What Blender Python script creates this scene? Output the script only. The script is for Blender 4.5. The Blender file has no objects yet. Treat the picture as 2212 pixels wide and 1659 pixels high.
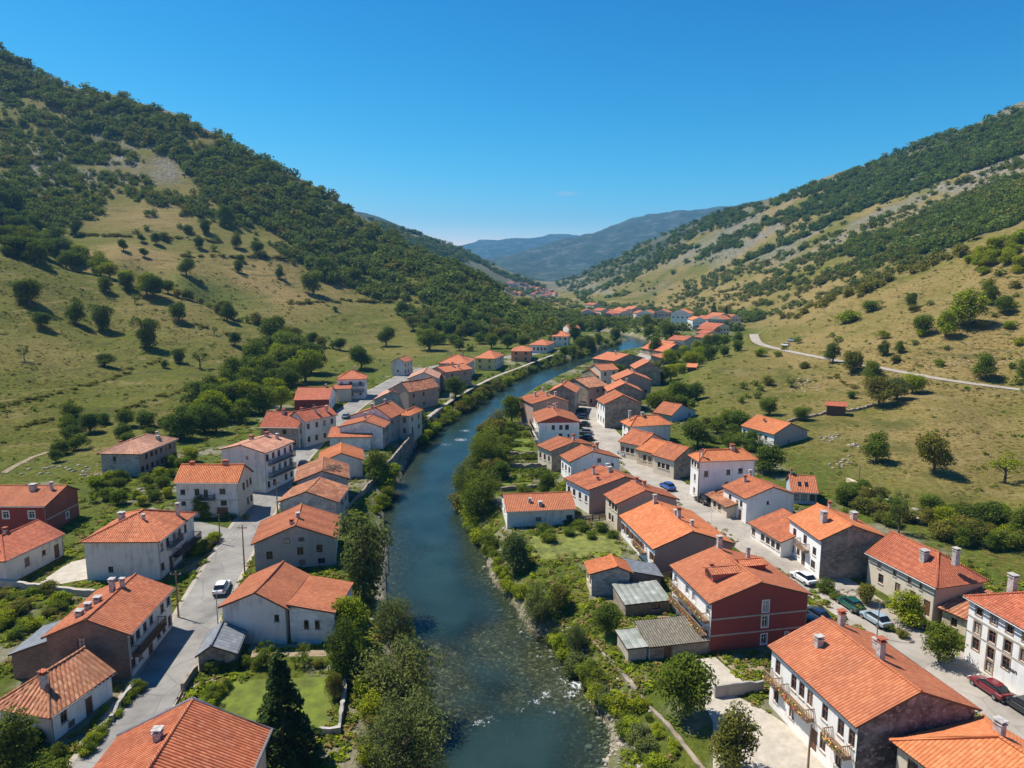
import bpy, math, random
import numpy as np
from mathutils import Vector, Matrix
from mathutils.bvhtree import BVHTree
random.seed(7); rng = np.random.default_rng(7)
sc = bpy.context.scene; COL = sc.collection
R = math.radians
# ------------------------------------------------------------------ camera, sky, sun, exposure
CAMZ, PITCH, FPX, CU, CV = 45.0, R(8.54), 1495.0, 1106.0, 829.5
cam = bpy.data.cameras.new('camera'); cam.sensor_width = 36; cam.lens = 36*FPX/2212
cam.clip_start = 0.5; cam.clip_end = 60000
camo = bpy.data.objects.new('camera', cam); COL.objects.link(camo)
camo.location = (0, 0, CAMZ); camo.rotation_euler = (R(90)-PITCH, 0, 0); sc.camera = camo
SUN_EL, SUN_AZ = R(59), math.atan2(-0.90, 0.42)          # azimuth from +Y towards +X
world = bpy.data.worlds.new('World'); sc.world = world; world.use_nodes = True
wn = world.node_tree; wbg = wn.nodes['Background']
sky = wn.nodes.new('ShaderNodeTexSky'); sky.sky_type = 'NISHITA'; sky.sun_disc = False
sky.sun_elevation = SUN_EL; sky.sun_rotation = SUN_AZ; sky.altitude = 900
sky.air_density = 1.0; sky.dust_density = 0.25; sky.ozone_density = 2.2
sx_ = wn.nodes.new('ShaderNodeSeparateColor'); cx_ = wn.nodes.new('ShaderNodeCombineColor'); wn.links.new(sky.outputs[0], sx_.inputs[0])
for i_, (ex, gain) in enumerate(((3.9, 36.0), (1.68, 11.0), (1.2, 9.0))):       # clear mountain air: deeper blue towards the zenith
    a_ = wn.nodes.new('ShaderNodeMath'); a_.operation = 'MULTIPLY'; a_.inputs[1].default_value = 0.13; wn.links.new(sx_.outputs[i_], a_.inputs[0])
    b_ = wn.nodes.new('ShaderNodeMath'); b_.operation = 'POWER'; b_.inputs[1].default_value = ex; wn.links.new(a_.outputs[0], b_.inputs[0])
    c_ = wn.nodes.new('ShaderNodeMath'); c_.operation = 'MULTIPLY'; c_.inputs[1].default_value = gain; wn.links.new(b_.outputs[0], c_.inputs[0]); wn.links.new(c_.outputs[0], cx_.inputs[i_])
_u, _v = (1225-1106)/1495.0, -(418-829.5)/1495.0; _d = Vector((_u, math.cos(R(8.54))+_v*math.sin(R(8.54)), -math.sin(R(8.54))+_v*math.cos(R(8.54)))).normalized()
tcw = wn.nodes.new('ShaderNodeTexCoord'); mpw = wn.nodes.new('ShaderNodeMapping'); mpw.vector_type = 'TEXTURE'; mpw.inputs['Location'].default_value = _d; mpw.inputs['Scale'].default_value = (0.020, 0.03, 0.0042); wn.links.new(tcw.outputs['Generated'], mpw.inputs[0])
lnw = wn.nodes.new('ShaderNodeVectorMath'); lnw.operation = 'LENGTH'; wn.links.new(mpw.outputs[0], lnw.inputs[0]); nzw = wn.nodes.new('ShaderNodeTexNoise'); nzw.inputs['Scale'].default_value = 60; nzw.inputs['Detail'].default_value = 6; wn.links.new(tcw.outputs['Generated'], nzw.inputs['Vector'])
s1 = wn.nodes.new('ShaderNodeMath'); s1.operation = 'SUBTRACT'; s1.use_clamp = True; s1.inputs[0].default_value = 1.0; wn.links.new(lnw.outputs['Value'], s1.inputs[1]); s2_ = wn.nodes.new('ShaderNodeMath'); s2_.operation = 'MULTIPLY'; wn.links.new(s1.outputs[0], s2_.inputs[0]); wn.links.new(nzw.outputs[0], s2_.inputs[1])
cmx = wn.nodes.new('ShaderNodeMix'); cmx.data_type = 'RGBA'; wn.links.new(s2_.outputs[0], cmx.inputs[0]); wn.links.new(cx_.outputs[0], cmx.inputs[6]); cmx.inputs[7].default_value = (5.2, 5.4, 5.8, 1)   # one faint wisp of cloud
wn.links.new(cmx.outputs[2], wbg.inputs[0]); wbg.inputs[1].default_value = 0.088
sunl = bpy.data.lights.new('sun', 'SUN'); sunl.energy = 5.0; sunl.angle = R(0.5); sunl.color = (1, 0.93, 0.82)
suno = bpy.data.objects.new('sun', sunl); COL.objects.link(suno)
sdir = Vector((math.sin(SUN_AZ)*math.cos(SUN_EL), math.cos(SUN_AZ)*math.cos(SUN_EL), math.sin(SUN_EL)))
suno.rotation_euler = sdir.to_track_quat('Z', 'Y').to_euler(); suno.location = sdir*200
sc.view_settings.view_transform = 'Standard'; sc.view_settings.look = 'None'
sc.view_settings.exposure = 0.6; sc.view_settings.gamma = 1
sc.cycles.max_bounces = 6; sc.cycles.diffuse_bounces = 3; sc.cycles.glossy_bounces = 2
sc.cycles.transmission_bounces = 3; sc.cycles.transparent_max_bounces = 8; sc.cycles.volume_bounces = 0
# ------------------------------------------------------------------ measuring: photo point -> ray
cp, sp = math.cos(PITCH), math.sin(PITCH)
def ray(u, v):
    x = (u-CU)/FPX; k = -(v-CV)/FPX
    return Vector((x, cp+k*sp, -sp+k*cp)).normalized()
def at_y(u, v, y):
    d = ray(u, v); return Vector((0, 0, CAMZ)) + d*(y/d.y)
def at_z(u, v, z):
    d = ray(u, v); return Vector((0, 0, CAMZ)) + d*((z-CAMZ)/d.z)
def P(y):                                                  # level of the streets: rises up the valley, then flattens
    y = np.asarray(y, float); t = np.clip((y-340)/240, 0, 1)
    return 0.03*np.minimum(y, 340) + 0.03*240*(t-t*t/2) + 0.0006*np.maximum(y-580, 0)*(y < 2200) + 0.97*(y >= 2200)
def Pf(y): return float(P(y))
def at_floor(u, v, off=0.0):
    d = ray(u, v); lo, hi = 20.0, 4000.0
    for _ in range(50):
        m = (lo+hi)/2; z = CAMZ+d.z*m/d.y
        if z > Pf(m)+off: lo = m
        else: hi = m
    return at_y(u, v, lo)
def depth_scale(p): return (p.y*cp+(CAMZ-p.z)*sp)/FPX       # metres per photo pixel at a point
# ------------------------------------------------------------------ object helpers
def link(name, me, parent=None, mat=None):
    o = bpy.data.objects.new(name, me); COL.objects.link(o)
    if parent is not None: o.parent = parent
    if mat is not None and me is not None:
        for m in (mat if isinstance(mat, (list, tuple)) else [mat]): me.materials.append(m)
    return o
def empty(name, loc, rz=0.0):
    o = bpy.data.objects.new(name, None); COL.objects.link(o); o.location = loc; o.rotation_euler = (0, 0, rz)
    o.empty_display_size = 0.5; return o
def tag(o, label=None, cat=None, group=None, kind=None):
    if label: o['label'] = label
    if cat: o['category'] = cat
    if group: o['group'] = group
    if kind: o['kind'] = kind
    return o
class MB:                                                   # collects polygons of one mesh
    def __init__(s): s.v = []; s.f = []; s.m = []; s.uv = []
    def poly(s, pts, mi=0, uv=None):
        n = len(s.v); s.v += [tuple(p) for p in pts]; s.f.append(tuple(range(n, n+len(pts)))); s.m.append(mi)
        s.uv.append(uv if uv else [(p[0]+p[1], p[2]) for p in pts])
    def box(s, x0, x1, y0, y1, z0, z1, mi=0):
        a = [(x0,y0,z0),(x1,y0,z0),(x1,y1,z0),(x0,y1,z0),(x0,y0,z1),(x1,y0,z1),(x1,y1,z1),(x0,y1,z1)]
        for q in ((3,2,1,0),(4,5,6,7),(0,1,5,4),(1,2,6,5),(2,3,7,6),(3,0,4,7)): s.poly([a[i] for i in q], mi)
    def tube(s, pts, rad, n=6, mi=0):
        rings = []
        for i, p in enumerate(pts):
            p = Vector(p); q = Vector(pts[min(i+1, len(pts)-1)]); o = Vector(pts[max(i-1, 0)])
            t = (q-o).normalized(); a = t.orthogonal().normalized(); b = t.cross(a)
            r = rad[i] if isinstance(rad, (list, tuple)) else rad
            rings.append([p+(a*math.cos(2*math.pi*k/n)+b*math.sin(2*math.pi*k/n))*r for k in range(n)])
        for i in range(len(rings)-1):
            for k in range(n): s.poly([rings[i][k], rings[i][(k+1) % n], rings[i+1][(k+1) % n], rings[i+1][k]], mi)
        s.poly(rings[-1], mi); s.poly(rings[0][::-1], mi)
    def mesh(s, name, smooth=False):
        me = bpy.data.meshes.new(name); me.from_pydata(s.v, [], s.f)
        me.polygons.foreach_set('material_index', s.m)
        ul = me.uv_layers.new(name='UVMap'); flat = [c for uv in s.uv for t in uv for c in t]; ul.data.foreach_set('uv', flat)
        if smooth: me.polygons.foreach_set('use_smooth', [True]*len(s.f))
        me.update(); return me
def np_mesh(name, V, F, smooth=False, attrs=None):          # fast mesh from numpy quads
    me = bpy.data.meshes.new(name); n = F.shape[1]
    me.vertices.add(len(V)); me.vertices.foreach_set('co', np.ascontiguousarray(V, np.float32).ravel())
    me.loops.add(F.size); me.loops.foreach_set('vertex_index', np.ascontiguousarray(F, np.int32).ravel())
    me.polygons.add(len(F)); me.polygons.foreach_set('loop_start', np.arange(0, F.size, n, dtype=np.int32))
    try: me.polygons.foreach_set('loop_total', np.full(len(F), n, np.int32))
    except Exception: pass
    if smooth: me.polygons.foreach_set('use_smooth', np.ones(len(F), bool))
    for k, (dom, arr) in (attrs or {}).items():
        a = me.attributes.new(k, 'FLOAT', dom); a.data.foreach_set('value', np.ascontiguousarray(arr, np.float32))
    me.update(calc_edges=True); me.validate(); return me
# ------------------------------------------------------------------ numpy value noise
def _h(ix, iy, s):
    n = (ix.astype(np.int64)*374761393 + iy.astype(np.int64)*668265263 + s*1274126177) & 0x7fffffff
    n = ((n ^ (n >> 13))*1274126177) & 0x7fffffff
    return ((n ^ (n >> 16)) & 0xffff)/65535.0
def vnoise(x, y, s=0):
    ix, iy = np.floor(x), np.floor(y); fx, fy = x-ix, y-iy
    fx, fy = fx*fx*(3-2*fx), fy*fy*(3-2*fy)
    a, b, c, d = _h(ix,iy,s), _h(ix+1,iy,s), _h(ix,iy+1,s), _h(ix+1,iy+1,s)
    return (a*(1-fx)+b*fx)*(1-fy)+(c*(1-fx)+d*fx)*fy-0.5
def fbm(x, y, s=0, o=4):
    r = 0; a = 1.0
    for i in range(o): r = r+a*vnoise(x*2**i, y*2**i, s+i*17); a *= 0.5
    return r
def sstep(a, b, x):
    t = np.clip((x-a)/(b-a), 0, 1); return t*t*(3-2*t)
def seg_dist(X, Y, pl):                                     # distance to polyline, and nearest parameter
    best = np.full(X.shape, 1e9); par = np.zeros(X.shape)
    for i in range(len(pl)-1):
        ax, ay = pl[i][0], pl[i][1]; bx, by = pl[i+1][0], pl[i+1][1]; dx, dy = bx-ax, by-ay
        t = np.clip(((X-ax)*dx+(Y-ay)*dy)/(dx*dx+dy*dy+1e-9), 0, 1)
        d = np.hypot(X-ax-t*dx, Y-ay-t*dy); m = d < best; best = np.where(m, d, best); par = np.where(m, i+t, par)
    return best, par
def inside(X, Y, pg):
    r = np.zeros(X.shape, bool); n = len(pg)
    for i in range(n):
        x0, y0 = pg[i][0], pg[i][1]; x1, y1 = pg[(i+1) % n][0], pg[(i+1) % n][1]
        if y0 == y1: continue
        c = ((y0 > Y) != (y1 > Y)) & (X < (x1-x0)*(Y-y0)/(y1-y0)+x0); r ^= c
    return r
def smooth_line(pts, n=6):                                  # Catmull-Rom
    pts = [Vector(p) for p in pts]; out = []
    for i in range(len(pts)-1):
        p0, p1, p2, p3 = pts[max(i-1,0)], pts[i], pts[i+1], pts[min(i+2,len(pts)-1)]
        for k in range(n):
            t = k/n; out.append(0.5*((2*p1)+(p2-p0)*t+(2*p0-5*p1+4*p2-p3)*t*t+(3*p1-p0-3*p2+p3)*t**3))
    out.append(pts[-1]); return out
# ------------------------------------------------------------------ materials
def newmat(name):
    m = bpy.data.materials.new(name); m.use_nodes = True; nt = m.node_tree
    return m, nt, nt.nodes['Principled BSDF']
def N(nt, t, **kw):
    n = nt.nodes.new(t)
    for k, v in kw.items():
        if k.startswith('i_'): n.inputs[k[2:].replace('_', ' ')].default_value = v
        else: setattr(n, k, v)
    return n
def L(nt, a, b): nt.links.new(a, b)
def ramp(nt, fac, stops):
    r = N(nt, 'ShaderNodeValToRGB'); el = r.color_ramp.elements
    while len(el) < len(stops): el.new(0.5)
    for e, (p, c) in zip(el, stops): e.position = p; e.color = (c[0], c[1], c[2], 1) if not isinstance(c, (int, float)) else (c, c, c, 1)
    L(nt, fac, r.inputs[0]); return r.outputs[0]
def mixc(nt, fac, a, b, mode='MIX'):
    m = N(nt, 'ShaderNodeMix', data_type='RGBA', blend_type=mode)
    for s, x in ((m.inputs[0], fac), (m.inputs[6], a), (m.inputs[7], b)):
        if isinstance(x, (int, float)): s.default_value = x
        elif isinstance(x, tuple): s.default_value = (*x, 1)
        else: L(nt, x, s)
    return m.outputs[2]
def mth(nt, op, a, b=None, c=None):
    m = N(nt, 'ShaderNodeMath', operation=op)
    for i, x in enumerate((a, b, c)):
        if x is None: continue
        if isinstance(x, (int, float)): m.inputs[i].default_value = x
        else: L(nt, x, m.inputs[i])
    return m.outputs[0]
def noise(nt, vec, scale, det=4, rough=0.55):
    n = N(nt, 'ShaderNodeTexNoise', i_Scale=scale, i_Detail=det, i_Roughness=rough)
    if vec is not None: L(nt, vec, n.inputs['Vector'])
    return n.outputs[0]
def bump(nt, bs, h, strength=0.5, dist=0.1):
    b = N(nt, 'ShaderNodeBump', i_Strength=strength, i_Distance=dist); L(nt, h, b.inputs['Height']); L(nt, b.outputs[0], bs.inputs['Normal'])
def attr(nt, name): return N(nt, 'ShaderNodeAttribute', attribute_name=name)
def mapv(nt, vec, sx, sy, sz):
    m = N(nt, 'ShaderNodeMapping'); m.inputs['Scale'].default_value = (sx, sy, sz); L(nt, vec, m.inputs[0]); return m.outputs[0]
def simple(name, col, rough=0.7, var=0.15, scale=1.5, metal=0.0, bmp=0.0):
    m, nt, bs = newmat(name); tc = N(nt, 'ShaderNodeTexCoord')
    n = noise(nt, tc.outputs['Object'], scale, 5)
    lo = tuple(c*(1-var) for c in col); hi = tuple(min(1, c*(1+var)) for c in col)
    L(nt, ramp(nt, n, [(0.3, lo), (0.7, hi)]), bs.inputs['Base Color'])
    bs.inputs['Roughness'].default_value = rough; bs.inputs['Metallic'].default_value = metal
    if bmp: bump(nt, bs, n, bmp, 0.05)
    return m
def plaster(name, col, stain=(0.25, 0.24, 0.22), amt=0.35):
    m, nt, bs = newmat(name); tc = N(nt, 'ShaderNodeTexCoord'); ob = tc.outputs['Object']
    oi = N(nt, 'ShaderNodeObjectInfo')
    big = noise(nt, ob, 0.5, 6, 0.65); streak = noise(nt, mapv(nt, ob, 2.2, 2.2, 0.25), 1.0, 4); fine = noise(nt, ob, 9, 4)
    f = mth(nt, 'MULTIPLY', ramp(nt, mth(nt, 'MULTIPLY', big, streak), [(0.24, 0.0), (0.42, 1.0)]), amt)
    c = mixc(nt, f, col, stain)
    c = mixc(nt, mth(nt, 'MULTIPLY', ramp(nt, fine, [(0.35, 1.0), (0.5, 0.0)]), 0.12), c, tuple(x*0.5 for x in col))
    c = mixc(nt, mth(nt, 'MULTIPLY', oi.outputs['Random'], 0.18), c, (0.42, 0.36, 0.28))
    L(nt, c, bs.inputs['Base Color']); bs.inputs['Roughness'].default_value = 0.9; bump(nt, bs, fine, 0.25, 0.03)
    return m
def masonry(name, cols, mortar, w=0.6, h=0.3, mode='stone', bs_=0.6):
    m, nt, bs = newmat(name); tc = N(nt, 'ShaderNodeTexCoord'); uv = tc.outputs['UV']; ob = tc.outputs['Object']
    big = noise(nt, ob, 0.45, 5, 0.6)
    if mode == 'brick':
        b = N(nt, 'ShaderNodeTexBrick'); b.inputs['Scale'].default_value = 1.0; b.inputs['Brick Width'].default_value = w
        b.inputs['Row Height'].default_value = h; b.inputs['Mortar Size'].default_value = h*0.09
        b.inputs['Color1'].default_value = (*cols[0], 1); b.inputs['Color2'].default_value = (*cols[1], 1); b.inputs['Mortar'].default_value = (*mortar, 1)
        L(nt, uv, b.inputs['Vector']); c = b.outputs[0]; hgt = mth(nt, 'SUBTRACT', 1.0, b.outputs['Fac'])
    else:
        vo = N(nt, 'ShaderNodeTexVoronoi', feature='F1'); vo.inputs['Scale'].default_value = 1.0
        ve = N(nt, 'ShaderNodeTexVoronoi', feature='DISTANCE_TO_EDGE'); ve.inputs['Scale'].default_value = 1.0
        mp = mapv(nt, uv, 1/w, 1/h, 1); L(nt, mp, vo.inputs['Vector']); L(nt, mp, ve.inputs['Vector'])
        sep = N(nt, 'ShaderNodeSeparateColor'); L(nt, vo.outputs['Color'], sep.inputs[0])
        c = ramp(nt, sep.outputs[0], [(0.0, cols[0]), (0.55, cols[1]), (1.0, cols[2])])
        e = ramp(nt, ve.outputs['Distance'], [(0.02, 1.0), (0.09, 0.0)]); c = mixc(nt, e, c, mortar); hgt = ve.outputs['Distance']
    c = mixc(nt, mth(nt, 'MULTIPLY', ramp(nt, big, [(0.42, 0.0), (0.66, 1.0)]), 0.45), c, tuple(x*1.5 for x in cols[-1]))
    L(nt, c, bs.inputs['Base Color']); bs.inputs['Roughness'].default_value = 0.95; bump(nt, bs, hgt, bs_, 0.06)
    return m
def tiles(name, c1, c2, c3, old=0.2, pitch=0.30, course=0.42, patch=(0.16, 0.07, 0.045)):
    m, nt, bs = newmat(name); tc = N(nt, 'ShaderNodeTexCoord'); uv = tc.outputs['UV']; ob = tc.outputs['Object']
    oi = N(nt, 'ShaderNodeObjectInfo')
    sep = N(nt, 'ShaderNodeSeparateXYZ'); L(nt, uv, sep.inputs[0])
    fu = mth(nt, 'FLOOR', mth(nt, 'DIVIDE', sep.outputs[0], pitch)); fv = mth(nt, 'FLOOR', mth(nt, 'DIVIDE', sep.outputs[1], course))
    cb = N(nt, 'ShaderNodeCombineXYZ'); L(nt, fu, cb.inputs[0]); L(nt, fv, cb.inputs[1]); L(nt, oi.outputs['Random'], cb.inputs[2])
    wh = N(nt, 'ShaderNodeTexWhiteNoise', noise_dimensions='3D'); L(nt, cb.outputs[0], wh.inputs['Vector'])
    c = ramp(nt, wh.outputs['Value'], [(0.0, c1), (0.55, c2), (1.0, c3)])
    big = noise(nt, ob, 0.35, 6, 0.7); mid = noise(nt, ob, 2.6, 4, 0.7)
    c = mixc(nt, mth(nt, 'MULTIPLY', ramp(nt, big, [(0.42, 0.0), (0.62, 1.0)]), old), c, patch)
    c = mixc(nt, mth(nt, 'MULTIPLY', ramp(nt, mid, [(0.52, 0.0), (0.68, 1.0)]), old*0.7), c, tuple(x*0.55 for x in c1))
    c = mixc(nt, mth(nt, 'MULTIPLY', oi.outputs['Random'], 0.5 if old > 0.2 else 0.25), c, (c2[0]*0.62, c2[1]*0.8, c2[2]*0.85))
    L(nt, c, bs.inputs['Base Color']); bs.inputs['Roughness'].default_value = 0.85
    saw = mth(nt, 'FRACT', mth(nt, 'DIVIDE', sep.outputs[1], course))
    wav = mth(nt, 'ABSOLUTE', mth(nt, 'SINE', mth(nt, 'MULTIPLY', sep.outputs[0], math.pi/pitch)))
    hgt = mth(nt, 'ADD', mth(nt, 'MULTIPLY', saw, -0.5), mth(nt, 'ADD', wav, mth(nt, 'MULTIPLY', wh.outputs['Value'], 0.35)))
    bump(nt, bs, hgt, 0.8, 0.1); return m
M = {}
M['white'] = plaster('white_plaster', (0.86, 0.85, 0.82), amt=0.34)
M['dirty'] = plaster('weathered_white_plaster', (0.68, 0.64, 0.58), amt=0.6)
M['grey'] = plaster('grey_render', (0.33, 0.31, 0.29), (0.17, 0.155, 0.14), amt=0.6)
M['cream'] = plaster('cream_plaster', (0.62, 0.54, 0.42), (0.35, 0.28, 0.2), amt=0.4)
M['yellow'] = plaster('yellow_plaster', (0.74, 0.55, 0.2), amt=0.3)
M['pink'] = plaster('pinkish_brown_plaster', (0.42, 0.27, 0.21), (0.25, 0.17, 0.14), amt=0.5)
M['orange'] = plaster('orange_plaster', (0.62, 0.26, 0.12), amt=0.4)
M['red'] = plaster('dark_red_paint', (0.27, 0.035, 0.025), (0.2, 0.03, 0.022), amt=0.3)
M['blue'] = plaster('pale_blue_plaster', (0.42, 0.48, 0.55), amt=0.3)
M['stone'] = masonry('brown_rubble_stone', [(0.14,0.105,0.08),(0.24,0.19,0.145),(0.33,0.27,0.21)], (0.2,0.165,0.13), 0.5, 0.28)
M['gstone'] = masonry('grey_rubble_stone', [(0.20,0.185,0.17),(0.31,0.29,0.26),(0.42,0.39,0.35)], (0.33,0.31,0.28), 0.55, 0.3)
M['wstone'] = masonry('pale_whitewashed_stone', [(0.45,0.43,0.40),(0.58,0.56,0.52),(0.70,0.67,0.62)], (0.6,0.57,0.53), 0.6, 0.34)
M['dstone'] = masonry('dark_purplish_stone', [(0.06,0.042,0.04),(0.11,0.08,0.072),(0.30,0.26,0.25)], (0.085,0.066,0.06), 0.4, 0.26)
M['brick'] = masonry('brown_brick', [(0.12,0.075,0.055),(0.20,0.13,0.095)], (0.19,0.15,0.12), 0.42, 0.16, 'brick')
M['redbrick'] = masonry('red_brick', [(0.24,0.055,0.032),(0.31,0.08,0.045)], (0.24,0.11,0.08), 0.34, 0.14, 'brick')
M['tan'] = masonry('tan_stone', [(0.36,0.28,0.18),(0.48,0.39,0.27),(0.58,0.49,0.36)], (0.5,0.42,0.3), 0.5, 0.28)
M['t_orange'] = tiles('orange_roof_tiles', (0.46,0.125,0.048), (0.57,0.165,0.066), (0.66,0.23,0.10), 0.22)
M['t_bright'] = tiles('bright_orange_roof_tiles', (0.56,0.16,0.052), (0.65,0.20,0.066), (0.72,0.25,0.095), 0.12)
M['t_red'] = tiles('red_roof_tiles', (0.38,0.088,0.038), (0.47,0.118,0.05), (0.56,0.17,0.078), 0.25)
M['t_old'] = tiles('weathered_roof_tiles', (0.33,0.10,0.045), (0.52,0.19,0.085), (0.66,0.32,0.17), 0.55, 0.5, 0.55)
M['t_pink'] = tiles('faded_pink_roof_tiles', (0.46,0.20,0.12), (0.56,0.26,0.16), (0.64,0.34,0.23), 0.35, 0.48, 0.5)
M['t_brown'] = tiles('brown_lichen_roof_tiles', (0.15,0.11,0.075), (0.24,0.19,0.135), (0.33,0.27,0.20), 0.35, 0.3, 0.4, (0.12,0.1,0.07))
M['slate'] = tiles('grey_slate', (0.15,0.165,0.185), (0.19,0.205,0.225), (0.24,0.25,0.27), 0.15, 0.6, 0.5, (0.13,0.14,0.14))
M['mossy'] = tiles('mossy_grey_sheet', (0.22,0.21,0.18), (0.34,0.33,0.29), (0.46,0.45,0.41), 0.5, 0.9, 0.9, (0.13,0.14,0.08))
M['wood'] = simple('dark_timber', (0.10,0.055,0.03), 0.8, 0.3, 3)
M['woodl'] = simple('weathered_timber', (0.30,0.2,0.12), 0.85, 0.3, 3)
M['frame'] = simple('white_window_frame', (0.75,0.74,0.71), 0.5, 0.06)
M['bframe'] = simple('brown_window_frame', (0.16,0.07,0.04), 0.6, 0.2)
M['metal'] = simple('grey_metal', (0.3,0.3,0.31), 0.45, 0.15, 2, 0.6)
M['dmetal'] = simple('dark_iron', (0.05,0.05,0.055), 0.5, 0.2, 2, 0.4)
M['conc'] = simple('pale_concrete', (0.42,0.375,0.305), 0.9, 0.18, 1.2, 0, 0.2)
M['chim'] = simple('chimney_render', (0.40,0.37,0.34), 0.9, 0.4, 3, 0, 0.3)
M['flower'] = None
m, nt, bs = newmat('window_glass'); bs.inputs['Base Color'].default_value = (0.012,0.015,0.02,1); bs.inputs['Roughness'].default_value = 0.08; bs.inputs['Specular IOR Level'].default_value = 0.7; M['glass'] = m; M['curtain'] = simple('window_curtain', (0.42,0.38,0.31), 0.4, 0.3, 6); M['closed'] = simple('closed_roller_blind', (0.24,0.17,0.12), 0.7, 0.25, 6)
# ------------------------------------------------------------------ the valley: river, streets, hill control points
RIV = 3.5
rivL = [(885,1900),(885,1760),(880,1659),(868,1560),(850,1450),(835,1350),(830,1280),(835,1220),(830,1150),(822,1100),(850,1060),(872,1010),(895,965),(945,920),(1005,885),(1060,845),(1130,808),(1200,787),(1270,762),(1330,743),(1352,736),(1330,731),(1290,727),(1250,722),(1215,716)]
rivR = [(1330,1900),(1320,1760),(1315,1659),(1318,1620),(1323,1582),(1305,1557),(1280,1519),(1268,1482),(1255,1457),(1218,1419),(1193,1384),(1143,1362),(1102,1290),(1058,1244),(1055,1213),(1030,1151),(1010,1105),(1003,1070),(1010,1030),(1040,970),(1080,915),(1110,875),(1153,845),(1216,813),(1286,780),(1323,770),(1396,757),(1407,746),(1402,738),(1385,731),(1350,723),(1310,717),(1260,711),(1220,707)]
RL = [at_floor(u, v, -RIV) for u, v in rivL]; RR = [at_floor(u, v, -RIV) for u, v in rivR]
RIVPOLY = RL + RR[::-1]
streetL = [(90,1760),(215,1659),(308,1530),(362,1450),(408,1370),(452,1285),(497,1205),(552,1115),(600,1042),(645,985),(692,938),(733,902),(778,868),(830,836),(890,806),(960,790),(1040,778),(1110,770),(1160,762)]
streetR = [(2420,1690),(2212,1560),(2105,1485),(1990,1405),(1885,1333),(1792,1268),(1700,1205),(1600,1140),(1500,1082),(1440,1048),(1385,1005),(1330,965),(1295,930),(1279,900),(1285,872),(1300,850),(1318,830),(1345,806),(1375,782),(1400,765),(1430,752)]
SL = smooth_line([at_floor(*p) for p in streetL]); SR = smooth_line([at_floor(*p) for p in streetR])
cor = [(-500,1700),(-400,1250),(-150,1130),(0,1060),(200,1028),(390,985),(470,930),(560,895),(640,855),(720,838),(840,808),(950,780),(1050,763),(1140,743),(1215,715),(1400,708),(1590,712),(1545,740),(1480,770),(1420,800),(1405,850),(1440,900),(1520,930),(1640,990),(1740,1045),(1800,1075),(1930,1150),(2141,1240),(2212,1260),(2400,1330),(2700,1500),(2750,1800)]
CORPOLY = [at_floor(u, v) for u, v in cor]
road_px = [(1628,722,338),(1640,742,312),(1700,758,285),(1790,776,255),(1900,795,228),(2050,822,205),(2212,843,190),(2400,868,178)]
UPROAD = smooth_line([at_y(*p) for p in road_px] , 8)
CP = []                                                    # (tan azimuth, depth, height)
def cpx(u, v, y, z=None):
    p = at_y(u, v, y); CP.append((p.x/p.y, y, p.z if z is None else z)); return p
for u, v in cor: p = at_floor(u, v); (p.y < 430) and CP.append((p.x/p.y, p.y, Pf(p.y)))
for u, y in ((900,60),(1300,60),(700,110),(1000,120),(1500,110),(900,250),(1200,300),(1350,420),(1100,420),(300,100),(1900,90),(2150,65),(60,70),(-150,60)):
    CP.append(((u-CU)/1495, y, Pf(y)))
for a in (-1.3,-0.6,0,0.6,1.3): CP.append((a, 20, 0.6)); CP.append((a, 35, 1.0))
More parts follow.
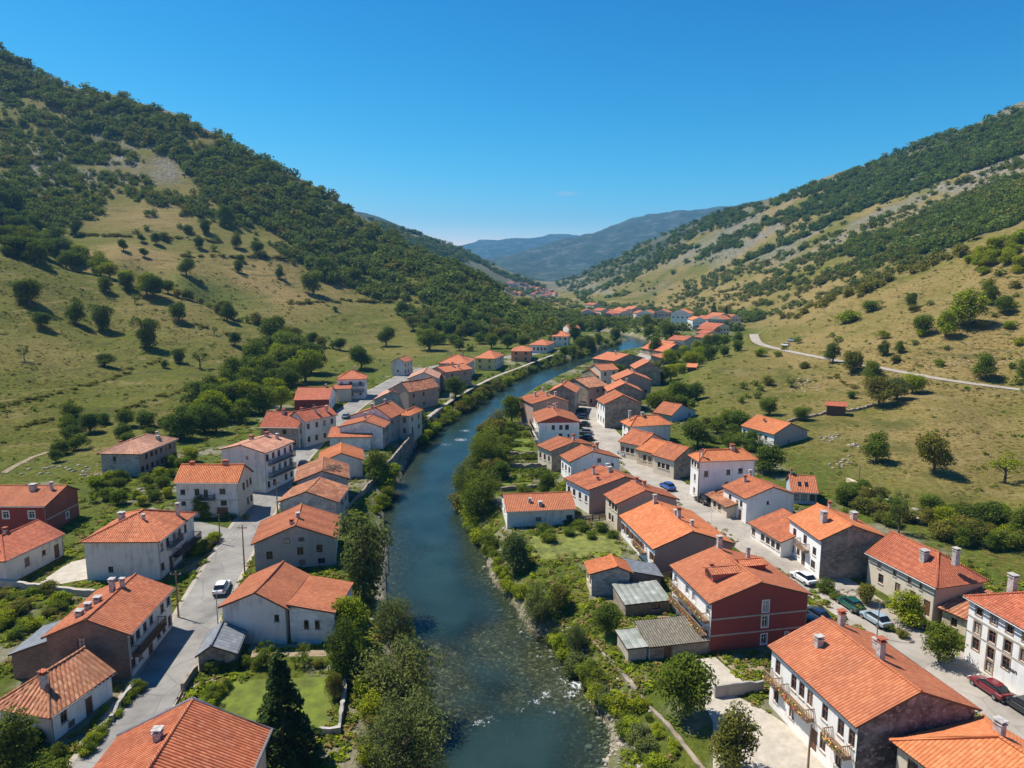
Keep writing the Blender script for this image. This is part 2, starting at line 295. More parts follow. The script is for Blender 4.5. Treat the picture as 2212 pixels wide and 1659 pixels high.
hillpts = [ # left meadow spur
(-200,430,340),(0,500,370),(120,560,370),(220,590,365),(350,620,355),(460,665,350),(560,705,340),(660,735,335),(740,752,330),
(0,650,275),(0,800,210),(0,950,165),(200,700,290),(200,850,205),(200,960,168),(400,720,300),(400,830,230),(560,760,300),(640,800,278),(-200,700,235),(-200,950,145),
# trough and left mountain
(0,480,440),(0,400,500),(0,300,580),(0,200,670),(0,105,760),(230,205,760),(230,330,620),(230,430,530),(230,520,450),(230,572,395),
(380,250,740),(380,380,590),(380,480,510),(380,560,440),(380,605,385),(560,340,700),(560,450,570),(560,550,490),(560,640,420),(560,690,370),
(700,410,660),(700,500,570),(700,590,490),(700,680,410),(800,480,640),(800,570,540),(800,660,455),(800,730,385),(900,540,610),(900,620,510),(900,700,425),
(1000,590,570),(1000,660,475),(1000,720,412),(1090,645,540),(1090,700,460),(1170,685,510),(660,722,375),(-200,20,760),(-200,200,600),(-200,350,470),
# left far hill, far mountains
(850,485,1500),(980,530,1500),(1080,580,1500),(1150,612,1450),(1190,628,1400),(950,560,1300),(1050,610,1200),(1100,630,1100),
(940,530,7000),(1000,527,7000),(1090,519,7000),(1180,514,7000),(1250,512,7000),(1060,568,4200),(1150,545,4400),(1250,505,4600),(1330,486,4700),(1400,470,4800),(1500,455,4900),(1600,443,5100),(1700,425,5300),(1150,600,3000),(1250,570,3600),(1350,545,4000),(1150,618,2400),(1000,575,3600),
# right mountain
(1195,618,1700),(1300,570,1500),(1400,525,1350),(1500,480,1250),(1600,445,1150),(1800,375,1000),(2000,305,900),(2212,222,820),(2500,120,750),
(1300,630,1100),(1400,600,1000),(1400,650,850),(1500,560,950),(1500,640,780),(1500,680,600),(1600,520,900),(1600,600,720),(1600,660,600),(1640,698,500),
(1800,450,800),(1800,540,620),(1800,600,530),(2000,400,700),(2000,480,560),(2000,535,470),(2212,330,620),(2212,430,460),
# right near slope
(2212,480,330),(2100,515,345),(2000,565,360),(1900,605,380),(1800,645,400),(1700,690,420),(1650,712,430),
(2212,650,255),(2212,750,220),(2212,850,190),(2212,1000,145),(2212,1150,110),(1900,795,228),(1740,765,270),(1640,740,312),(2050,822,205),
(1900,700,275),(1800,700,310),(2050,700,250),(2050,600,310),(1900,900,180),(1900,1000,148),(2050,900,172),(2050,1000,143),(2050,1100,120),(1700,850,215),(1600,800,255),(1550,850,215),(1500,800,258),(1760,950,165),(2400,600,230),(2400,1000,130),(2400,300,420)]
for h in hillpts: cpx(*h)
for u, v, y in ((0,105,760),(230,205,760),(380,250,740),(560,340,700),(700,410,660),(800,480,640),(900,540,610),(1000,590,570),(1090,645,540)):
    p = at_y(u, v, y); CP.append((p.x/p.y, y+130, max(14, p.z*0.72)))
for u, v, y in ((2212,480,330),(2100,515,345),(2000,565,360),(1900,605,380),(1800,645,400)):
    p = at_y(u, v, y); CP.append((p.x/p.y, y+45, p.z-4))
for u, v, y in ((0,500,370),(120,560,370),(220,590,365),(350,620,355),(460,665,350),(560,705,340)):
    p = at_y(u, v, y); CP.append((p.x/p.y, y+26, p.z-4.5 if u < 500 else p.z-2))
for u, v, y in ((1300,570,1500),(1400,525,1350),(1500,480,1250),(1600,445,1150),(1800,375,1000),(2000,305,900),(2212,222,820),(2500,120,750),(850,485,1500),(980,530,1500),(1080,580,1500)):
    p = at_y(u, v, y); CP.append((p.x/p.y, y*1.22, max(15, p.z*0.86)))
for a, y, z in ((0.1,640,14.5),(0.13,840,15),(0.06,900,15),(0.03,1300,16),(0.07,2000,17),(-1.3,100,8),(-1.3,200,60),(-1.3,400,140),(-1.3,760,360),(1.3,60,5),(1.3,200,45),(1.3,330,105),(1.3,800,330),
                (-0.35,1500,230),(-0.75,1500,300),(-1.3,2000,400),(0.5,2500,350),(1.3,2500,500),(-0.3,6000,500),(-1.3,6000,600),(1.3,6000,700),(0.6,6000,720),(-0.17,2600,250),(0.0,5600,150),(0.06,5600,170),(-0.06,5400,160),(0.0,9000,330),(0.3,7500,380),(0.4,9000,420),(-0.9,9000,500),(1.2,9000,600)):
    CP.append((a, y, z))
CPa = np.array(CP); CX = np.c_[CPa[:,0]*1.6, np.log(CPa[:,1])]; CE = (CPa[:,2]-CAMZ)/CPa[:,1]
def tps(d2): return 0.5*d2*np.log(d2+1e-12)
n_ = len(CX); D2 = ((CX[:,None]-CX[None])**2).sum(2); K = tps(D2)+np.eye(n_)*2e-4
Pm = np.c_[np.ones(n_), CX]; A_ = np.block([[K, Pm], [Pm.T, np.zeros((3,3))]]); W_ = np.linalg.solve(A_, np.r_[CE, 0, 0, 0])
def hill_z(X, Y):
    a = X/Y*1.6; l = np.log(Y); sh = X.shape; a = a.ravel(); l = l.ravel(); e = W_[n_]+W_[n_+1]*a+W_[n_+2]*l
    for i in range(n_): e = e+W_[i]*tps((a-CX[i,0])**2+(l-CX[i,1])**2)
    return CAMZ+e.reshape(sh)*Y
def terrain_np(X, Y):
    base = P(Y); dcor, _ = seg_dist(X, Y, CORPOLY+[CORPOLY[0]]); ins = inside(X, Y, CORPOLY)
    dc = np.where(ins, 0, dcor); wid = np.clip(Y*0.09, 6, 30); mk = sstep(0, 1, dc/wid)
    hz = hill_z(X, Y); far = sstep(300, 900, Y)
    hn = np.clip((hz-base)/40, 0, 1)
    nz = fbm(X/14, Y/14, 3, 3)*0.9*np.clip(dc/25, 0, 1) + fbm(X/60, Y/60, 5, 4)*5*hn*mk + fbm(X/220, Y/220, 9, 5)*30*sstep(900, 2500, Y)*hn
    nz = nz + fbm(X/500, Y/500, 11, 6)*70*sstep(2000, 4500, Y)*np.clip((hz-30)/150, 0, 1)
    ero = 0.45*sstep(0.1, 0.35, vnoise(X/30+3*vnoise(X/50, Y/50, 2), (hz)/2.3, 8))*np.clip(dc/15, 0, 1)*(Y < 320)   # small terraces
    z = base*(1-mk)+np.maximum(hz+nz+ero, base-0.5*far-0.05)*mk
    near = Y < 620
    dr = np.full(X.shape, 1e3); di = np.zeros(X.shape, bool)
    pl = seg_dist(X[near], Y[near], RIVPOLY+[RIVPOLY[0]])[0]; dr[near] = pl; di[near] = inside(X[near], Y[near], RIVPOLY)
    wz = base-RIV; bw = 5.5+1.5*vnoise(X/9, Y/9, 4)
    bank = wz+0.05+(z-wz-0.05)*sstep(-0.4, 1, dr/bw)**0.9
    bank = bank+0.25*vnoise(X/1.3, Y/1.3, 21)*np.clip(1-dr/6, 0, 1)
    bed = wz-0.12-np.minimum(dr*0.16, 1.7)*(0.75+0.7*vnoise(X/7, Y/7, 31))+0.12*vnoise(X/0.8, Y/0.8, 33)
    z = np.where(di, bed, np.where(dr < bw*1.05, np.minimum(bank, z), z))
    m2 = (Y < 420) & (X > 20)
    d2, par = seg_dist(X[m2], Y[m2], UPROAD); zr = np.interp(par, np.arange(len(UPROAD)), [p.z for p in UPROAD])
    k = 1-sstep(2.6, 9, d2); z[m2] = z[m2]*(1-k)+zr*k
    return z, dr, di, dc
NA, NY = 620, 720
aa = np.linspace(-1.28, 1.28, NA); yy = np.exp(np.linspace(math.log(18), math.log(9500), NY))
Yg, Ag = np.meshgrid(yy, aa, indexing='ij'); Xg = Ag*Yg
Zg, DRg, DIg, DCg = terrain_np(Xg, Yg)
idx = np.arange(NA*NY).reshape(NY, NA); TF = np.stack([idx[:-1,:-1], idx[:-1,1:], idx[1:,1:], idx[1:,:-1]], -1).reshape(-1, 4)
TV = np.stack([Xg, Yg, Zg], -1).reshape(-1, 3)
bvh = BVHTree.FromPolygons([tuple(v) for v in TV.tolist()], [tuple(f) for f in TF.tolist()])
def hit(u, v):
    r = bvh.ray_cast(Vector((0, 0, CAMZ)), ray(u, v)); return r[0]
def ground(x, y):
    r = bvh.ray_cast(Vector((x, y, 3000)), Vector((0, 0, -1))); return r[0].z if r[0] else Pf(y)
# ground look: attributes painted by place
def blob(cx, cy, r): return np.exp(-((Xg-cx)**2+(Yg-cy)**2)/(2*r*r))
hgt = Zg-P(Yg)
def local(lst):
    s = np.zeros(Xg.shape)
    for u, v, r in lst:
        q = hit(u, v); s = np.maximum(s, np.exp(-((Xg-q.x)**2+(Yg-q.y)**2)/(2*r*r)))
    return s
lx = fbm(Xg/40, Yg/40, 41, 4); l2 = fbm(Xg/11, Yg/11, 43, 3)
dry = np.clip(0.42+1.5*lx+0.35*l2, 0, 1)*np.where(Xg > 0, 1.0, 0.5)+np.where(Xg < 0, 0.0, 0.1)
dry = np.clip(dry, 0, 1)*np.clip(DCg/20, 0, 1)
rockm = sstep(0.15, 0.5, fbm(Xg/50, Yg/50, 51, 5)+0.2*l2+0.25*sstep(80, 200, hgt)*(Yg > 350))*sstep(40, 110, hgt)
rockm = np.maximum(rockm, sstep(0.1, 0.4, fbm(Xg/90, Yg/90, 53, 5))*sstep(700, 1200, Yg)*0.8*(hgt > 12))
rockm = np.maximum(rockm, 1.3*local([(200,330,20),(265,345,18),(150,385,20),(310,325,14),(240,380,12),(360,375,10),(2150,330,40),(2050,400,30),(1850,500,25)])*sstep(-0.25, 0.25, fbm(Xg/12, Yg/12, 57, 3)))
dry = np.clip(dry+0.55*local([(2000,690,38),(2150,640,38),(1850,690,28),(1750,640,40),(1550,650,55),(2080,740,25),(1700,780,18)])+0.8*local([(300,470,26),(560,600,22),(640,640,16),(300,545,22)]), 0, 1)
lush2 = local([(420,620,14),(480,640,12),(100,1010,9),(700,735,12)])
lush = np.maximum(0.7*lush2, np.clip(0.9-DCg/40, 0, 1)*np.clip(0.75+0.9*l2, 0, 1))
yard = np.clip(1-DCg/3, 0, 1)*sstep(0.12, 0.4, fbm(Xg/7, Yg/7, 61, 3)+0.06)
wood = np.clip(sstep(650, 1300, Yg)*(0.62+1.1*fbm(Xg/130, Yg/130, 71, 5)), 0, 1)*(hgt > 6)
wood = np.where((Xg < 150) & (Yg > 900) & (Yg < 1750), wood*0.35, wood); wood = np.maximum(wood, 0.93*sstep(1900, 2600, Yg))
rockm = np.maximum(rockm, 0.8*(Xg < 150)*(Yg > 1000)*(Yg < 1750)*(hgt > 10))
rockm = np.maximum(rockm, sstep(-0.12, 0.25, fbm(Xg/45, Yg/45, 55, 5))*(Xg > 120)*(Yg > 430)*(Yg < 1300)*sstep(30, 70, hgt))
bedm = np.where(DIg, 1.0, np.clip(1.25-DRg/1.6, 0, 1)*(0.6+0.9*vnoise(Xg/3, Yg/3, 81)))
ATT = dict(dry=dry, rock=rockm, lush=lush, yard=yard, wood=wood, bed=np.clip(bedm, 0, 1), wet=np.where(DIg, 1.0, 0.0))
gme = np_mesh('ground', TV, TF, True, {k: ('POINT', v.ravel()) for k, v in ATT.items()})
m, nt, bs = newmat('valley_ground'); tc = N(nt, 'ShaderNodeTexCoord'); ob = tc.outputs['Object']
n1 = noise(nt, ob, 0.9, 6, 0.65); n2 = noise(nt, ob, 0.06, 5, 0.6); n3 = noise(nt, mapv(nt, ob, 0.05, 0.05, 0.55), 1.0, 6, 0.62)
grass = ramp(nt, n1, [(0.28, (0.050,0.060,0.006)), (0.5, (0.100,0.107,0.011)), (0.72, (0.165,0.160,0.020))])
tan = ramp(nt, n1, [(0.28, (0.125,0.090,0.026)), (0.5, (0.225,0.166,0.056)), (0.75, (0.33,0.245,0.095))])
gr2 = ramp(nt, n1, [(0.3, (0.045,0.062,0.008)), (0.55, (0.088,0.12,0.014)), (0.75, (0.14,0.17,0.026))])
c = mixc(nt, attr(nt, 'dry').outputs['Fac'], grass, tan)
c = mixc(nt, mth(nt, 'MULTIPLY', ramp(nt, n3, [(0.36, 1.0), (0.46, 0.0)]), 0.62), c, (0.062,0.072,0.012))
c = mixc(nt, mth(nt, 'MULTIPLY', ramp(nt, noise(nt, mapv(nt, ob, 0.07, 0.07, 0.9), 1.0, 6, 0.65), [(0.56, 0.0), (0.64, 1.0)]), 0.5), c, (0.27,0.20,0.085))
c = mixc(nt, attr(nt, 'lush').outputs['Fac'], c, gr2)
vo = N(nt, 'ShaderNodeTexVoronoi'); vo.inputs['Scale'].default_value = 0.35; L(nt, ob, vo.inputs['Vector'])
rk = ramp(nt, vo.outputs['Distance'], [(0.1, (0.30,0.28,0.26)), (0.5, (0.2,0.19,0.17)), (0.9, (0.09,0.09,0.07))])
rfac = mth(nt, 'MULTIPLY', attr(nt, 'rock').outputs['Fac'], ramp(nt, n1, [(0.4, 0.0), (0.56, 1.0)])); c = mixc(nt, rfac, c, rk)
yc = ramp(nt, n1, [(0.3, (0.2,0.17,0.12)), (0.7, (0.34,0.30,0.23))]); c = mixc(nt, mth(nt, 'MULTIPLY', attr(nt, 'yard').outputs['Fac'], 0.7), c, yc)
nf = noise(nt, ob, 0.045, 8, 0.75); wc = ramp(nt, nf, [(0.40, (0.014,0.026,0.010)), (0.55, (0.03,0.046,0.017)), (0.67, (0.08,0.085,0.05)), (0.78, (0.19,0.175,0.14))])
c = mixc(nt, attr(nt, 'wood').outputs['Fac'], c, wc)
v2 = N(nt, 'ShaderNodeTexVoronoi'); v2.inputs['Scale'].default_value = 3.2; L(nt, ob, v2.inputs['Vector']); s2 = N(nt, 'ShaderNodeSeparateColor'); L(nt, v2.outputs['Color'], s2.inputs[0])
nf2 = noise(nt, ob, 0.011, 8, 0.75); c = mixc(nt, mth(nt, 'MULTIPLY', attr(nt, 'wood').outputs['Fac'], ramp(nt, nf2, [(0.51, 0.0), (0.62, 0.55)])), c, (0.16,0.16,0.13))
dryst = ramp(nt, s2.outputs[0], [(0.0, (0.24,0.2,0.14)), (0.5, (0.36,0.31,0.24)), (1.0, (0.5,0.45,0.38))])
wetst = ramp(nt, s2.outputs[0], [(0.0, (0.05,0.042,0.02)), (0.5, (0.085,0.07,0.036)), (0.85, (0.13,0.105,0.058)), (1.0, (0.24,0.2,0.13))])
st = mixc(nt, attr(nt, 'wet').outputs['Fac'], dryst, wetst)
c = mixc(nt, attr(nt, 'bed').outputs['Fac'], c, st)
L(nt, c, bs.inputs['Base Color']); bs.inputs['Roughness'].default_value = 0.95; bs.inputs['Specular IOR Level'].default_value = 0.15
bb = mth(nt, 'ADD', n1, mth(nt, 'MULTIPLY', noise(nt, ob, 3.5, 4, 0.7), 0.6)); bump(nt, bs, bb, 0.9, 0.5)
M['ground'] = m; tag(link('ground', gme, None, m), kind='structure')
# ------------------------------------------------------------------ water
def strip_mesh(name, left, right, nx, zoff, mat, attrs_fn=None):
    l = smooth_line(left, 8); r = smooth_line(right, 8)
    def resample(pl, n):
        d = [0]
        for i in range(1, len(pl)): d.append(d[-1]+(pl[i]-pl[i-1]).length)
        t = np.linspace(0, d[-1], n); a = np.array([tuple(p) for p in pl]); return np.stack([np.interp(t, d, a[:,k]) for k in range(3)], 1)
    return l, r, resample
wy = np.concatenate([np.arange(20, 130, 0.7), np.arange(130, 260, 1.4), np.arange(260, 520, 2.6)])
wx = np.linspace(0, 1, 60)
xs_l = np.full(len(wy), 1e9); xs_r = np.full(len(wy), -1e9)
polyx = np.array([(p.x, p.y) for p in RIVPOLY]); nn = len(polyx)
for i in range(nn):
    (x0, y0), (x1, y1) = polyx[i], polyx[(i+1) % nn]
    lo, hi = min(y0, y1), max(y0, y1); mm = (wy >= lo) & (wy <= hi)
    if y1 != y0:
        xx = x0+(wy[mm]-y0)*(x1-x0)/(y1-y0); xs_l[mm] = np.minimum(xs_l[mm], xx); xs_r[mm] = np.maximum(xs_r[mm], xx)
ok = xs_l < xs_r; wy = wy[ok]; xs_l = xs_l[ok]-1.5; xs_r = xs_r[ok]+1.5
WX = xs_l[:,None]+(xs_r-xs_l)[:,None]*wx[None]; WY = np.repeat(wy[:,None], 60, 1); WZ = P(WY)-RIV+0.0
tz, tdr, tdi, _ = terrain_np(WX, WY)
wd = np.clip(WZ-tz, 0, 3)
i2 = np.arange(WX.size).reshape(WX.shape); WF = np.stack([i2[:-1,:-1], i2[:-1,1:], i2[1:,1:], i2[1:,:-1]], -1).reshape(-1, 4)
def wpt(u, v): p = at_floor(u, v, -RIV); return p.x, p.y
foam = np.zeros(WX.shape)
for u, v, r, s in ((1215,1470,.8,.8),(1178,1500,.8,.85),(1155,1515,.8,.8),(1128,1535,.6,.7),(1090,1535,1.0,.5),(1060,1555,.9,.6),(1035,1562,.8,.85),(1192,1540,.6,.8),(1110,1590,1.2,.45),(1165,1420,.8,.7),(1200,1445,.8,.7),(1245,1480,1.0,1),(1230,1500,1.0,.9),(1110,1450,.8,.4),(1010,1440,1.0,.45),(990,1460,.9,.45),(995,950,2,.9),(960,960,2,.7),(1005,930,2,.8),(925,1005,1.5,.5),(905,1050,1.2,.6),(900,1110,1,.5),(1060,870,2,.35),(1290,745,3,.5)):
    x, y = wpt(u, v); foam = np.maximum(foam, s*np.exp(-((WX-x)**2/(2*(r*1.25)**2)+(WY-y)**2/(2*r*r))))
shal = np.zeros(WX.shape)
for u, v, r in ((980,1420,3.4),(1060,1420,3.6),(1000,1480,3.4),(1080,1490,3.2),(1120,1440,3.2),(1040,1375,3.0),(950,1500,3),(1180,1480,2.4),(960,1560,2.6),(1020,1540,2.6)):
    x, y = wpt(u, v); shal = np.maximum(shal, np.exp(-((WX-x)**2+(WY-y)**2)/(2*r*r)))
wme = np_mesh('river', np.stack([WX, WY, WZ], -1).reshape(-1, 3), WF, True, {'depth': ('POINT', wd.ravel()), 'foam': ('POINT', foam.ravel()), 'shallow': ('POINT', shal.ravel())})
m, nt, bs = newmat('river_water'); tc = N(nt, 'ShaderNodeTexCoord'); ob = tc.outputs['Object']
out = nt.nodes['Material Output']
r1 = noise(nt, mapv(nt, ob, 1.3, 0.8, 1), 1.2, 5, 0.6); r2 = noise(nt, ob, 4.5, 3, 0.6)
rip = mth(nt, 'ADD', r1, mth(nt, 'MULTIPLY', r2, 0.35))
dpt = attr(nt, 'depth').outputs['Fac']; big = noise(nt, ob, 0.12, 4)
deep = ramp(nt, big, [(0.35, (0.014,0.032,0.027)), (0.65, (0.023,0.047,0.041))])
L(nt, deep, bs.inputs['Base Color']); bs.inputs['Roughness'].default_value = 0.16; bs.inputs['IOR'].default_value = 1.33; bs.inputs['Specular IOR Level'].default_value = 0.5
bmp = N(nt, 'ShaderNodeBump', i_Strength=0.42, i_Distance=0.14); L(nt, rip, bmp.inputs['Height']); L(nt, bmp.outputs[0], bs.inputs['Normal'])
tr = N(nt, 'ShaderNodeBsdfTransparent'); tr.inputs[0].default_value = (0.72, 0.86, 0.80, 1)
gl = N(nt, 'ShaderNodeBsdfGlossy', i_Roughness=0.1); L(nt, bmp.outputs[0], gl.inputs['Normal'])
fr = N(nt, 'ShaderNodeFresnel', i_IOR=1.33); L(nt, bmp.outputs[0], fr.inputs['Normal'])
clear = N(nt, 'ShaderNodeMixShader'); L(nt, fr.outputs[0], clear.inputs[0]); L(nt, tr.outputs[0], clear.inputs[1]); L(nt, gl.outputs[0], clear.inputs[2])
tfac = ramp(nt, mth(nt, 'ADD', mth(nt, 'SUBTRACT', dpt, mth(nt, 'MULTIPLY', attr(nt, 'shallow').outputs['Fac'], 1.0)), mth(nt, 'MULTIPLY', r1, 0.2)), [(0.15, 0.05), (1.55, 0.92)])
body = N(nt, 'ShaderNodeMixShader'); L(nt, tfac, body.inputs[0]); L(nt, clear.outputs[0], body.inputs[1]); L(nt, bs.outputs[0], body.inputs[2])
fo = N(nt, 'ShaderNodeBsdfDiffuse'); fo.inputs[0].default_value = (0.75,0.8,0.82,1)
fn = noise(nt, mapv(nt, ob, 1.6, 1.0, 1), 1.9, 8, 0.8)
ff = ramp(nt, mth(nt, 'ADD', mth(nt, 'MULTIPLY', attr(nt, 'foam').outputs['Fac'], 0.34), fn), [(0.76, 0.0), (0.90, 0.85)])
fin = N(nt, 'ShaderNodeMixShader'); L(nt, ff, fin.inputs[0]); L(nt, body.outputs[0], fin.inputs[1]); L(nt, fo.outputs[0], fin.inputs[2]); L(nt, fin.outputs[0], out.inputs[0])
M['water'] = m; tag(link('river', wme, None, m), kind='structure')
# ------------------------------------------------------------------ streets, paths, plots draped on the ground
def ribbon(name, pl, w, off, mat, nx=6, zfn=None, kind='structure'):
    pl = [Vector(p) for p in pl]; V = []; n = len(pl)
    for i, p in enumerate(pl):
        t = (pl[min(i+1, n-1)]-pl[max(i-1, 0)]); t.z = 0; t.normalize(); s = Vector((t.y, -t.x, 0)); ww = w[i] if isinstance(w, list) else w
        for k in range(nx+1):
            q = p+s*ww*(k/nx-0.5); V.append((q.x, q.y, (zfn(q.x, q.y) if zfn else Pf(q.y))+off))
    idx = np.arange(n*(nx+1)).reshape(n, nx+1); F = np.stack([idx[:-1,:-1], idx[:-1,1:], idx[1:,1:], idx[1:,:-1]], -1).reshape(-1, 4)
    o = link(name, np_mesh(name, np.array(V), F), None, mat); return tag(o, kind=kind)
def dense(pl, step=1.2):
    out = []
    for a, b in zip(pl[:-1], pl[1:]):
        n = max(1, int((b-a).length/step)); out += [a.lerp(b, k/n) for k in range(n)]
    return out+[pl[-1]]
def roadmat(name, a, b, c_):
    m, nt, bs = newmat(name); tc = N(nt, 'ShaderNodeTexCoord'); ob = tc.outputs['Object']
    n1 = noise(nt, ob, 0.25, 6, 0.65); n2 = noise(nt, ob, 7, 4)
    c = ramp(nt, n1, [(0.3, a), (0.5, b), (0.72, c_)]); c = mixc(nt, mth(nt, 'MULTIPLY', n2, 0.25), c, a)
    vo = N(nt, 'ShaderNodeTexVoronoi', feature='DISTANCE_TO_EDGE'); vo.inputs['Scale'].default_value = 0.22; L(nt, mixc(nt, 0.12, ob, N(nt, 'ShaderNodeTexNoise').outputs['Color']), vo.inputs['Vector'])
    c = mixc(nt, ramp(nt, vo.outputs['Distance'], [(0.004, 0.5), (0.012, 0.0)]), c, tuple(x*0.5 for x in a))
    L(nt, c, bs.inputs['Base Color']); bs.inputs['Roughness'].default_value = 0.9; bump(nt, bs, n2, 0.3, 0.03); return m
M['road'] = roadmat('worn_street', (0.25,0.222,0.185), (0.35,0.312,0.262), (0.46,0.415,0.35))
M['gravel'] = roadmat('pale_roadside_gravel', (0.27,0.235,0.185), (0.36,0.315,0.255), (0.47,0.42,0.35))
M['asphalt'] = roadmat('worn_grey_asphalt', (0.15,0.142,0.128), (0.235,0.222,0.20), (0.32,0.30,0.265))
M['lawn'] = simple('mown_lawn', (0.105,0.135,0.010), 0.95, 0.4, 0.7, 0, 0.6)
M['rough'] = simple('rough_meadow_grass', (0.14,0.155,0.026), 0.95, 0.5, 0.8, 0, 0.8)
M['soil'] = simple('garden_soil', (0.26,0.2,0.125), 0.95, 0.3, 1.5, 0, 0.6)
SLd = dense(SL); SRd = dense(SR)
ribbon('verge', SLd, 6.8, 0.025, M['gravel']); ribbon('verge', SRd, 8.8, 0.025, M['gravel'])
ribbon('street', SLd, 5.6, 0.05, M['asphalt']); ribbon('street', SRd, 6.8, 0.05, M['road'])
side = dense(smooth_line([at_floor(u, v) for u, v in ((500,1165),(455,1150),(405,1138),(340,1120),(300,1105))]))
ribbon('side_street', side, 5.0, 0.04, M['asphalt'])
up = dense(UPROAD, 2.0); ribbon('hill_road', up, 4.2, 0.12, M['gravel'], 6, ground)
prom = dense(smooth_line([at_floor(u, v) for u, v in ((925,900),(990,855),(1060,818),(1122,794),(1180,772),(1236,754))]))
ribbon('riverside_path', prom, 1.3, 0.05, M['gravel'])
trk = dense([hit(u, v) for u, v in ((8,1022),(40,1003),(70,988),(100,978),(150,972))], 1.5); ribbon('footpath', trk, 1.1, 0.08, M['soil'], 3, ground)
def plot(name, px, off, mat, step=0.8):
    pg = [at_floor(u, v) for u, v in px]; xs = [p.x for p in pg]; ys = [p.y for p in pg]
    me = bpy.data.meshes.new(name); import bmesh
    bm = bmesh.new(); bm.faces.new([bm.verts.new((p.x, p.y, ground(p.x, p.y)+off)) for p in pg]); bmesh.ops.triangulate(bm, faces=bm.faces[:])
    for _ in range(3): bmesh.ops.subdivide_edges(bm, edges=[e for e in bm.edges if e.calc_length() > step*2], cuts=1)
    bmesh.ops.triangulate(bm, faces=bm.faces[:])
    for v in bm.verts: v.co.z = ground(v.co.x, v.co.y)+off
    bmesh.ops.recalc_face_normals(bm, faces=bm.faces[:]); bm.to_mesh(me); bm.free()
    return tag(link(name, me, None, mat), kind='structure')
plot('lawn', [(478,1480),(520,1470),(712,1462),(722,1500),(705,1590),(455,1590)], 0.03, M['lawn'])
plot('garden_soil', [(545,1382),(700,1372),(705,1418),(530,1420)], 0.03, M['soil'])
plot('garden_soil', [(408,1480),(468,1464),(452,1540),(375,1550)], 0.03, M['soil'])
plot('yard', [(1505,1490),(1545,1480),(1660,1540),(1900,1700),(1540,1720),(1540,1560)], 0.03, M['conc'])
plot('yard', [(1500,1425),(1545,1420),(1625,1490),(1540,1505)], 0.03, M['conc'])
plot('garden_soil', [(1550,1418),(1650,1408),(1660,1480),(1625,1488)], 0.034, M['soil'])
plot('lawn', [(1365,1350),(1480,1345),(1480,1362),(1372,1378),(1310,1390),(1290,1368)], 0.03, M['lawn'])
plot('garden_soil', [(1355,1337),(1450,1330),(1490,1345),(1370,1350)], 0.034, M['soil'])
plot('meadow', [(1145,1160),(1240,1140),(1325,1150),(1345,1190),(1340,1202),(1150,1210)], 0.03, M['rough'])
plot('meadow', [(1075,950),(1145,945),(1148,975),(1075,975)], 0.03, M['lawn'])
plot('meadow', [(1085,1030),(1140,1025),(1150,1045),(1085,1050)], 0.03, M['lawn'])
plot('yard', [(1570,1170),(1600,1150),(1690,1230),(1660,1235)], 0.02, M['gravel'])
plot('forecourt', [(150,1215),(195,1205),(195,1250),(130,1262),(80,1262)], 0.03, M['conc'])
# ------------------------------------------------------------------ houses
def slab(mb, p00, p10, p11, p01, th=0.16, mi=0, corr=0.0, pitch=0.3, ny=8, seed=0, edge=1):
    """tiled roof plane: p00-p10 along the eave, p01-p11 along the ridge; bumpy grid with thickness"""
    p00, p10, p11, p01 = map(Vector, (p00, p10, p11, p01))
    eu = (p10-p00); W = eu.length; eu = eu.normalized(); nrm = eu.cross(((p01+p11)/2-(p00+p10)/2)).normalized()
    if nrm.z < 0: nrm = -nrm
    vv = nrm.cross(eu).normalized(); 
    if vv.z < 0: vv = -vv
    nx = max(4, int(W/pitch)*4 if corr else int(W/0.9)); nx = min(nx, 220)
    g = []; rr = random.Random(seed); ph = [rr.uniform(0, 6) for _ in range(4)]
    for j in range(ny+1):
        row = []
        for i in range(nx+1):
            a, b = i/nx, j/ny; p = (p00*(1-a)+p10*a)*(1-b)+(p01*(1-a)+p11*a)*b
            x = (p-p00).dot(eu); y = (p-p00).dot(vv)
            h = 0.04*math.sin(x*0.45+ph[0])*math.sin(y*0.6+ph[1])+0.008*math.sin(x*1.7+ph[2]+y)-0.07*math.sin(math.pi*min(1, max(0, x/W)))*b
            if corr: h += corr*abs(math.sin(math.pi*x/pitch))
            row.append((p+nrm*h, (x, y)))
        g.append(row)
    for j in range(ny):
        for i in range(nx):
            q = [g[j][i], g[j][i+1], g[j+1][i+1], g[j+1][i]]
            if (q[2][0]-q[3][0]).length < 1e-5: q = q[:3]
            f = [t[0] for t in q]
            if (f[1]-f[0]).cross(f[2]-f[0]).z < 0: f = f[::-1]; q = q[::-1]
            mb.poly(f, mi, [t[1] for t in q])
    d = -nrm*th
    mb.poly([p00+d, p01+d, p11+d, p10+d] if (p01-p11).length > 1e-4 else [p00+d, p01+d, p10+d], edge)
    for a, b in ((p00, p10), (p10, p11), (p11, p01), (p01, p00)):
        if (a-b).length > 1e-4: mb.poly([a+d, b+d, b+nrm*0.03, a+nrm*0.03], edge)
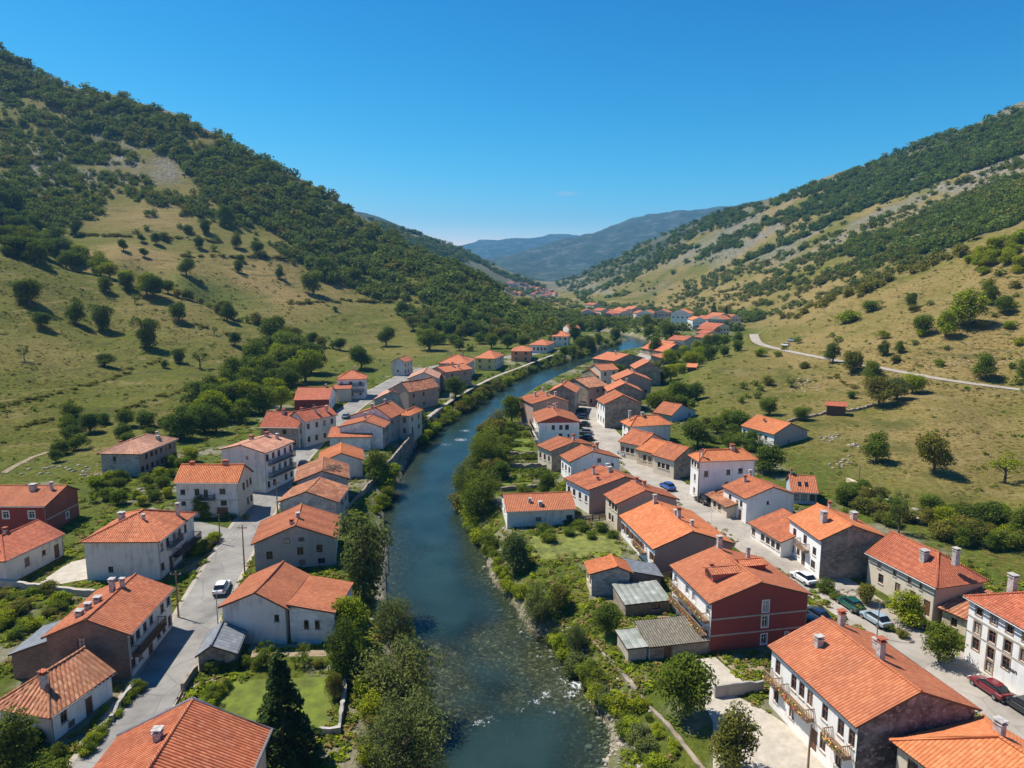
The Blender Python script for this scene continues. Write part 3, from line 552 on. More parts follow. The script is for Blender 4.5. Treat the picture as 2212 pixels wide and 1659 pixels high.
class Wall:
    """one wall plane in house coordinates with true openings; local (s along, z up)"""
    def __init__(s, o, e, w, h, top, zb=-1.6):
        s.o, s.e, s.w, s.h, s.top, s.zb = Vector(o), Vector(e), w, h, top, zb; s.n = Vector((s.e.y, -s.e.x, 0)); s.ops = []
    def at(s, x, z, d=0): return s.o+s.e*x+Vector((0, 0, z))+s.n*d
    def build(s, mb, mi, rec=0.16, bands=None):
        xs = sorted({0, s.w, *[o[0] for o in s.ops], *[o[1] for o in s.ops]}); zs = sorted({s.zb, s.h, *[o[2] for o in s.ops], *[o[3] for o in s.ops]})
        if bands: zs = sorted({*zs, *bands})
        for i in range(len(xs)-1):
            for j in range(len(zs)-1):
                cx, cz = (xs[i]+xs[i+1])/2, (zs[j]+zs[j+1])/2
                if any(o[0] < cx < o[1] and o[2] < cz < o[3] for o in s.ops): continue
                mb.poly([s.at(xs[i], zs[j]), s.at(xs[i+1], zs[j]), s.at(xs[i+1], zs[j+1]), s.at(xs[i], zs[j+1])], mi,
                        [(xs[i], zs[j]), (xs[i+1], zs[j]), (xs[i+1], zs[j+1]), (xs[i], zs[j+1])])
        if s.top and len(s.top) > 0:
            pts = [(0, s.h), (s.w, s.h)]+[t for t in s.top[::-1]]
            mb.poly([s.at(x, z) for x, z in pts], mi, pts)
        for x0, x1, z0, z1 in s.ops:
            for a, b in (((x0,z0),(x1,z0)), ((x1,z0),(x1,z1)), ((x1,z1),(x0,z1)), ((x0,z1),(x0,z0))):
                mb.poly([s.at(*a), s.at(*b), s.at(*b, -rec), s.at(*a, -rec)], mi)
def window_part(parent, wall, x0, x1, z0, z1, fm, d=-0.12, style='', door=False, sur=None):
    """window part in the opening: frame and bars, its pane a sub-part; door part when door"""
    t = 0.07; mb = MB()
    def bx(a0, a1, b0, b1, d0, d1, tgt=mb):
        c = [wall.at(a0, b0, d0), wall.at(a1, b0, d0), wall.at(a1, b1, d0), wall.at(a0, b1, d0), wall.at(a0, b0, d1), wall.at(a1, b0, d1), wall.at(a1, b1, d1), wall.at(a0, b1, d1)]
        for q in ((3,2,1,0),(4,5,6,7),(0,1,5,4),(1,2,6,5),(2,3,7,6),(3,0,4,7)): tgt.poly([c[i] for i in q])
    e = 0.004
    x0 += e; x1 -= e; z0 += e; z1 -= e
    if door:
        bx(x0, x1, z0, z1, d-0.05, d); n = 4
        for k in range(1, n): bx(x0+(x1-x0)*k/n-0.015, x0+(x1-x0)*k/n+0.015, z0+0.06, z1-0.06, d, d+0.02)
        o = link('door', mb.mesh('door'), parent, fm)
        h = MB(); bx(x1-0.2, x1-0.12, z0+0.95, z0+1.1, d+0.02, d+0.08, h); link('handle', h.mesh('handle'), o, M['dmetal']); return o
    for a in ((x0, x0+t, z0, z1), (x1-t, x1, z0, z1), (x0+t, x1-t, z0, z0+t), (x0+t, x1-t, z1-t, z1)): bx(*a, d-0.03, d+0.04)
    if x1-x0 > 0.6: bx((x0+x1)/2-0.03, (x0+x1)/2+0.03, z0+t, z1-t, d-0.03, d+0.03)
    if z1-z0 > 1.0 and 'p' not in style: bx(x0+t, x1-t, z0+(z1-z0)*0.62, z0+(z1-z0)*0.62+0.05, d-0.028, d+0.028)
    o = link('window', mb.mesh('window'), parent, fm)
    g = MB(); g.poly([wall.at(x0, z0, d-0.01), wall.at(x1, z0, d-0.01), wall.at(x1, z1, d-0.01), wall.at(x0, z1, d-0.01)]); rv = random.Random(int(x0*997+z0*131+wall.w*53)+int(wall.o.x*17)).random(); link('pane', g.mesh('pane'), o, M['curtain'] if rv < 0.14 else M['closed'] if rv < 0.27 else M['glass'])
    if 's' in style:
        for sgn, xe in ((-1, x0), (1, x1)):
            s = MB(); a0 = xe-(x1-x0)*0.5 if sgn < 0 else xe; bx(a0+0.02, a0+(x1-x0)*0.5-0.02, z0, z1, 0.02, 0.06, s)
            for k in range(6):
                zz = z0+(z1-z0)*(k+0.5)/6; bx(a0+0.08, a0+(x1-x0)*0.5-0.08, zz-0.05, zz+0.05, 0.06, 0.075, s)
            link('shutter', s.mesh('shutter'), o, M['bframe'])
    if sur is not None:
        s = MB(); w = 0.14
        for a in ((x0-w, x0, z0-w, z1+w), (x1, x1+w, z0-w, z1+w), (x0, x1, z1, z1+w), (x0, x1, z0-w, z0)): bx(*a, 0.0, 0.035, s)
        link('surround', s.mesh('surround'), o, sur)
    else:
        s = MB(); bx(x0-0.08, x1+0.08, z0-0.1, z0-0.005, -0.02, 0.1, s); link('sill', s.mesh('sill'), o, M['conc'])
    return o
def balcony_part(parent, wall, x0, x1, z, depth=1.0, rail=None, flowers=False, solid=None):
    b = MB()
    def bx(a0, a1, b0, b1, d0, d1, tgt):
        c = [wall.at(a0, b0, d0), wall.at(a1, b0, d0), wall.at(a1, b1, d0), wall.at(a0, b1, d0), wall.at(a0, b0, d1), wall.at(a1, b0, d1), wall.at(a1, b1, d1), wall.at(a0, b1, d1)]
        for q in ((3,2,1,0),(4,5,6,7),(0,1,5,4),(1,2,6,5),(2,3,7,6),(3,0,4,7)): tgt.poly([c[i] for i in q])
    bx(x0, x1, z-0.15, z, 0.003, depth, b)
    for k in range(max(2, int((x1-x0)/1.6))+1):
        x = x0+0.1+(x1-x0-0.2)*k/max(2, int((x1-x0)/1.6)); bx(x-0.06, x+0.06, z-0.42, z-0.15, 0.003, depth*0.7, b)
    o = link('balcony', b.mesh('balcony'), parent, solid or M['woodl'])
    r = MB(); n = max(3, int((x1-x0)/0.16))
    for k in range(n+1): x = x0+0.03+(x1-x0-0.06)*k/n; bx(x-0.02, x+0.02, z, z+0.92, depth-0.05, depth-0.01, r)
    for xx in (x0, x1-0.05):
        for k in range(5): dd = 0.05+(depth-0.12)*k/5; bx(xx, xx+0.04, z, z+0.92, dd, dd+0.04, r)
        bx(xx, xx+0.05, z+0.92, z+1.0, 0.003, depth, r)
    bx(x0+0.05, x1-0.05, z+0.92, z+1.0, depth-0.06, depth, r); link('railing', r.mesh('railing'), o, rail or M['woodl'])
    if flowers:
        f = MB(); rr = random.Random(int(x0*100+z*7)); n = int((x1-x0)*34)
        for k in range(n):
            c = wall.at(rr.uniform(x0, x1), z+rr.uniform(0.2, 0.75), depth+rr.uniform(0.0, 0.3)); a = Vector((rr.uniform(-1,1), rr.uniform(-1,1), rr.uniform(-1,1))).normalized()*rr.uniform(0.05, 0.1); bb = a.orthogonal().normalized()*a.length
            f.poly([c-a, c+bb, c+a, c-bb], rr.choice((0, 0, 0, 1, 2, 3)))
        me = f.mesh('flower_box'); fo = link('flower_box', me, o, [M['leafy'], M['fred'], M['forange'], M['fyel']])
    return o
M['leafy'] = simple('flower_leaves', (0.05,0.09,0.02), 0.9); M['fred'] = simple('red_petals', (0.55,0.06,0.04), 0.8); M['forange'] = simple('orange_petals', (0.7,0.28,0.05), 0.8); M['fyel'] = simple('yellow_petals', (0.75,0.55,0.1), 0.8)
HOUSES = {}
def chimney(parent, mbase, x, y, z0, w=0.6, h=1.3, mat=None, seed=0):
    w *= 0.82; h *= 0.86
    rr = random.Random(seed); b = MB(); d = w*rr.uniform(0.75, 1.2); b.box(x-w/2, x+w/2, y-d/2, y+d/2, z0-0.7, z0+h)
    o = link('chimney', b.mesh('chimney'), parent, mat or M['chim'])
    c = MB(); c.box(x-w/2-0.07, x+w/2+0.07, y-d/2-0.07, y+d/2+0.07, z0+h+0.002, z0+h+0.1)
    for sx in (-1, 1):
        for sy in (-1, 1): c.box(x+sx*(w/2-0.08)-0.05, x+sx*(w/2-0.08)+0.05, y+sy*(d/2-0.08)-0.05, y+sy*(d/2-0.08)+0.05, z0+h+0.1, z0+h+0.3)
    c.box(x-w/2-0.1, x+w/2+0.1, y-d/2-0.1, y+d/2+0.1, z0+h+0.302, z0+h+0.38); link('cap', c.mesh('cap'), o, M['t_red'] if rr.random() < 0.4 else M['chim'])
    return o
def frame_of(A, B, C, base=None, h=None, depth=None, z0=None):
    """eave corners in the photo -> ground level, eave height, plan frame"""
    if z0 is None:
        if base is not None: G = hit(*base[1]); z0 = G.z
        else:
            z0 = Pf(at_floor(*B).y)
            for _ in range(6):
                q = at_z(*B, z0+(h or 6)); z0 = min(ground(q.x, q.y), ground(q.x, q.y)) 
    if h is None:
        c = {'A': A, 'B': B, 'C': C}[base[0]]; e = at_y(c[0], c[1], G.y); h = e.z-z0
    ze = z0+h; a, b = at_z(*A, ze), at_z(*B, ze)
    ab = Vector((b.x-a.x, b.y-a.y)); X = ab.normalized(); W = ab.length
    if C is not None:
        c = at_z(*C, ze); nearA = (Vector((c.x-a.x, c.y-a.y)).length < Vector((c.x-b.x, c.y-b.y)).length)
        o = a if nearA else b; dv = Vector((c.x-o.x, c.y-o.y)); D = dv.length
        ang = math.degrees(math.acos(max(-1, min(1, abs(dv.normalized().dot(X))))))
        if D > W*1.15:                                       # trust the longer visible edge
            Y = dv.normalized(); Xn = Vector((Y.y, -Y.x)); X = Xn if Xn.dot(X) > 0 else -Xn
            W = abs(ab.dot(X)); 
            if not nearA: a = Vector((b.x-X.x*W, b.y-X.y*W, ze))
            D = abs(dv.dot(Y))
        else:
            Y = Vector((-X.y, X.x)); D = abs(dv.dot(Y))
    else:
        ang = 90; Y = Vector((-X.y, X.x)); D = abs(depth)
        if depth < 0: a = a-Vector((Y.x*D, Y.y*D, 0))
    return dict(o=Vector((a.x, a.y, z0)), X=X, Y=Vector((-X.y, X.x)), W=W, D=D, h=h, ang=ang)
DIAG = []
def house(label, A, B, C=None, base=None, h=None, depth=None, ridge='d', roof='gable', apex=None, rise=None, wall='white', walls=None, rmat='t_orange',
          win=None, doors=None, chim=(), balc=(), frame='bframe', style='', sur=None, cat='house', name='house', group=None, ov=0.45, corr=None, bands=None, z0=None, gw=(), ridgecap=True, fl=None, top=None, wsize=(0.95,1.25), soff=None):
    F = frame_of(A, B, C, base, h, depth, z0); o, X, Y, W, D, h = F['o'], F['X'], F['Y'], F['W'], F['D'], F['h']
    e = empty(name, o, math.atan2(X.y, X.x)); tag(e, label, cat, group)
    def loc(p): d = Vector((p.x-o.x, p.y-o.y)); return d.dot(X), d.dot(Y), p.z-o.z
    dist = o.y
    sx = W/2
    if apex is not None:                                     # where the ray meets the gable's vertical plane
        d = ray(*apex); cl = loc(Vector((0, 0, CAMZ))); dl = Vector((Vector((d.x, d.y)).dot(X), Vector((d.x, d.y)).dot(Y), d.z))
        if ridge == 'd': t = (0-cl[1])/dl.y
        else: t = (W-cl[0])/dl.x
        q = (cl[0]+dl.x*t, cl[1]+dl.y*t, cl[2]+dl.z*t); rise = q[2]-h; sx = q[0] if ridge == 'd' else q[1]
    span = W if ridge == 'd' else D
    raw = (rise, sx/span if apex else 0.5)
    if rise is None: rise = span*0.21
    rise = min(max(rise, span*0.12), span*0.33); sx = min(max(sx if apex else span/2, span*0.36), span*0.64)
    DIAG.append((label[:40], round(o.x,1), round(o.y,1), 'W%.1f D%.1f h%.1f z0 %.1f ang%.0f rise %.1f(%s) s%.2f' % (W, D, h, o.z, F['ang'], rise, raw[0] and round(raw[0],1), raw[1])))
    corr_ = (0.045 if dist < 190 else 0.0) if corr is None else corr
    rm = M[rmat]; tm = [rm, M['wood']]
    # roof
    mb = MB(); pw = {'t_old': 0.5, 't_pink': 0.48, 'slate': 0.6, 't_brown': 0.3, 'mossy': 0.9}.get(rmat, 0.30); kw = dict(corr=0 if rmat in ('slate',) else corr_, pitch=pw, ny=6 if dist < 200 else 3)
    if rmat in ('t_old', 't_pink'): kw['corr'] = corr_*2.2
    sd = int(abs(o.x*10+o.y)); hz = h
    if roof == 'gable' or roof.startswith('hip'):
        if ridge == 'd':
            y0, y1 = 0, D; f0 = 0 if roof in ('gable', 'hipb') else min(sx*0.95, D*0.45); f1 = D-(0 if roof in ('gable', 'hipf') else min(sx*0.95, D*0.45))
            P0, P1 = (sx, f0, h+rise), (sx, f1, h+rise)
            slab(mb, (0, D, h), (0, 0, h), P0, P1, seed=sd, **kw); slab(mb, (W, 0, h), (W, D, h), P1, P0, seed=sd+1, **kw)
            if f0 > 0: slab(mb, (0, 0, h), (W, 0, h), P0, P0, seed=sd+2, **kw)
            if f1 < D: slab(mb, (W, D, h), (0, D, h), P1, P1, seed=sd+3, **kw)
            caps = [(P0, P1)]+([((0,0,h),P0),((W,0,h),P0)] if f0 > 0 else [])+([((0,D,h),P1),((W,D,h),P1)] if f1 < D else [])
        else:
            g0 = 0 if roof in ('gable', 'hipr') else min(sx*0.95, W*0.45); g1 = W-(0 if roof in ('gable', 'hipl') else min(sx*0.95, W*0.45))
            P0, P1 = (g0, sx, h+rise), (g1, sx, h+rise)
            slab(mb, (0, 0, h), (W, 0, h), P1, P0, seed=sd, **kw); slab(mb, (W, D, h), (0, D, h), P0, P1, seed=sd+1, **kw)
            if g0 > 0: slab(mb, (0, D, h), (0, 0, h), P0, P0, seed=sd+2, **kw)
            if g1 < W: slab(mb, (W, 0, h), (W, D, h), P1, P1, seed=sd+3, **kw)
            caps = [(P0, P1)]+([((0,0,h),P0),((0,D,h),P0)] if g0 > 0 else [])+([((W,0,h),P1),((W,D,h),P1)] if g1 < W else [])
    else:                                                    # shed: rises from front to back
        slab(mb, (0, 0, h), (W, 0, h), (W, D, h+rise), (0, D, h+rise), seed=sd, **kw); caps = []
    for a, b in caps:
        a, b = Vector(a), Vector(b); n = max(2, int((b-a).length/1.5)); pts = [a.lerp(b, k/n)+Vector((0, 0, 0.03-0.06*math.sin(math.pi*k/n)*(a.z == b.z))) for k in range(n+1)]
        if dist < 260: mb.tube(pts, 0.14, 6, 0)
    roof_o = link('roof', mb.mesh('roof'), e, tm)
    # walls
    ww = dict(f=wall, r=wall, l=wall, b=wall); ww.update(walls or {}); mats = []; 
    def mi(k):
        mm = M[ww[k]]
        if mm not in mats: mats.append(mm)
        return mats.index(mm)
    pit = rise/max(0.1, min(sx, span-sx) if roof != 'shed' else D); hw = h+min(ov*pit, 0.25) if roof != 'shed' else h
    x0, x1, y0, y1 = ov, W-ov, ov, D-ov
    if ridge == 'd' and roof in ('gable', 'hipb', 'hipf'): y0, y1 = (0.25 if roof != 'hipf' else ov), (D-0.25 if roof != 'hipb' else D-ov)
    if ridge == 'w' and roof in ('gable', 'hipl', 'hipr'): x0, x1 = (0.25 if roof != 'hipl' else ov), (W-0.25 if roof != 'hipr' else W-ov)
    zr = h+rise-0.1
    def gtop(w, s):
        return [(0, h+0.02), (s, zr), (w, h+0.02)]
    topf = gtop(x1-x0, sx-x0) if ridge == 'd' and roof in ('gable', 'hipb') else []
    topb = [(0, h+0.02), (x1-sx, zr), (x1-x0, h+0.02)] if ridge == 'd' and roof in ('gable', 'hipf') else []
    topr = gtop(y1-y0, sx-y0) if ridge == 'w' and roof in ('gable', 'hipl') else []
    topl = [(0, h+0.02), (y1-sx, zr), (y1-y0, h+0.02)] if ridge == 'w' and roof in ('gable', 'hipr') else []
    hb = h
    if roof == 'shed':
        topr = [(0, h), (y1-y0, h+rise*(y1/D)-0.1)]; topl = [(0, h+rise*(y1/D)-0.1), (y1-y0, h)]; topb = [(0, h+rise*(y1/D)-0.1), (x1-x0, h+rise*(y1/D)-0.1)]
    hh = h-0.05 if roof != 'shed' else h-0.1
    WL = {'f': Wall((x0, y0, 0), (1, 0, 0), x1-x0, hh, topf), 'r': Wall((x1, y0, 0), (0, 1, 0), y1-y0, hh, topr),
          'b': Wall((x1, y1, 0), (-1, 0, 0), x1-x0, hh, topb), 'l': Wall((x0, y1, 0), (0, -1, 0), y1-y0, hh, topl)}
    rr = random.Random(sd); todo = []
    nst = max(1, round(h/2.75))
    for k, sp_ in (win or {}).items():
        wl = WL[k]
        if isinstance(sp_, tuple):
            rows, cols = sp_; rows = min(rows, max(1, int(h/2.3)))
            for r_ in range(rows):
                sh = h/rows
                for c_ in range(cols):
                    if rr.random() < 0.08 and len(sp_) < 3: continue
                    w_, h_ = wsize[0]*rr.uniform(0.9, 1.1), min(wsize[1]*rr.uniform(0.9, 1.08), sh*0.55)
                    cx = wl.w*(c_+0.5)/cols+rr.uniform(-0.12, 0.12); cz = sh*r_+sh*0.56
                    todo.append((k, cx-w_/2, cx+w_/2, cz-h_/2, cz+h_/2, False))
        else:
            for (fx, fz, *rest) in sp_:
                w_, h_ = rest if rest else wsize; cx, cz = fx*wl.w, fz*h; todo.append((k, cx-w_/2, cx+w_/2, cz-h_/2, min(cz+h_/2, hh-0.08), False))
    for (k, fx, w_, h_) in (doors or ()):
        wl = WL[k]; todo.append((k, fx*wl.w-w_/2, fx*wl.w+w_/2, 0.02, min(h_, hh-0.1), True))
    good = []
    for t in todo:
        wl = WL[t[0]]
        if t[1] < 0.2 or t[2] > wl.w-0.2 or t[3] < 0 or t[4] > hh-0.05 or t[4]-t[3] < 0.3: continue
        if any(g[0] == t[0] and t[1] < g[2]+0.25 and t[2] > g[1]-0.25 and t[3] < g[4]+0.2 and t[4] > g[3]-0.2 for g in good):
            if not t[5]: continue
            good = [g for g in good if not (g[0] == t[0] and t[1] < g[2]+0.25 and t[2] > g[1]-0.25 and t[3] < g[4]+0.2 and t[4] > g[3]-0.2)]
        good.append(t)
    for t in good: WL[t[0]].ops.append(t[1:5])
    mbw = MB()
    for k in 'frbl': WL[k].build(mbw, mi(k))
    if roof == 'shed': pass
    link('wall', mbw.mesh('wall'), e, mats)
    for k, a, b, c, d, dr in good:
        window_part(e, WL[k], a, b, c, d, M['bframe'] if dr else M[frame], door=dr, style=style, sur=M[sur] if sur else None)
    for (k, fx, fz, w_, h_) in gw:                            # small windows high in a gable, set on the wall face
        wl = WL[k]; window_part(e, wl, fx*wl.w-w_/2, fx*wl.w+w_/2, h*fz-h_/2, h*fz+h_/2, M[frame], d=0.05, style='p', sur=M[sur] if sur else None)
    for (k, f0, f1, fz, *opt) in balc:
        opt = opt[0] if opt else {}; wl = WL[k]; balcony_part(e, wl, f0*wl.w, f1*wl.w, fz*h, **opt)
    for (k, z) in (bands or ()):
        b = MB(); wl = WL[k]; c = [wl.at(0, z*h-0.09, d) for d in (0.0, 0.03)]
        q = [wl.at(0, z*h-0.09, 0.002), wl.at(wl.w, z*h-0.09, 0.002), wl.at(wl.w, z*h+0.09, 0.002), wl.at(0, z*h+0.09, 0.002)]; q2 = [p+wl.n*0.04 for p in q]
        b.poly(q2); 
        for i in range(4): b.poly([q[i], q[(i+1) % 4], q2[(i+1) % 4], q2[i]])
        link('string_course', b.mesh('string_course'), e, M['conc'])
    for i, (fx, fy, *op) in enumerate(chim):
        x, y = fx*W, fy*D
        t = (1-abs(x-sx)/(sx if x < sx else W-sx)) if ridge == 'd' else (1-abs(y-sx)/(sx if y < sx else D-sx))
        if roof == 'shed': t = y/D
        chimney(roof_o, None, x, y, h+rise*max(0, t), op[0] if op else 0.6, op[1] if len(op) > 1 else 1.2, seed=sd+i)
    if dist < 170 and roof != 'shed':                          # gutter and downpipe
        g = MB()
        if ridge == 'd':
            g.tube([(W+0.08, 0.05, h-0.06), (W+0.08, D-0.05, h-0.1)], 0.07, 6)
            g.tube([(W+0.08, 0.1, h-0.1), (x1+0.08, y0+0.1, h-0.5), (x1+0.08, y0+0.1, -1)], 0.05, 6)
        else:
            g.tube([(0.05, -0.08, h-0.06), (W-0.05, -0.08, h-0.1)], 0.07, 6); g.tube([(W-0.1, -0.08, h-0.1), (x1-0.1, y0-0.08, h-0.5), (x1-0.1, y0-0.08, -1)], 0.05, 6)
        link('gutter', g.mesh('gutter'), e, M['metal'])
    HOUSES[label] = dict(e=e, roof=roof_o, W=W, D=D, h=h, rise=rise, sx=sx, WL=WL)
    return HOUSES[label]
def wing(H, x0, x1, y0, y1, h, rise, rmat, wall, low='f', kind='lean_to', flat=False):
    """attached lower block in house coordinates: roof falls towards side `low`"""
    e = H['e']; mb = MB(); c = {'f': ((x0,y0),(x1,y0),(x1,y1),(x0,y1)), 'b': ((x1,y1),(x0,y1),(x0,y0),(x1,y0)), 'l': ((x0,y1),(x0,y0),(x1,y0),(x1,y1)), 'r': ((x1,y0),(x1,y1),(x0,y1),(x0,y0))}[low]
    z = (h, h, h+rise, h+rise); p = [(c[i][0], c[i][1], z[i]) for i in range(4)]
    slab(mb, p[0], p[1], p[2], p[3], corr=0.045 if e.location.y < 190 else 0, ny=4, seed=3)
    w = MB(); i = 0.25; q = [(x0+i,y0+i),(x1-i,y0+i),(x1-i,y1-i),(x0+i,y1-i)]
    def zt(x, y):
        t = {'f': (y-y0)/(y1-y0), 'b': (y1-y)/(y1-y0), 'l': (x-x0)/(x1-x0), 'r': (x1-x)/(x1-x0)}[low]; return h+rise*t-0.12
    for k in range(4):
        a, b = q[k], q[(k+1) % 4]; w.poly([(*a, -1.6), (*b, -1.6), (*b, zt(*b)), (*a, zt(*a))], 0, [(a[0]+a[1], -1.6), (b[0]+b[1], -1.6), (b[0]+b[1], zt(*b)), (a[0]+a[1], zt(*a))])
    o = link(kind, w.mesh(kind), e, M[wall]); link('roof', mb.mesh('roof'), o, [M[rmat], M['wood']]); return o
# ------------------------------------------------------------------ houses on the left bank
W2 = dict(solid=M['conc'], rail=M['dmetal'])
house('long house of red brick at the left edge with white framed windows', (-75,1094), (97,1094), (192,1057), base=('B',(98,1156)), ridge='w', apex=(146,1048), wall='redbrick', walls=dict(f='red'), rmat='t_orange',
      win=dict(f=[(0.47,0.68,1.0,1.2),(0.81,0.68,1.0,1.2),(0.83,0.2,1.1,0.9)], r=[(0.62,0.3,0.8,1.0)]), frame='frame', sur='frame', chim=((0.62,0.5,1.1,0.8),(0.86,0.5,0.5,1.2)), bands=[('r',0.5)])
house('low white house with a hipped red roof below the red brick house', (10,1214), (142,1153), None, depth=9, base=('B',(142,1198)), ridge='w', roof='hipl', rise=2.0, wall='dirty', rmat='t_red', win=dict(f=[(0.35,0.5,0.9,1.3),(0.65,0.55,0.7,0.8)]), doors=[('f',0.88,1.0,2.2)], chim=((0.15,0.4,0.7,1.0),(0.5,0.55,0.5,0.7)))
house('white house under a hipped orange roof with dark balconies facing the street', (170,1172), (344,1171), (422,1108), base=('B',(352,1256)), ridge='d', roof='hip', rise=2.4, wall='dirty', rmat='t_orange', win=dict(f=[(0.33,0.28,0.7,0.9)], r=(3,6)), doors=[('r',0.3,1.2,2.3),('r',0.7,2.2,2.4)], chim=((0.30,0.42,0.9,1.0),(0.86,0.75,0.55,1.9),(0.62,0.35,0.4,0.5)), balc=[('r',0.35,0.98,0.36,dict(rail=M['dmetal'],solid=M['dmetal'],depth=1.2)),('r',0.2,0.5,0.66,W2)])
H = house('tall brown brick house beside the street with chimneys along its ridge', (99,1369), (282,1372), (377,1270), base=('B',(282,1470)), apex=(184,1338), wall='brick', walls=dict(r='dirty'), rmat='t_orange', win=dict(f=[(0.42,0.82,0.8,1.3),(0.42,0.32,0.75,1.9)], r=(2,7)), doors=[('r',0.45,1.2,2.3)], chim=((0.3,0.22,0.8,0.4),(0.33,0.33,0.7,0.5),(0.36,0.46,0.8,0.4),(0.42,0.66,0.6,1.4),(0.52,0.7,0.5,0.8)), balc=[('r',0.05,0.66,0.5,dict(rail=M['wood'],solid=M['wood'],depth=1.0))])
wing(H, -4.2, 0.5, 1.0, 7.5, 2.9, 1.6, 'slate', 'brick', 'l')
house('white house with old ochre tiles and a hipped end at the lower left', (-30,1530), (107,1553), (222,1447), h=2.9, ridge='d', roof='hipf', rise=2.3, wall='white', walls=dict(f='dirty'), rmat='t_old', win=dict(r=[(0.2,0.62,0.75,1.2),(0.48,0.62,0.75,1.2),(0.74,0.62,0.7,1.1),(0.3,0.2,0.8,0.7)]), doors=[('r',0.6,0.9,2.0)], chim=((0.62,0.28,0.7,1.2),), frame='bframe')
H = house('large tiled roof with grey gutters cut by the bottom edge of the photo', (255,1590), (585,1577), None, depth=-15, h=6.0, ridge='d', apex=None, rise=3.0, corr=0.06, wall='cream', rmat='t_orange', win=dict(r=(2,4)), chim=((0.42,0.72,0.7,0.6),(0.38,0.4,0.9,0.6)))
g = MB(); W_h, D_h, h_h, r_h, s_h = H['W'], H['D'], H['h'], H['rise'], H['sx']
g.tube([(-0.1, D_h+0.05, h_h+0.02), (s_h, D_h+0.05, h_h+r_h+0.12), (W_h+0.1, D_h+0.05, h_h+0.02), (W_h+0.12, 0, h_h+0.02)], 0.13, 6); link('verge_flashing', g.mesh('verge_flashing'), H['roof'], M['metal'])
mb = MB(); q0, q1, q2 = (s_h+1.2, 5.2, h_h+r_h*0.72), (W_h+0.5, 3.4, h_h+0.75), (W_h+0.5, 7.4, h_h+0.75)
slab(mb, (W_h+0.5, 2.6, h_h+0.1), (W_h*0.72, 2.6, h_h+r_h*0.5), (s_h+1.2, 5.2, h_h+r_h*0.8), (W_h+0.5, 5.2, h_h+r_h*0.55), corr=0.05, ny=4); slab(mb, (W_h*0.72, 7.8, h_h+r_h*0.5), (W_h+0.5, 7.8, h_h+0.1), (W_h+0.5, 5.2, h_h+r_h*0.55), (s_h+1.2, 5.2, h_h+r_h*0.8), corr=0.05, ny=4); mb.tube([(s_h+1.2, 5.2, h_h+r_h*0.8+.05), (W_h+0.5, 5.2, h_h+r_h*0.55+.05)], 0.14, 6); link('cross_gable', mb.mesh('cross_gable'), H['roof'], [M['t_orange'], M['wood']])
H = house('whitewashed house with a bent orange roof beside the slate shed', (470,1313), (622,1316), (681,1245), h=4.6, z0=None, base=None, ridge='d', apex=(550,1280), wall='dirty', rmat='t_orange', win=dict(f=[(0.86,0.72,0.6,0.9)]))
WB = H
H = house('slate roofed grey shed at the edge of the street', (426,1409), (511,1412), (533,1359), base=('A',(431,1442)), apex=(455,1395), wall='stone', rmat='slate', corr=0, name='shed', cat='shed', ov=0.3, doors=[('l',0.5,1.6,2.0)])
house('grey house with small square windows scattered over its wide gable', (541,1177), (730,1163), (740,1114), base=('A',(551,1237)), apex=(638,1135), wall='dirty', walls=dict(f='grey'), rmat='t_orange', win=dict(f=[(0.18,0.55,0.9,1.2),(0.56,0.62,0.9,1.2),(0.80,0.66,0.9,1.2),(0.58,0.2,0.9,0.9),(0.82,0.2,1.0,0.9)], r=(2,3)), gw=[('f',0.4,1.02,0.8,0.8),('f',0.58,1.04,0.8,0.6)], chim=((0.52,0.35,0.6,0.5),(0.46,0.15,0.6,0.5)))
house('rubble stone house with old ochre tiles above the grey gabled house', (598,1085), (731,1085), (741,1052), h=5.2, apex=(661,1062), wall='gstone', rmat='t_old', win=dict(r=(2,3)))
house('stone house whose right roof slope is broken and missing tiles', (635,1042), (755,1034), (768,1002), h=5.4, apex=(695,1017), wall='gstone', walls=dict(r='dirty'), rmat='t_old', win=dict(r=(2,4)))
house('small house with new orange tiles behind the broken stone roof', (687,1000), (787,994), (793,970), base=('B',(785,1030)), ridge='d', rise=1.8, wall='dirty', rmat='t_bright', win=dict(r=(2,2)))
house('low house of whitewashed stone leaning on the long white gable', (707,945), (803,944), None, depth=5, base=('B',(802,974)), roof='shed', ridge='w', rise=1.6, wall='wstone', rmat='t_orange')
house('tall white stone gable standing just behind the left river wall', (729,923), (830,924), (842,908), base=('B',(828,971)), apex=(787,909), wall='grey', walls=dict(f='wstone'), rmat='t_orange', win=dict(r=(3,4)), chim=((0.5,0.5),))
house('row house with a broad orange roof joined to the tall white gable', (752,899), (845,904), (856,888), h=6.2, apex=(823,880), wall='wstone', walls=dict(r='grey'), rmat='t_orange', win=dict(r=(3,3)), chim=((0.45,0.3,0.7,0.9),(0.6,0.7,0.6,0.8)))
house('narrow river house with hipped orange roof at the end of its row', (858,897), (884,899), (890,884), h=5.6, rise=1.3, roof='hip', wall='cream', rmat='t_bright', win=dict(r=(3,2), f=(3,1)))
house('grey stone gable set back from the river path', (805,864), (888,864), (903,847), base=('B',(885,887)), apex=(848,844), wall='gstone', rmat='t_pink', win=dict(r=(2,3)))
house('house with a patchy rust roof behind the grey stone gable', (837,842), (893,846), (904,830), h=6, apex=(866,826), wall='pink', rmat='t_old', win=dict(r=(2,3)))
house('small cream house with orange hipped roof above the river garden', (900,838), (926,846), (934,838), base=('B',(928,862)), roof='hip', rise=1.1, wall='cream', rmat='t_bright', win=dict(f=(1,2), r=(1,1)))
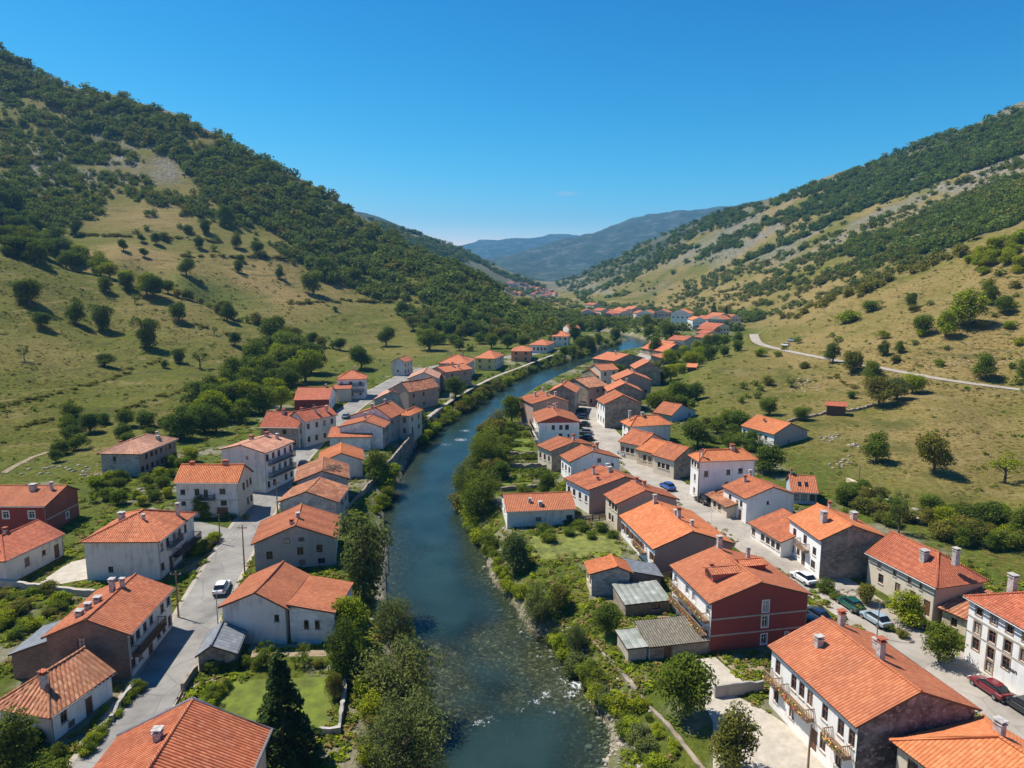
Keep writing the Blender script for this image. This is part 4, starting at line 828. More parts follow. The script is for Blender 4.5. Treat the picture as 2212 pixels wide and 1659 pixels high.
house('white gabled house with pale roof between the cream and the long hipped house', (880,817), (948,818), (954,806), base=('B',(940,858)), apex=(915,804), wall='dirty', rmat='t_pink', win=dict(r=(3,3)))
house('pink walled house with many chimneys behind the white gable', (925,800), (973,803), (984,792), h=6.4, rise=1.6, wall='pink', rmat='t_orange', win=dict(r=(3,2)), chim=((0.3,0.5),(0.6,0.5),(0.8,0.6)))
house('long grey house with a hipped roof before the yellow house', (947,784), (1010,786), (1028,775), base=('B',(1010,822)), roof='hip', ridge='w', rise=2.4, wall='dirty', walls=dict(f='grey'), rmat='t_orange', win=dict(r=(3,4)), chim=((0.3,0.5),(0.7,0.5)))
house('yellow house with an orange hipped roof on the far left bank', (1025,773), (1070,775), (1091,766), base=('B',(1070,801)), roof='hip', ridge='w', rise=2.6, wall='yellow', walls=dict(r='dirty'), rmat='t_orange', win=dict(f=(2,2), r=(3,4)))
house('orange painted house between the yellow house and the far white houses', (1100,761), (1148,759), (1152,752), base=('A',(1103,784)), roof='hip', ridge='w', rise=2.0, wall='orange', walls=dict(r='grey'), rmat='t_orange', win=dict(f=(2,2), r=(2,2)))
house('white house under a broad hipped roof, second from the far end of the left bank', (1140,745), (1183,746), (1200,739), base=('B',(1183,764)), roof='hip', ridge='w', rise=2.2, wall='dirty', rmat='t_orange', win=dict(f=(2,5), r=(2,3)))
house('last tall house on the left bank before the wooded bend', (1188,728), (1229,727), (1233,722), base=('B',(1229,750)), roof='hip', ridge='w', rise=2.4, wall='dirty', rmat='t_orange', win=dict(f=(3,3)))
house('small red roof half hidden by trees near the river bend', (1215,706), (1229,710), None, depth=7, h=5, rise=1.6, wall='dirty', rmat='t_red')
house('small white house alone on the slope above the left street', (844,782), (874,783), (894,777), base=('A',(844,811)), ridge='d', apex=(861,773), roof='gable', wall='dirty', rmat='t_orange', win=dict(f=[(0.5,0.35,0.8,0.9)], r=(3,3)), frame='bframe')
H = house('three storey house with loggias and a second red roof lower down', (725,820), (790,819), (805,811), base=('B',(783,862)), ridge='w', roof='hip', rise=2.3, wall='white', rmat='t_orange', win=dict(f=(3,3), r=(3,3)), balc=[('f',0.45,0.98,0.68,W2),('f',0.45,0.98,0.36,W2)], chim=((0.6,0.5),))
wing(H, -0.5, H['W']*0.55, -4.0, 0.4, H['h']*0.62, 0.9, 't_red', 'cream', 'f', 'front_wing')
house('house with a dark red timber front and a plain orange roof', (635,863), (712,863), (727,845), base=('B',(708,893)), ridge='w', rise=2.6, wall='white', walls=dict(f='red'), rmat='t_red', win=dict(f=[(0.3,0.6,0.8,1.0),(0.55,0.6,0.8,1.0)], r=(3,3)), chim=((0.8,0.5,0.6,0.6),))
house('brown house with a plain red roof at the left street bend', (560,923), (645,924), (668,906), base=('B',(648,970)), ridge='w', rise=2.9, wall='pink', walls=dict(r='dirty'), rmat='t_red', win=dict(f=(2,4), r=(3,3)), chim=((0.45,0.45,0.8,0.8),), bands=[('f',0.5)])
house('narrow house with a row of chimneys behind the brown house', (618,905), (668,909), (691,890), h=6.4, rise=2.2, wall='dirty', rmat='t_red', win=dict(r=(3,4)), chim=((0.3,0.3,0.7,1.0),(0.7,0.5),(0.75,0.8)))
house('three storey white house with dark balconies opposite the stone gables', (472,971), (573,979), (610,952), base=('B',(567,1067)), apex=(518,961), wall='pink', walls=dict(r='white', f='dirty'), rmat='t_pink', win=dict(r=(3,5), f=[(0.6,0.85,0.5,0.6)]), chim=((0.3,0.6,0.9,0.7),(0.5,0.8,0.8,0.7),(0.7,0.85,0.6,0.9)), balc=[('r',0.1,0.95,0.36,W2),('r',0.1,0.95,0.68,W2)])
house('white house with plain orange roof and a small balcony above the hedge', (374,1043), (515,1043), (551,1018), base=('B',(520,1120)), ridge='w', apex=(529,1002), wall='dirty', walls=dict(r='cream'), rmat='t_bright', win=dict(f=[(0.1,0.72,0.85,0.95),(0.33,0.72,0.85,1.2),(0.47,0.68,0.75,1.4),(0.56,0.68,0.75,1.4),(0.74,0.74,1.1,1.0),(0.1,0.4,0.8,0.8),(0.36,0.4,0.8,0.8),(0.75,0.42,1.1,1.0)], r=(3,4)), doors=[('f',0.72,2.0,1.9)], balc=[('f',0.4,0.62,0.52,W2)], chim=((0.68,0.5,1.1,0.6),(0.16,0.5,0.8,0.3)), bands=[('f',0.5)])
house('brown stone house with a hipped tile roof alone below the meadow', (207,981), (302,982), (386,948), base=('B',(305,1031)), ridge='d', roof='hip', rise=2.1, wall='stone', walls=dict(r='pink', f='gstone'), rmat='t_pink', win=dict(f=[(0.35,0.75,0.7,1.1),(0.5,0.2,1.4,1.1)], r=(2,8)), chim=((0.7,0.75,0.5,1.0),(0.78,0.68,0.7,0.6),(0.3,0.25,0.5,0.5)), bands=[('f',0.5)])
# ------------------------------------------------------------------ houses on the right bank, river side of the street
FL = dict(rail=M['woodl'], flowers=True)
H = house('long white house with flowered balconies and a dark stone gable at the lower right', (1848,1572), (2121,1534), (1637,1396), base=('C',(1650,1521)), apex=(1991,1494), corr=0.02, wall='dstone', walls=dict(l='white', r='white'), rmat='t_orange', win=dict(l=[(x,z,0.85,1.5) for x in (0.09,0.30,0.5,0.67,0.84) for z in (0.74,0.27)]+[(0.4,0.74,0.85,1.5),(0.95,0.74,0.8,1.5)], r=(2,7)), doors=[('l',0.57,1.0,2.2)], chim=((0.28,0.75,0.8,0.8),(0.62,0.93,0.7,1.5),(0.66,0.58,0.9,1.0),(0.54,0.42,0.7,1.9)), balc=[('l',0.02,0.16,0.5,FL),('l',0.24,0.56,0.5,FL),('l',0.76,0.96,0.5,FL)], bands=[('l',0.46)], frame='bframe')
house('bright orange hipped roof cut by the lower right corner of the photo', (1921,1599), (2124,1545), None, depth=-15, h=5.6, ridge='d', roof='hipb', corr=0.02, rise=2.6, wall='cream', rmat='t_bright', win=dict(l=(2,5)), chim=((0.62,0.72,0.7,1.0),(0.85,0.62,0.8,1.0)))
RED = house('dark red house with white string courses and long flowered balconies', (1532,1305), (1755,1284), (1445,1220), base=('A',(1541,1413)), apex=(1645,1258), corr=0.025, wall='red', walls=dict(l='white', r='white'), rmat='t_orange', win=dict(f=[(0.56,0.83,0.75,1.35),(0.56,0.52,0.75,1.35),(0.56,0.16,0.7,1.2),(0.8,0.16,0.3,1.1)], l=(3,6), r=(3,6)), frame='frame', sur='frame', bands=[('f',0.66),('f',0.33)], balc=[('l',0.12,0.97,0.62,FL),('l',0.12,0.97,0.33,FL)], chim=((0.5,0.93,0.7,1.6),(0.24,0.52,0.5,1.0),(0.78,0.86,0.5,1.2)))
house('long white house with a big plain orange roof and ornate balcony', (1410,1187), (1580,1168), (1336,1113), base=('A',(1414,1240)), apex=(1497,1148), corr=0.02, wall='white', walls=dict(f='pink'), rmat='t_bright', style='s', win=dict(l=(2,7), r=(2,6)), chim=((0.44,0.9,0.6,1.4),(0.56,0.55,0.9,0.6),(0.52,0.42,0.6,1.6),(0.6,0.25,0.5,0.6)), balc=[('l',0.55,0.78,0.5,FL)])
house('brown gabled house between two long orange roofs, white side to the river', (1330,1090), (1468,1079), (1305,1067), base=('A',(1335,1148)), apex=(1395,1059), wall='pink', walls=dict(l='cream'), rmat='t_orange', win=dict(l=(2,4), r=(2,3)), chim=((0.5,0.85,0.7,0.7),(0.6,0.7,0.6,0.6)))
house('stone gabled house with a tall dark chimney on its orange slope', (1270,1059), (1393,1040), (1241,1029), base=('A',(1271,1112)), apex=(1353,1033), wall='pink', walls=dict(l='white'), rmat='t_orange', win=dict(l=(2,4), r=(2,3)), chim=((0.38,0.65,0.5,1.5),(0.3,0.3,0.5,0.4),(0.6,0.5,0.9,0.7),(0.75,0.9,0.7,0.6)))
house('white gabled house with a few small windows near the garden terraces', (1230,999), (1343,990), (1213,983), base=('A',(1233,1045)), apex=(1280,975), wall='white', rmat='t_orange', win=dict(f=[(0.3,0.5,0.8,0.9),(0.46,0.66,0.8,0.9),(0.86,0.7,0.6,0.8)], l=(2,3), r=(2,3)), gw=[('f',0.58,0.98,0.8,0.8)], chim=((0.55,0.4,0.7,0.7),(0.7,0.8)))
house('brown stone gable with white front to the river beside the terraces', (1189,975), (1290,962), (1175,959), base=('A',(1190,1020)), apex=(1238,955), wall='stone', walls=dict(l='cream'), rmat='t_orange', win=dict(l=(2,3), r=(2,2)), chim=((0.65,0.5),))
H = house('tall white house with a dark red gable and stacked balconies to the river', (1160,914), (1255,912), (1148,892), base=('A',(1161,971)), apex=(1205,898), wall='white', rmat='t_orange', win=dict(f=[(0.36,0.82,0.8,1.1),(0.55,0.82,0.8,1.1),(0.7,0.82,0.95,1.2),(0.54,0.5,0.9,1.1),(0.74,0.5,0.5,0.8),(0.88,0.52,0.5,0.9)], l=(3,4), r=(3,4)), frame='bframe', balc=[('l',0.05,0.95,0.32,W2),('l',0.05,0.95,0.63,W2)], chim=((0.4,0.9),(0.6,0.95),(0.5,0.7)))
g = MB(); wl = H['WL']['f']; hh_, zz = H['h'], H['h']+H['rise']-0.22; g.poly([wl.at(0.05, hh_-0.05, 0.06), wl.at(wl.w-0.05, hh_-0.05, 0.06), wl.at(H['sx']-wl.o.x, zz, 0.06)]); link('gable_boarding', g.mesh('gable_boarding'), H['e'], M['red'])
house('brown walled house with broad orange roof behind the red gabled white house', (1149,873), (1232,868), (1245,852), h=7.0, apex=(1198,858), wall='pink', walls=dict(r='cream'), rmat='t_orange', win=dict(r=(2,5)), chim=((0.3,0.6),(0.5,0.3),(0.6,0.85),(0.8,0.5)))
house('third house up the curve with rusty orange roof beside parked cars', (1184,847), (1245,849), (1254,837), h=6.5, apex=(1214,832), wall='stone', walls=dict(r='cream'), rmat='t_orange', win=dict(r=(2,4)), chim=((0.4,0.6),))
house('house with a dark weathered roof, fourth up the curve', (1212,828), (1272,838), (1277,826), h=6.0, apex=(1240,818), wall='stone', walls=dict(r='pink'), rmat='t_old', win=dict(r=(2,3)))
house('two roofed brown house at the top of the curve', (1255,804), (1290,812), (1300,801), base=('B',(1292,836)), rise=2.0, wall='stone', walls=dict(r='pink'), rmat='t_orange', win=dict(r=(2,3)))
house('house with rusty roof behind the two roofed brown house', (1268,795), (1298,801), (1306,792), h=6, rise=1.8, wall='cream', rmat='t_orange', win=dict(r=(2,2)))
house('long white barn with a single orange slope beside the river willows', (1093,1106), (1246,1100), (1237,1063), base=('A',(1097,1146)), ridge='w', rise=1.6, wall='dirty', walls=dict(l='white'), rmat='t_orange', win=dict(f=[(0.46,0.5,1.0,0.7),(0.92,0.55,1.1,0.7)], l=(2,3)), chim=((0.36,0.25,0.5,0.4),(0.5,0.15,0.7,0.4)), name='barn', cat='barn')
H = house('little stone house with orange roof and grey sheet lean-to in the riverside plots', (1272,1241), (1368,1238), (1254,1214), base=('A',(1282,1290)), apex=(1338,1224), wall='gstone', walls=dict(l='cream'), rmat='t_bright', win=dict(l=(1,2)), name='cottage', cat='house')
wing(H, H['W']-0.2, H['W']+4.6, 1.2, H['D']+1.5, H['h']*0.62, 1.0, 'slate', 'stone', 'r')
house('low shed with a mossy grey sheet roof below the red house', (1350,1307), (1451,1297), None, depth=5.0, base=('A',(1354,1333)), roof='shed', ridge='w', rise=0.5, wall='stone', walls=dict(f='woodl'), rmat='mossy', win=dict(f=[(0.68,0.55,1.2,0.7)]), name='shed', cat='shed', ov=0.15)
H = house('long low shed with brown lichened tiles and white end by the stone wall', (1403,1399), (1535,1384), None, depth=4.6, base=('A',(1393,1429)), roof='shed', ridge='w', rise=0.9, wall='stone', walls=dict(l='white'), rmat='t_brown', doors=[('f',0.3,0.9,1.8)], name='shed', cat='shed', ov=0.15)
wing(H, -2.6, 0.1, 0.2, 4.2, 1.7, 0.25, 'mossy', 'conc', 'f')
# ------------------------------------------------------------------ right bank, hill side of the street
BIGW = house('four storey white house with brown windows at the right edge', (2081,1288), (2265,1391), None, depth=10, base=('A',(2086,1418)), ridge='w', roof='hipl', rise=2.4, wall='white', rmat='t_red', win=dict(f=[(x,z,0.9,1.35) for x in (0.14,0.34,0.54,0.74) for z in (0.60,0.34)]+[(x,0.86,0.8,0.85) for x in (0.14,0.34,0.54,0.74)]+[(0.14,0.145,0.9,1.3),(0.34,0.125,0.9,1.3),(0.58,0.15,1.3,1.5)]), doors=[('f',0.86,1.2,2.2)], chim=((0.22,0.38,0.9,1.4),), bands=[('f',0.73),('f',0.48)], frame='bframe', sur='woodl')
fc = bpy.data.curves.new('lettering', 'FONT'); fc.body = 'ocean'; fc.size = 0.72; fc.extrude = 0.02; fc.align_x = 'CENTER'
wl = BIGW['WL']['f']; fo = bpy.data.objects.new('lettering', fc); tmp_ = fo; COL.objects.link(fo); dg = bpy.context.evaluated_depsgraph_get(); fm_ = bpy.data.meshes.new_from_object(fo.evaluated_get(dg)); bpy.data.objects.remove(fo)
fm_.materials.clear(); so = link('shop_lettering', fm_, BIGW['e'], M['dmetal']); q = wl.at(0.60*wl.w, BIGW['h']*0.27, 0.03); so.location = q; so.rotation_euler = (R(90), 0, 0)
house('long cream house with hipped red roof and two chimneys behind young trees', (1868,1194), (2023,1272), (2141,1257), base=('A',(1876,1258)), ridge='w', roof='hipr', rise=3.0, wall='cream', walls=dict(r='pink'), rmat='t_red', win=dict(f=[(0.22,0.38,0.9,1.3),(0.48,0.38,0.9,1.3),(0.18,0.78,0.7,0.8),(0.42,0.78,0.6,0.8),(0.64,0.78,0.6,0.9),(0.8,0.78,0.5,0.8),(0.7,0.38,0.9,1.3)]), doors=[('f',0.9,1.0,2.1)], chim=((0.62,0.3,0.9,1.2),(0.88,0.5,0.7,1.4)))
house('tan stone annex with a low lichened roof between the cream and the tall white house', (2024,1312), (2092,1342), None, depth=7, base=('A',(2026,1347)), roof='shed', ridge='w', rise=1.7, wall='tan', rmat='t_old', win=dict(f=[(0.5,0.45,0.8,1.1)]), name='annex', cat='outbuilding')
house('house with white street front and bare grey stone gable near the white car', (1770,1168), (1924,1163), (1685,1118), base=('A',(1771,1254)), apex=(1842,1135), corr=0.025, wall='gstone', walls=dict(l='white', f='stone'), rmat='t_bright', win=dict(l=[(0.18,0.7,1.0,1.3),(0.52,0.72,1.0,1.4),(0.82,0.6,1.0,1.2),(0.15,0.28,0.9,1.2),(0.33,0.28,0.9,1.2),(0.8,0.25,1.2,1.2)]), doors=[('l',0.5,1.1,2.2)], balc=[('l',0.38,0.66,0.52,dict(rail=M['woodl']))], chim=((0.26,0.42,0.9,1.5),(0.62,0.95,0.4,0.9),(0.8,0.6,0.9,1.0)))
house('low house with an orange lean-to roof along the street, beside the stone gable', (1614,1129), (1686,1172), None, depth=6.5, base=('B',(1687,1208)), roof='shed', ridge='w', rise=2.0, wall='white', rmat='t_orange', win=dict(f=(1,6)), name='annex', cat='outbuilding')
house('white gabled house with brown shutters on the hill side of the street', (1610,1078), (1722,1068), (1560,1050), base=('A',(1611,1133)), apex=(1671,1052), wall='white', rmat='t_orange', win=dict(l=[(0.3,0.7,0.8,1.1),(0.62,0.64,0.7,0.9),(0.78,0.66,0.8,1.1),(0.25,0.22,0.9,1.0),(0.5,0.2,0.6,0.8)], f=[(0.45,0.75,0.5,0.6),(0.56,0.3,0.4,0.5),(0.72,0.3,0.4,0.5)]), doors=[('l',0.75,1.0,2.0)], chim=((0.35,0.75,0.6,1.0),(0.55,0.95,0.5,0.9)))
house('pale blue house with skylights in its orange roof, behind the white gable', (1712,1068), (1769,1066), (1752,1040), base=('B',(1766,1093)), ridge='w', rise=2.2, wall='blue', rmat='t_orange', win=dict(f=(2,3)), chim=((0.1,0.5,0.4,1.0),))
house('low outbuilding with rusty tiles between the two white houses', (1521,1067), (1568,1097), None, depth=6, base=('B',(1569,1122)), roof='shed', ridge='w', rise=1.5, wall='cream', rmat='t_old', win=dict(f=(1,4)), name='outbuilding', cat='outbuilding')
house('big plain white house with a hipped bright roof beside the blue car', (1509,998), (1639,993), (1474,984), base=('A',(1510,1084)), ridge='w', roof='hip', rise=2.6, wall='white', rmat='t_bright', win=dict(f=[(0.12,0.68,0.8,1.1),(0.52,0.7,0.8,1.0),(0.74,0.72,0.9,1.0),(0.5,0.4,0.7,0.8)], l=(3,3)), chim=((0.65,0.5,0.9,0.6),(0.1,0.2,0.3,1.4)))
house('row house with steep orange roof, first below the white corner house', (1383,964), (1440,950), (1361,947), base=('A',(1385,1000)), ridge='d', rise=2.2, wall='cream', rmat='t_orange', win=dict(l=(2,4)))
house('middle row house with a low orange roof and tan stone front', (1420,982), (1482,966), (1391,966), base=('A',(1421,1016)), ridge='d', rise=1.8, wall='tan', rmat='t_bright', win=dict(l=(2,4)))
house('last row house with brown stone end wall beside the big white house', (1455,996), (1520,982), (1424,979), base=('A',(1456,1038)), ridge='d', rise=2.2, wall='stone', walls=dict(l='cream'), rmat='t_orange', win=dict(l=(2,5)))
house('white corner house with wide hipped roof inside the street bend', (1361,922), (1454,917), (1343,911), base=('A',(1361,962)), ridge='w', roof='hip', rise=2.0, wall='white', rmat='t_bright', win=dict(l=(2,2)), chim=((0.4,0.5,0.8,0.6),(0.1,0.5)))
house('stone gabled house with a rusty roof inside the curve', (1315,889), (1388,884), (1304,876), base=('A',(1317,917)), apex=(1351,867), wall='stone', walls=dict(l='white'), rmat='t_old', win=dict(l=(2,3)), chim=((0.5,0.4),))
house('broad orange gable behind the stone house inside the curve', (1304,874), (1388,872), (1299,862), h=6.5, apex=(1346,853), wall='stone', walls=dict(l='white'), rmat='t_orange', win=dict(l=(2,3)))
house('low orange gable, second row inside the curve', (1312,846), (1390,846), (1308,836), h=6, apex=(1350,828), wall='stone', rmat='t_orange', win=dict(l=(2,3)), chim=((0.6,0.5),))
house('orange roof with dark chimney, third row inside the curve', (1328,822), (1410,822), (1326,812), h=6, apex=(1368,806), wall='pink', rmat='t_orange', win=dict(f=[(0.85,0.4,1,1)]), chim=((0.6,0.6,0.6,1.0),))
house('orange gable over brown stone wall, fourth row inside the curve', (1371,797), (1430,797), (1370,789), h=6, apex=(1402,781), wall='stone', rmat='t_orange')
house('broad low orange roof by the river above the curve', (1326,780), (1393,773), (1320,770), h=5.5, rise=2.0, wall='stone', rmat='t_orange', chim=((0.4,0.5),))
house('orange gable next to the dark trees above the curve', (1432,760), (1488,758), (1436,750), base=('B',(1486,772)), apex=(1461,743), wall='stone', rmat='t_orange')
house('long orange roof behind the gable by the dark trees', (1440,748), (1478,746), None, depth=12, h=5, rise=2, wall='cream', rmat='t_orange')
house('house with red roof and white wall high above the curve', (1478,736), (1512,732), None, depth=10, h=5, rise=1.8, wall='dirty', rmat='t_red')
house('small rust roof above the houses of the curve', (1528,730), (1558,727), None, depth=8, h=5, rise=1.6, wall='cream', rmat='t_red')
house('second small rust roof above the houses of the curve', (1526,721), (1560,719), None, depth=8, h=5, rise=1.6, wall='dirty', rmat='t_red')
house('tiny orange roofed store beside the garden wall', (1428,774), (1457,770), None, depth=6, h=2.6, roof='shed', ridge='w', rise=1.2, wall='stone', rmat='t_orange', name='outbuilding', cat='outbuilding')
house('white house alone on the right slope with a stone end wall', (1671,939), (1749,930), (1611,918), base=('A',(1672,969)), apex=(1709,914), wall='grey', walls=dict(l='white'), rmat='t_bright', win=dict(f=[(0.44,0.35,0.6,1.0)], l=(2,6)), chim=((0.3,0.6,0.5,0.6),))
house('pale blue small house with orange gable under the meadow', (1451,898), (1506,887), (1433,886), base=('A',(1452,913)), apex=(1474,874), wall='blue', rmat='t_orange', win=dict(f=(1,2)), name='house')
house('dark timber hut with red roof at the meadow wall', (1783,876), (1831,879), None, depth=3.5, h=2.6, z0=None, base=('A',(1785,891)), roof='shed', ridge='w', rise=0.7, wall='wood', rmat='t_red', name='hut', cat='hut')
house('little hut with orange roof among the bushes of the right slope', (1482,793), (1505,794), None, depth=4, base=('A',(1484,805)), roof='shed', ridge='w', rise=1.2, wall='wood', rmat='t_bright', name='hut', cat='hut')
# extra shapes of particular houses
H = WB; wing(H, H['W']-0.3, H['W']+5.5, 0.3, H['D']-0.6, H['h']-0.5, 0.9, 't_orange', 'wstone', 'r')
def dormer(H, x, y, w, length, z, side=-1, rmat='t_orange', wall='red'):
    e = H['roof']; mb = MB(); r = 0.45
    slab(mb, (x, y-w/2, z), (x+side*length, y-w/2, z), (x+side*length, y, z+r), (x, y, z+r), corr=0.04, ny=2, seed=1); slab(mb, (x+side*length, y+w/2, z), (x, y+w/2, z), (x, y, z+r), (x+side*length, y, z+r), corr=0.04, ny=2, seed=2)
    xx = x+side*(length-0.25); mb.poly([(xx, y-w/2+0.15, z-1.1), (xx, y+w/2-0.15, z-1.1), (xx, y+w/2-0.15, z-0.02), (xx, y, z+r-0.15), (xx, y-w/2+0.15, z-0.02)], 1)
    for s in (-1, 1): mb.poly([(xx, y+s*(w/2-0.15), z-1.1), (x, y+s*(w/2-0.15), z-0.3), (x, y+s*(w/2-0.15), z-0.05), (xx, y+s*(w/2-0.15), z-0.05)], 1)
    o = link('dormer', mb.mesh('dormer'), e, [M[rmat], M[wall]])
    g = MB(); g.poly([(xx+side*0.02, y-w/4, z-0.8), (xx+side*0.02, y+w/4, z-0.8), (xx+side*0.02, y+w/4, z-0.1), (xx+side*0.02, y-w/4, z-0.1)]); link('pane', g.mesh('pane'), o, M['glass'])
H = RED; dormer(H, H['sx']-0.4, H['D']*0.42, 2.4, H['sx']*0.62, H['h']+H['rise']*0.86, -1); dormer(H, H['sx']+0.4, H['D']*0.55, 2.2, H['sx']*0.55, H['h']+H['rise']*0.86, 1)
H = HOUSES['pale blue house with skylights in its orange roof, behind the white gable']
for fx in (0.35, 0.6):
    b = MB(); q = lambda x, y: (x, y, H['h']+H['rise']*y/H['sx']+0.12); x, y = fx*H['W'], H['sx']*0.45; b.poly([q(x-.3, y-.5), q(x+.3, y-.5), q(x+.3, y+.5), q(x-.3, y+.5)]); link('skylight', b.mesh('skylight'), H['roof'], M['glass'])
H = HOUSES['stone house whose right roof slope is broken and missing tiles']; rr = random.Random(4); b = MB()
for k in range(46):
    a, t = rr.gauss(0.3, 0.14), rr.gauss(0.62, 0.2); a += (0.62-t)*0.5
    if not (0.04 < a < 0.9 and 0.08 < t < 0.95): continue
    x = H['W']+(H['sx']-H['W'])*t; y = a*H['D']; s1, s2 = rr.uniform(.15, .5), rr.uniform(.15, .4); zf = lambda xx: H['h']+H['rise']*(H['W']-xx)/(H['W']-H['sx'])+0.17+0.002*k
    b.poly([(x-s1, y-s2, zf(x-s1)), (x+s1*.8, y-s2*.7, zf(x+s1*.8)), (x+s1, y+s2, zf(x+s1)), (x-s1*.6, y+s2*.8, zf(x-s1*.6))])
link('exposed_battens', b.mesh('exposed_battens'), H['roof'], M['wood'])
wl = Wall((WB['W']-0.05, 0.55, 0), (1, 0, 0), 5.3, 3.6, [])
for x in (1.7, 3.0): window_part(WB['e'], wl, x, x+0.55, 1.9, 3.0, M['bframe'], d=0.05, style='p')
# ------------------------------------------------------------------ foliage
def leafmat(name, a, b, trans=0.36):
    m, nt, bs = newmat(name); out = nt.nodes['Material Output']; oi = N(nt, 'ShaderNodeObjectInfo')
    t = attr(nt, 'tint').outputs['Fac']; c = ramp(nt, t, [(0.0, a), (1.0, b)])
    c = mixc(nt, mth(nt, 'MULTIPLY', oi.outputs['Random'], 0.4), c, tuple(x*y for x, y in zip(b, (1.25, 0.95, 0.7))))
    d = N(nt, 'ShaderNodeBsdfDiffuse'); L(nt, c, d.inputs[0]); tl = N(nt, 'ShaderNodeBsdfTranslucent'); L(nt, mixc(nt, 0.5, c, (0.12, 0.16, 0.02)), tl.inputs[0])
    mx = N(nt, 'ShaderNodeMixShader'); mx.inputs[0].default_value = trans; L(nt, d.outputs[0], mx.inputs[1]); L(nt, tl.outputs[0], mx.inputs[2])
    nt.nodes.remove(bs); L(nt, mx.outputs[0], out.inputs[0]); return m
LM = dict(mid=leafmat('mid_green_leaves', (0.058,0.092,0.013), (0.178,0.248,0.033)), dark=leafmat('dark_green_leaves', (0.044,0.078,0.016), (0.131,0.191,0.032)),
          lime=leafmat('bright_green_leaves', (0.118,0.174,0.012), (0.321,0.389,0.025), 0.3), willow=leafmat('grey_green_leaves', (0.064,0.092,0.026), (0.175,0.225,0.072)),
          olive=leafmat('olive_leaves', (0.088,0.099,0.020), (0.228,0.228,0.048)), pine=leafmat('conifer_needles', (0.023,0.045,0.014), (0.064,0.099,0.025), 0.1))
LM['forest'] = leafmat('hill_wood_leaves', (0.046,0.082,0.016), (0.175,0.25,0.055), 0.33)
M['bark'] = simple('bark', (0.10,0.075,0.055), 0.95, 0.3, 4)
def rvec(n, r): 
    v = r.normal(size=(n, 3)); return v/np.linalg.norm(v, axis=1)[:,None]
def quads(c, nrm, size, r, asp=0.6):
    n = len(c); h = rvec(n, r); u = np.cross(nrm, h); u /= np.linalg.norm(u, axis=1)[:,None]+1e-9; v = np.cross(nrm, u)
    s = size[:,None]; V = np.stack([c-u*s, c+v*s*asp+nrm*s*0.15, c+u*s, c-v*s*asp+nrm*s*0.15], 1); return V.reshape(-1, 3)
def crown(kind, seed, n=2600, leaf=0.030):
    r = np.random.default_rng(seed); C = []; T = []; NN = []; S = []
    if kind == 'conifer':
        tiers = 15
        for t in range(tiers):
            z = 0.07+0.9*t/tiers; R_ = 0.5*(1-t/tiers)**0.85*r.uniform(0.82, 1.1); nb = max(5, int(16*(1-t/tiers)+5))
            for b in range(nb):
                a = r.uniform(0, 2*math.pi); rr = R_*r.uniform(0.75, 1.12); m = max(6, int(n/tiers/nb*2.2*(rr/0.5+0.2)))
                q = r.uniform(0.06, 1, m)**0.6; side = r.normal(size=m)*0.055*(1.25-q)
                x = np.cos(a)*q*rr-np.sin(a)*side; y = np.sin(a)*q*rr+np.cos(a)*side; zz = z-0.12*q*q*rr/0.5+r.normal(size=m)*0.008
                C.append(np.c_[x, y, zz]); T.append(np.full(m, r.uniform(0.0, 0.8))+r.uniform(-.2, .2, m)); nn = rvec(m, r)*0.5; nn[:,2] += 0.9; NN.append(nn); S.append(np.full(m, leaf*r.uniform(0.8, 1.2)))
    else:
        lob = []
        if kind == 'round': cnt, zc, rz, rr_, lr = 20, 0.50, 0.37, 0.33, (0.15, 0.25)
        elif kind == 'bush': cnt, zc, rz, rr_, lr = 14, 0.40, 0.34, 0.36, (0.15, 0.26)
        elif kind == 'willow': cnt, zc, rz, rr_, lr = 26, 0.47, 0.44, 0.35, (0.11, 0.21)
        elif kind == 'sparse': cnt, zc, rz, rr_, lr = 13, 0.62, 0.32, 0.36, (0.08, 0.16)
        else: cnt, zc, rz, rr_, lr = 15, 0.47, 0.45, 0.32, (0.14, 0.24)                # tall
        for k in range(cnt):
            d = rvec(1, r)[0]*r.uniform(0.45, 1.0); lob.append((np.array([d[0]*rr_, d[1]*rr_, zc+d[2]*rz]), r.uniform(*lr), r.uniform(0.1, 0.85)))
        if kind != 'sparse': lob.append((np.array([0, 0, zc-0.05]), 0.3, 0.4))
        wt = np.array([l[1]**2 for l in lob]); wt /= wt.sum()
        for (c, R_, tn), w in zip(lob, wt):
            m = int(n*w); d = rvec(m, r); d[:,2] = np.where((d[:,2] < -0.5) & (r.uniform(size=m) < 0.6), -d[:,2]*0.6, d[:,2]); q = R_*(r.uniform(0.55, 1.12, m))
            p = c+d*q[:,None]*np.array([1, 1, 0.85]); p[:,2] -= (0.16*r.uniform(0, 1, m)**2*np.hypot(p[:,0], p[:,1])/0.4 if kind == 'willow' else 0)
            C.append(p); T.append(np.clip(tn+r.uniform(-.3, .3, m), 0, 1)); NN.append(d*0.6+rvec(m, r)*0.7+np.array([0,0,0.35])); S.append(leaf*r.uniform(0.6, 1.35, m))
    C = np.concatenate(C); C[:,2] = np.clip(C[:,2], 0.0, 1.05); NN = np.concatenate(NN); NN /= np.linalg.norm(NN, axis=1)[:,None]; S = np.concatenate(S); T = np.clip(np.concatenate(T), 0, 1)
    V = quads(C, NN, S, r, 0.55 if kind != 'willow' else 0.4); F = np.arange(len(V)).reshape(-1, 4)
    return V, F, T
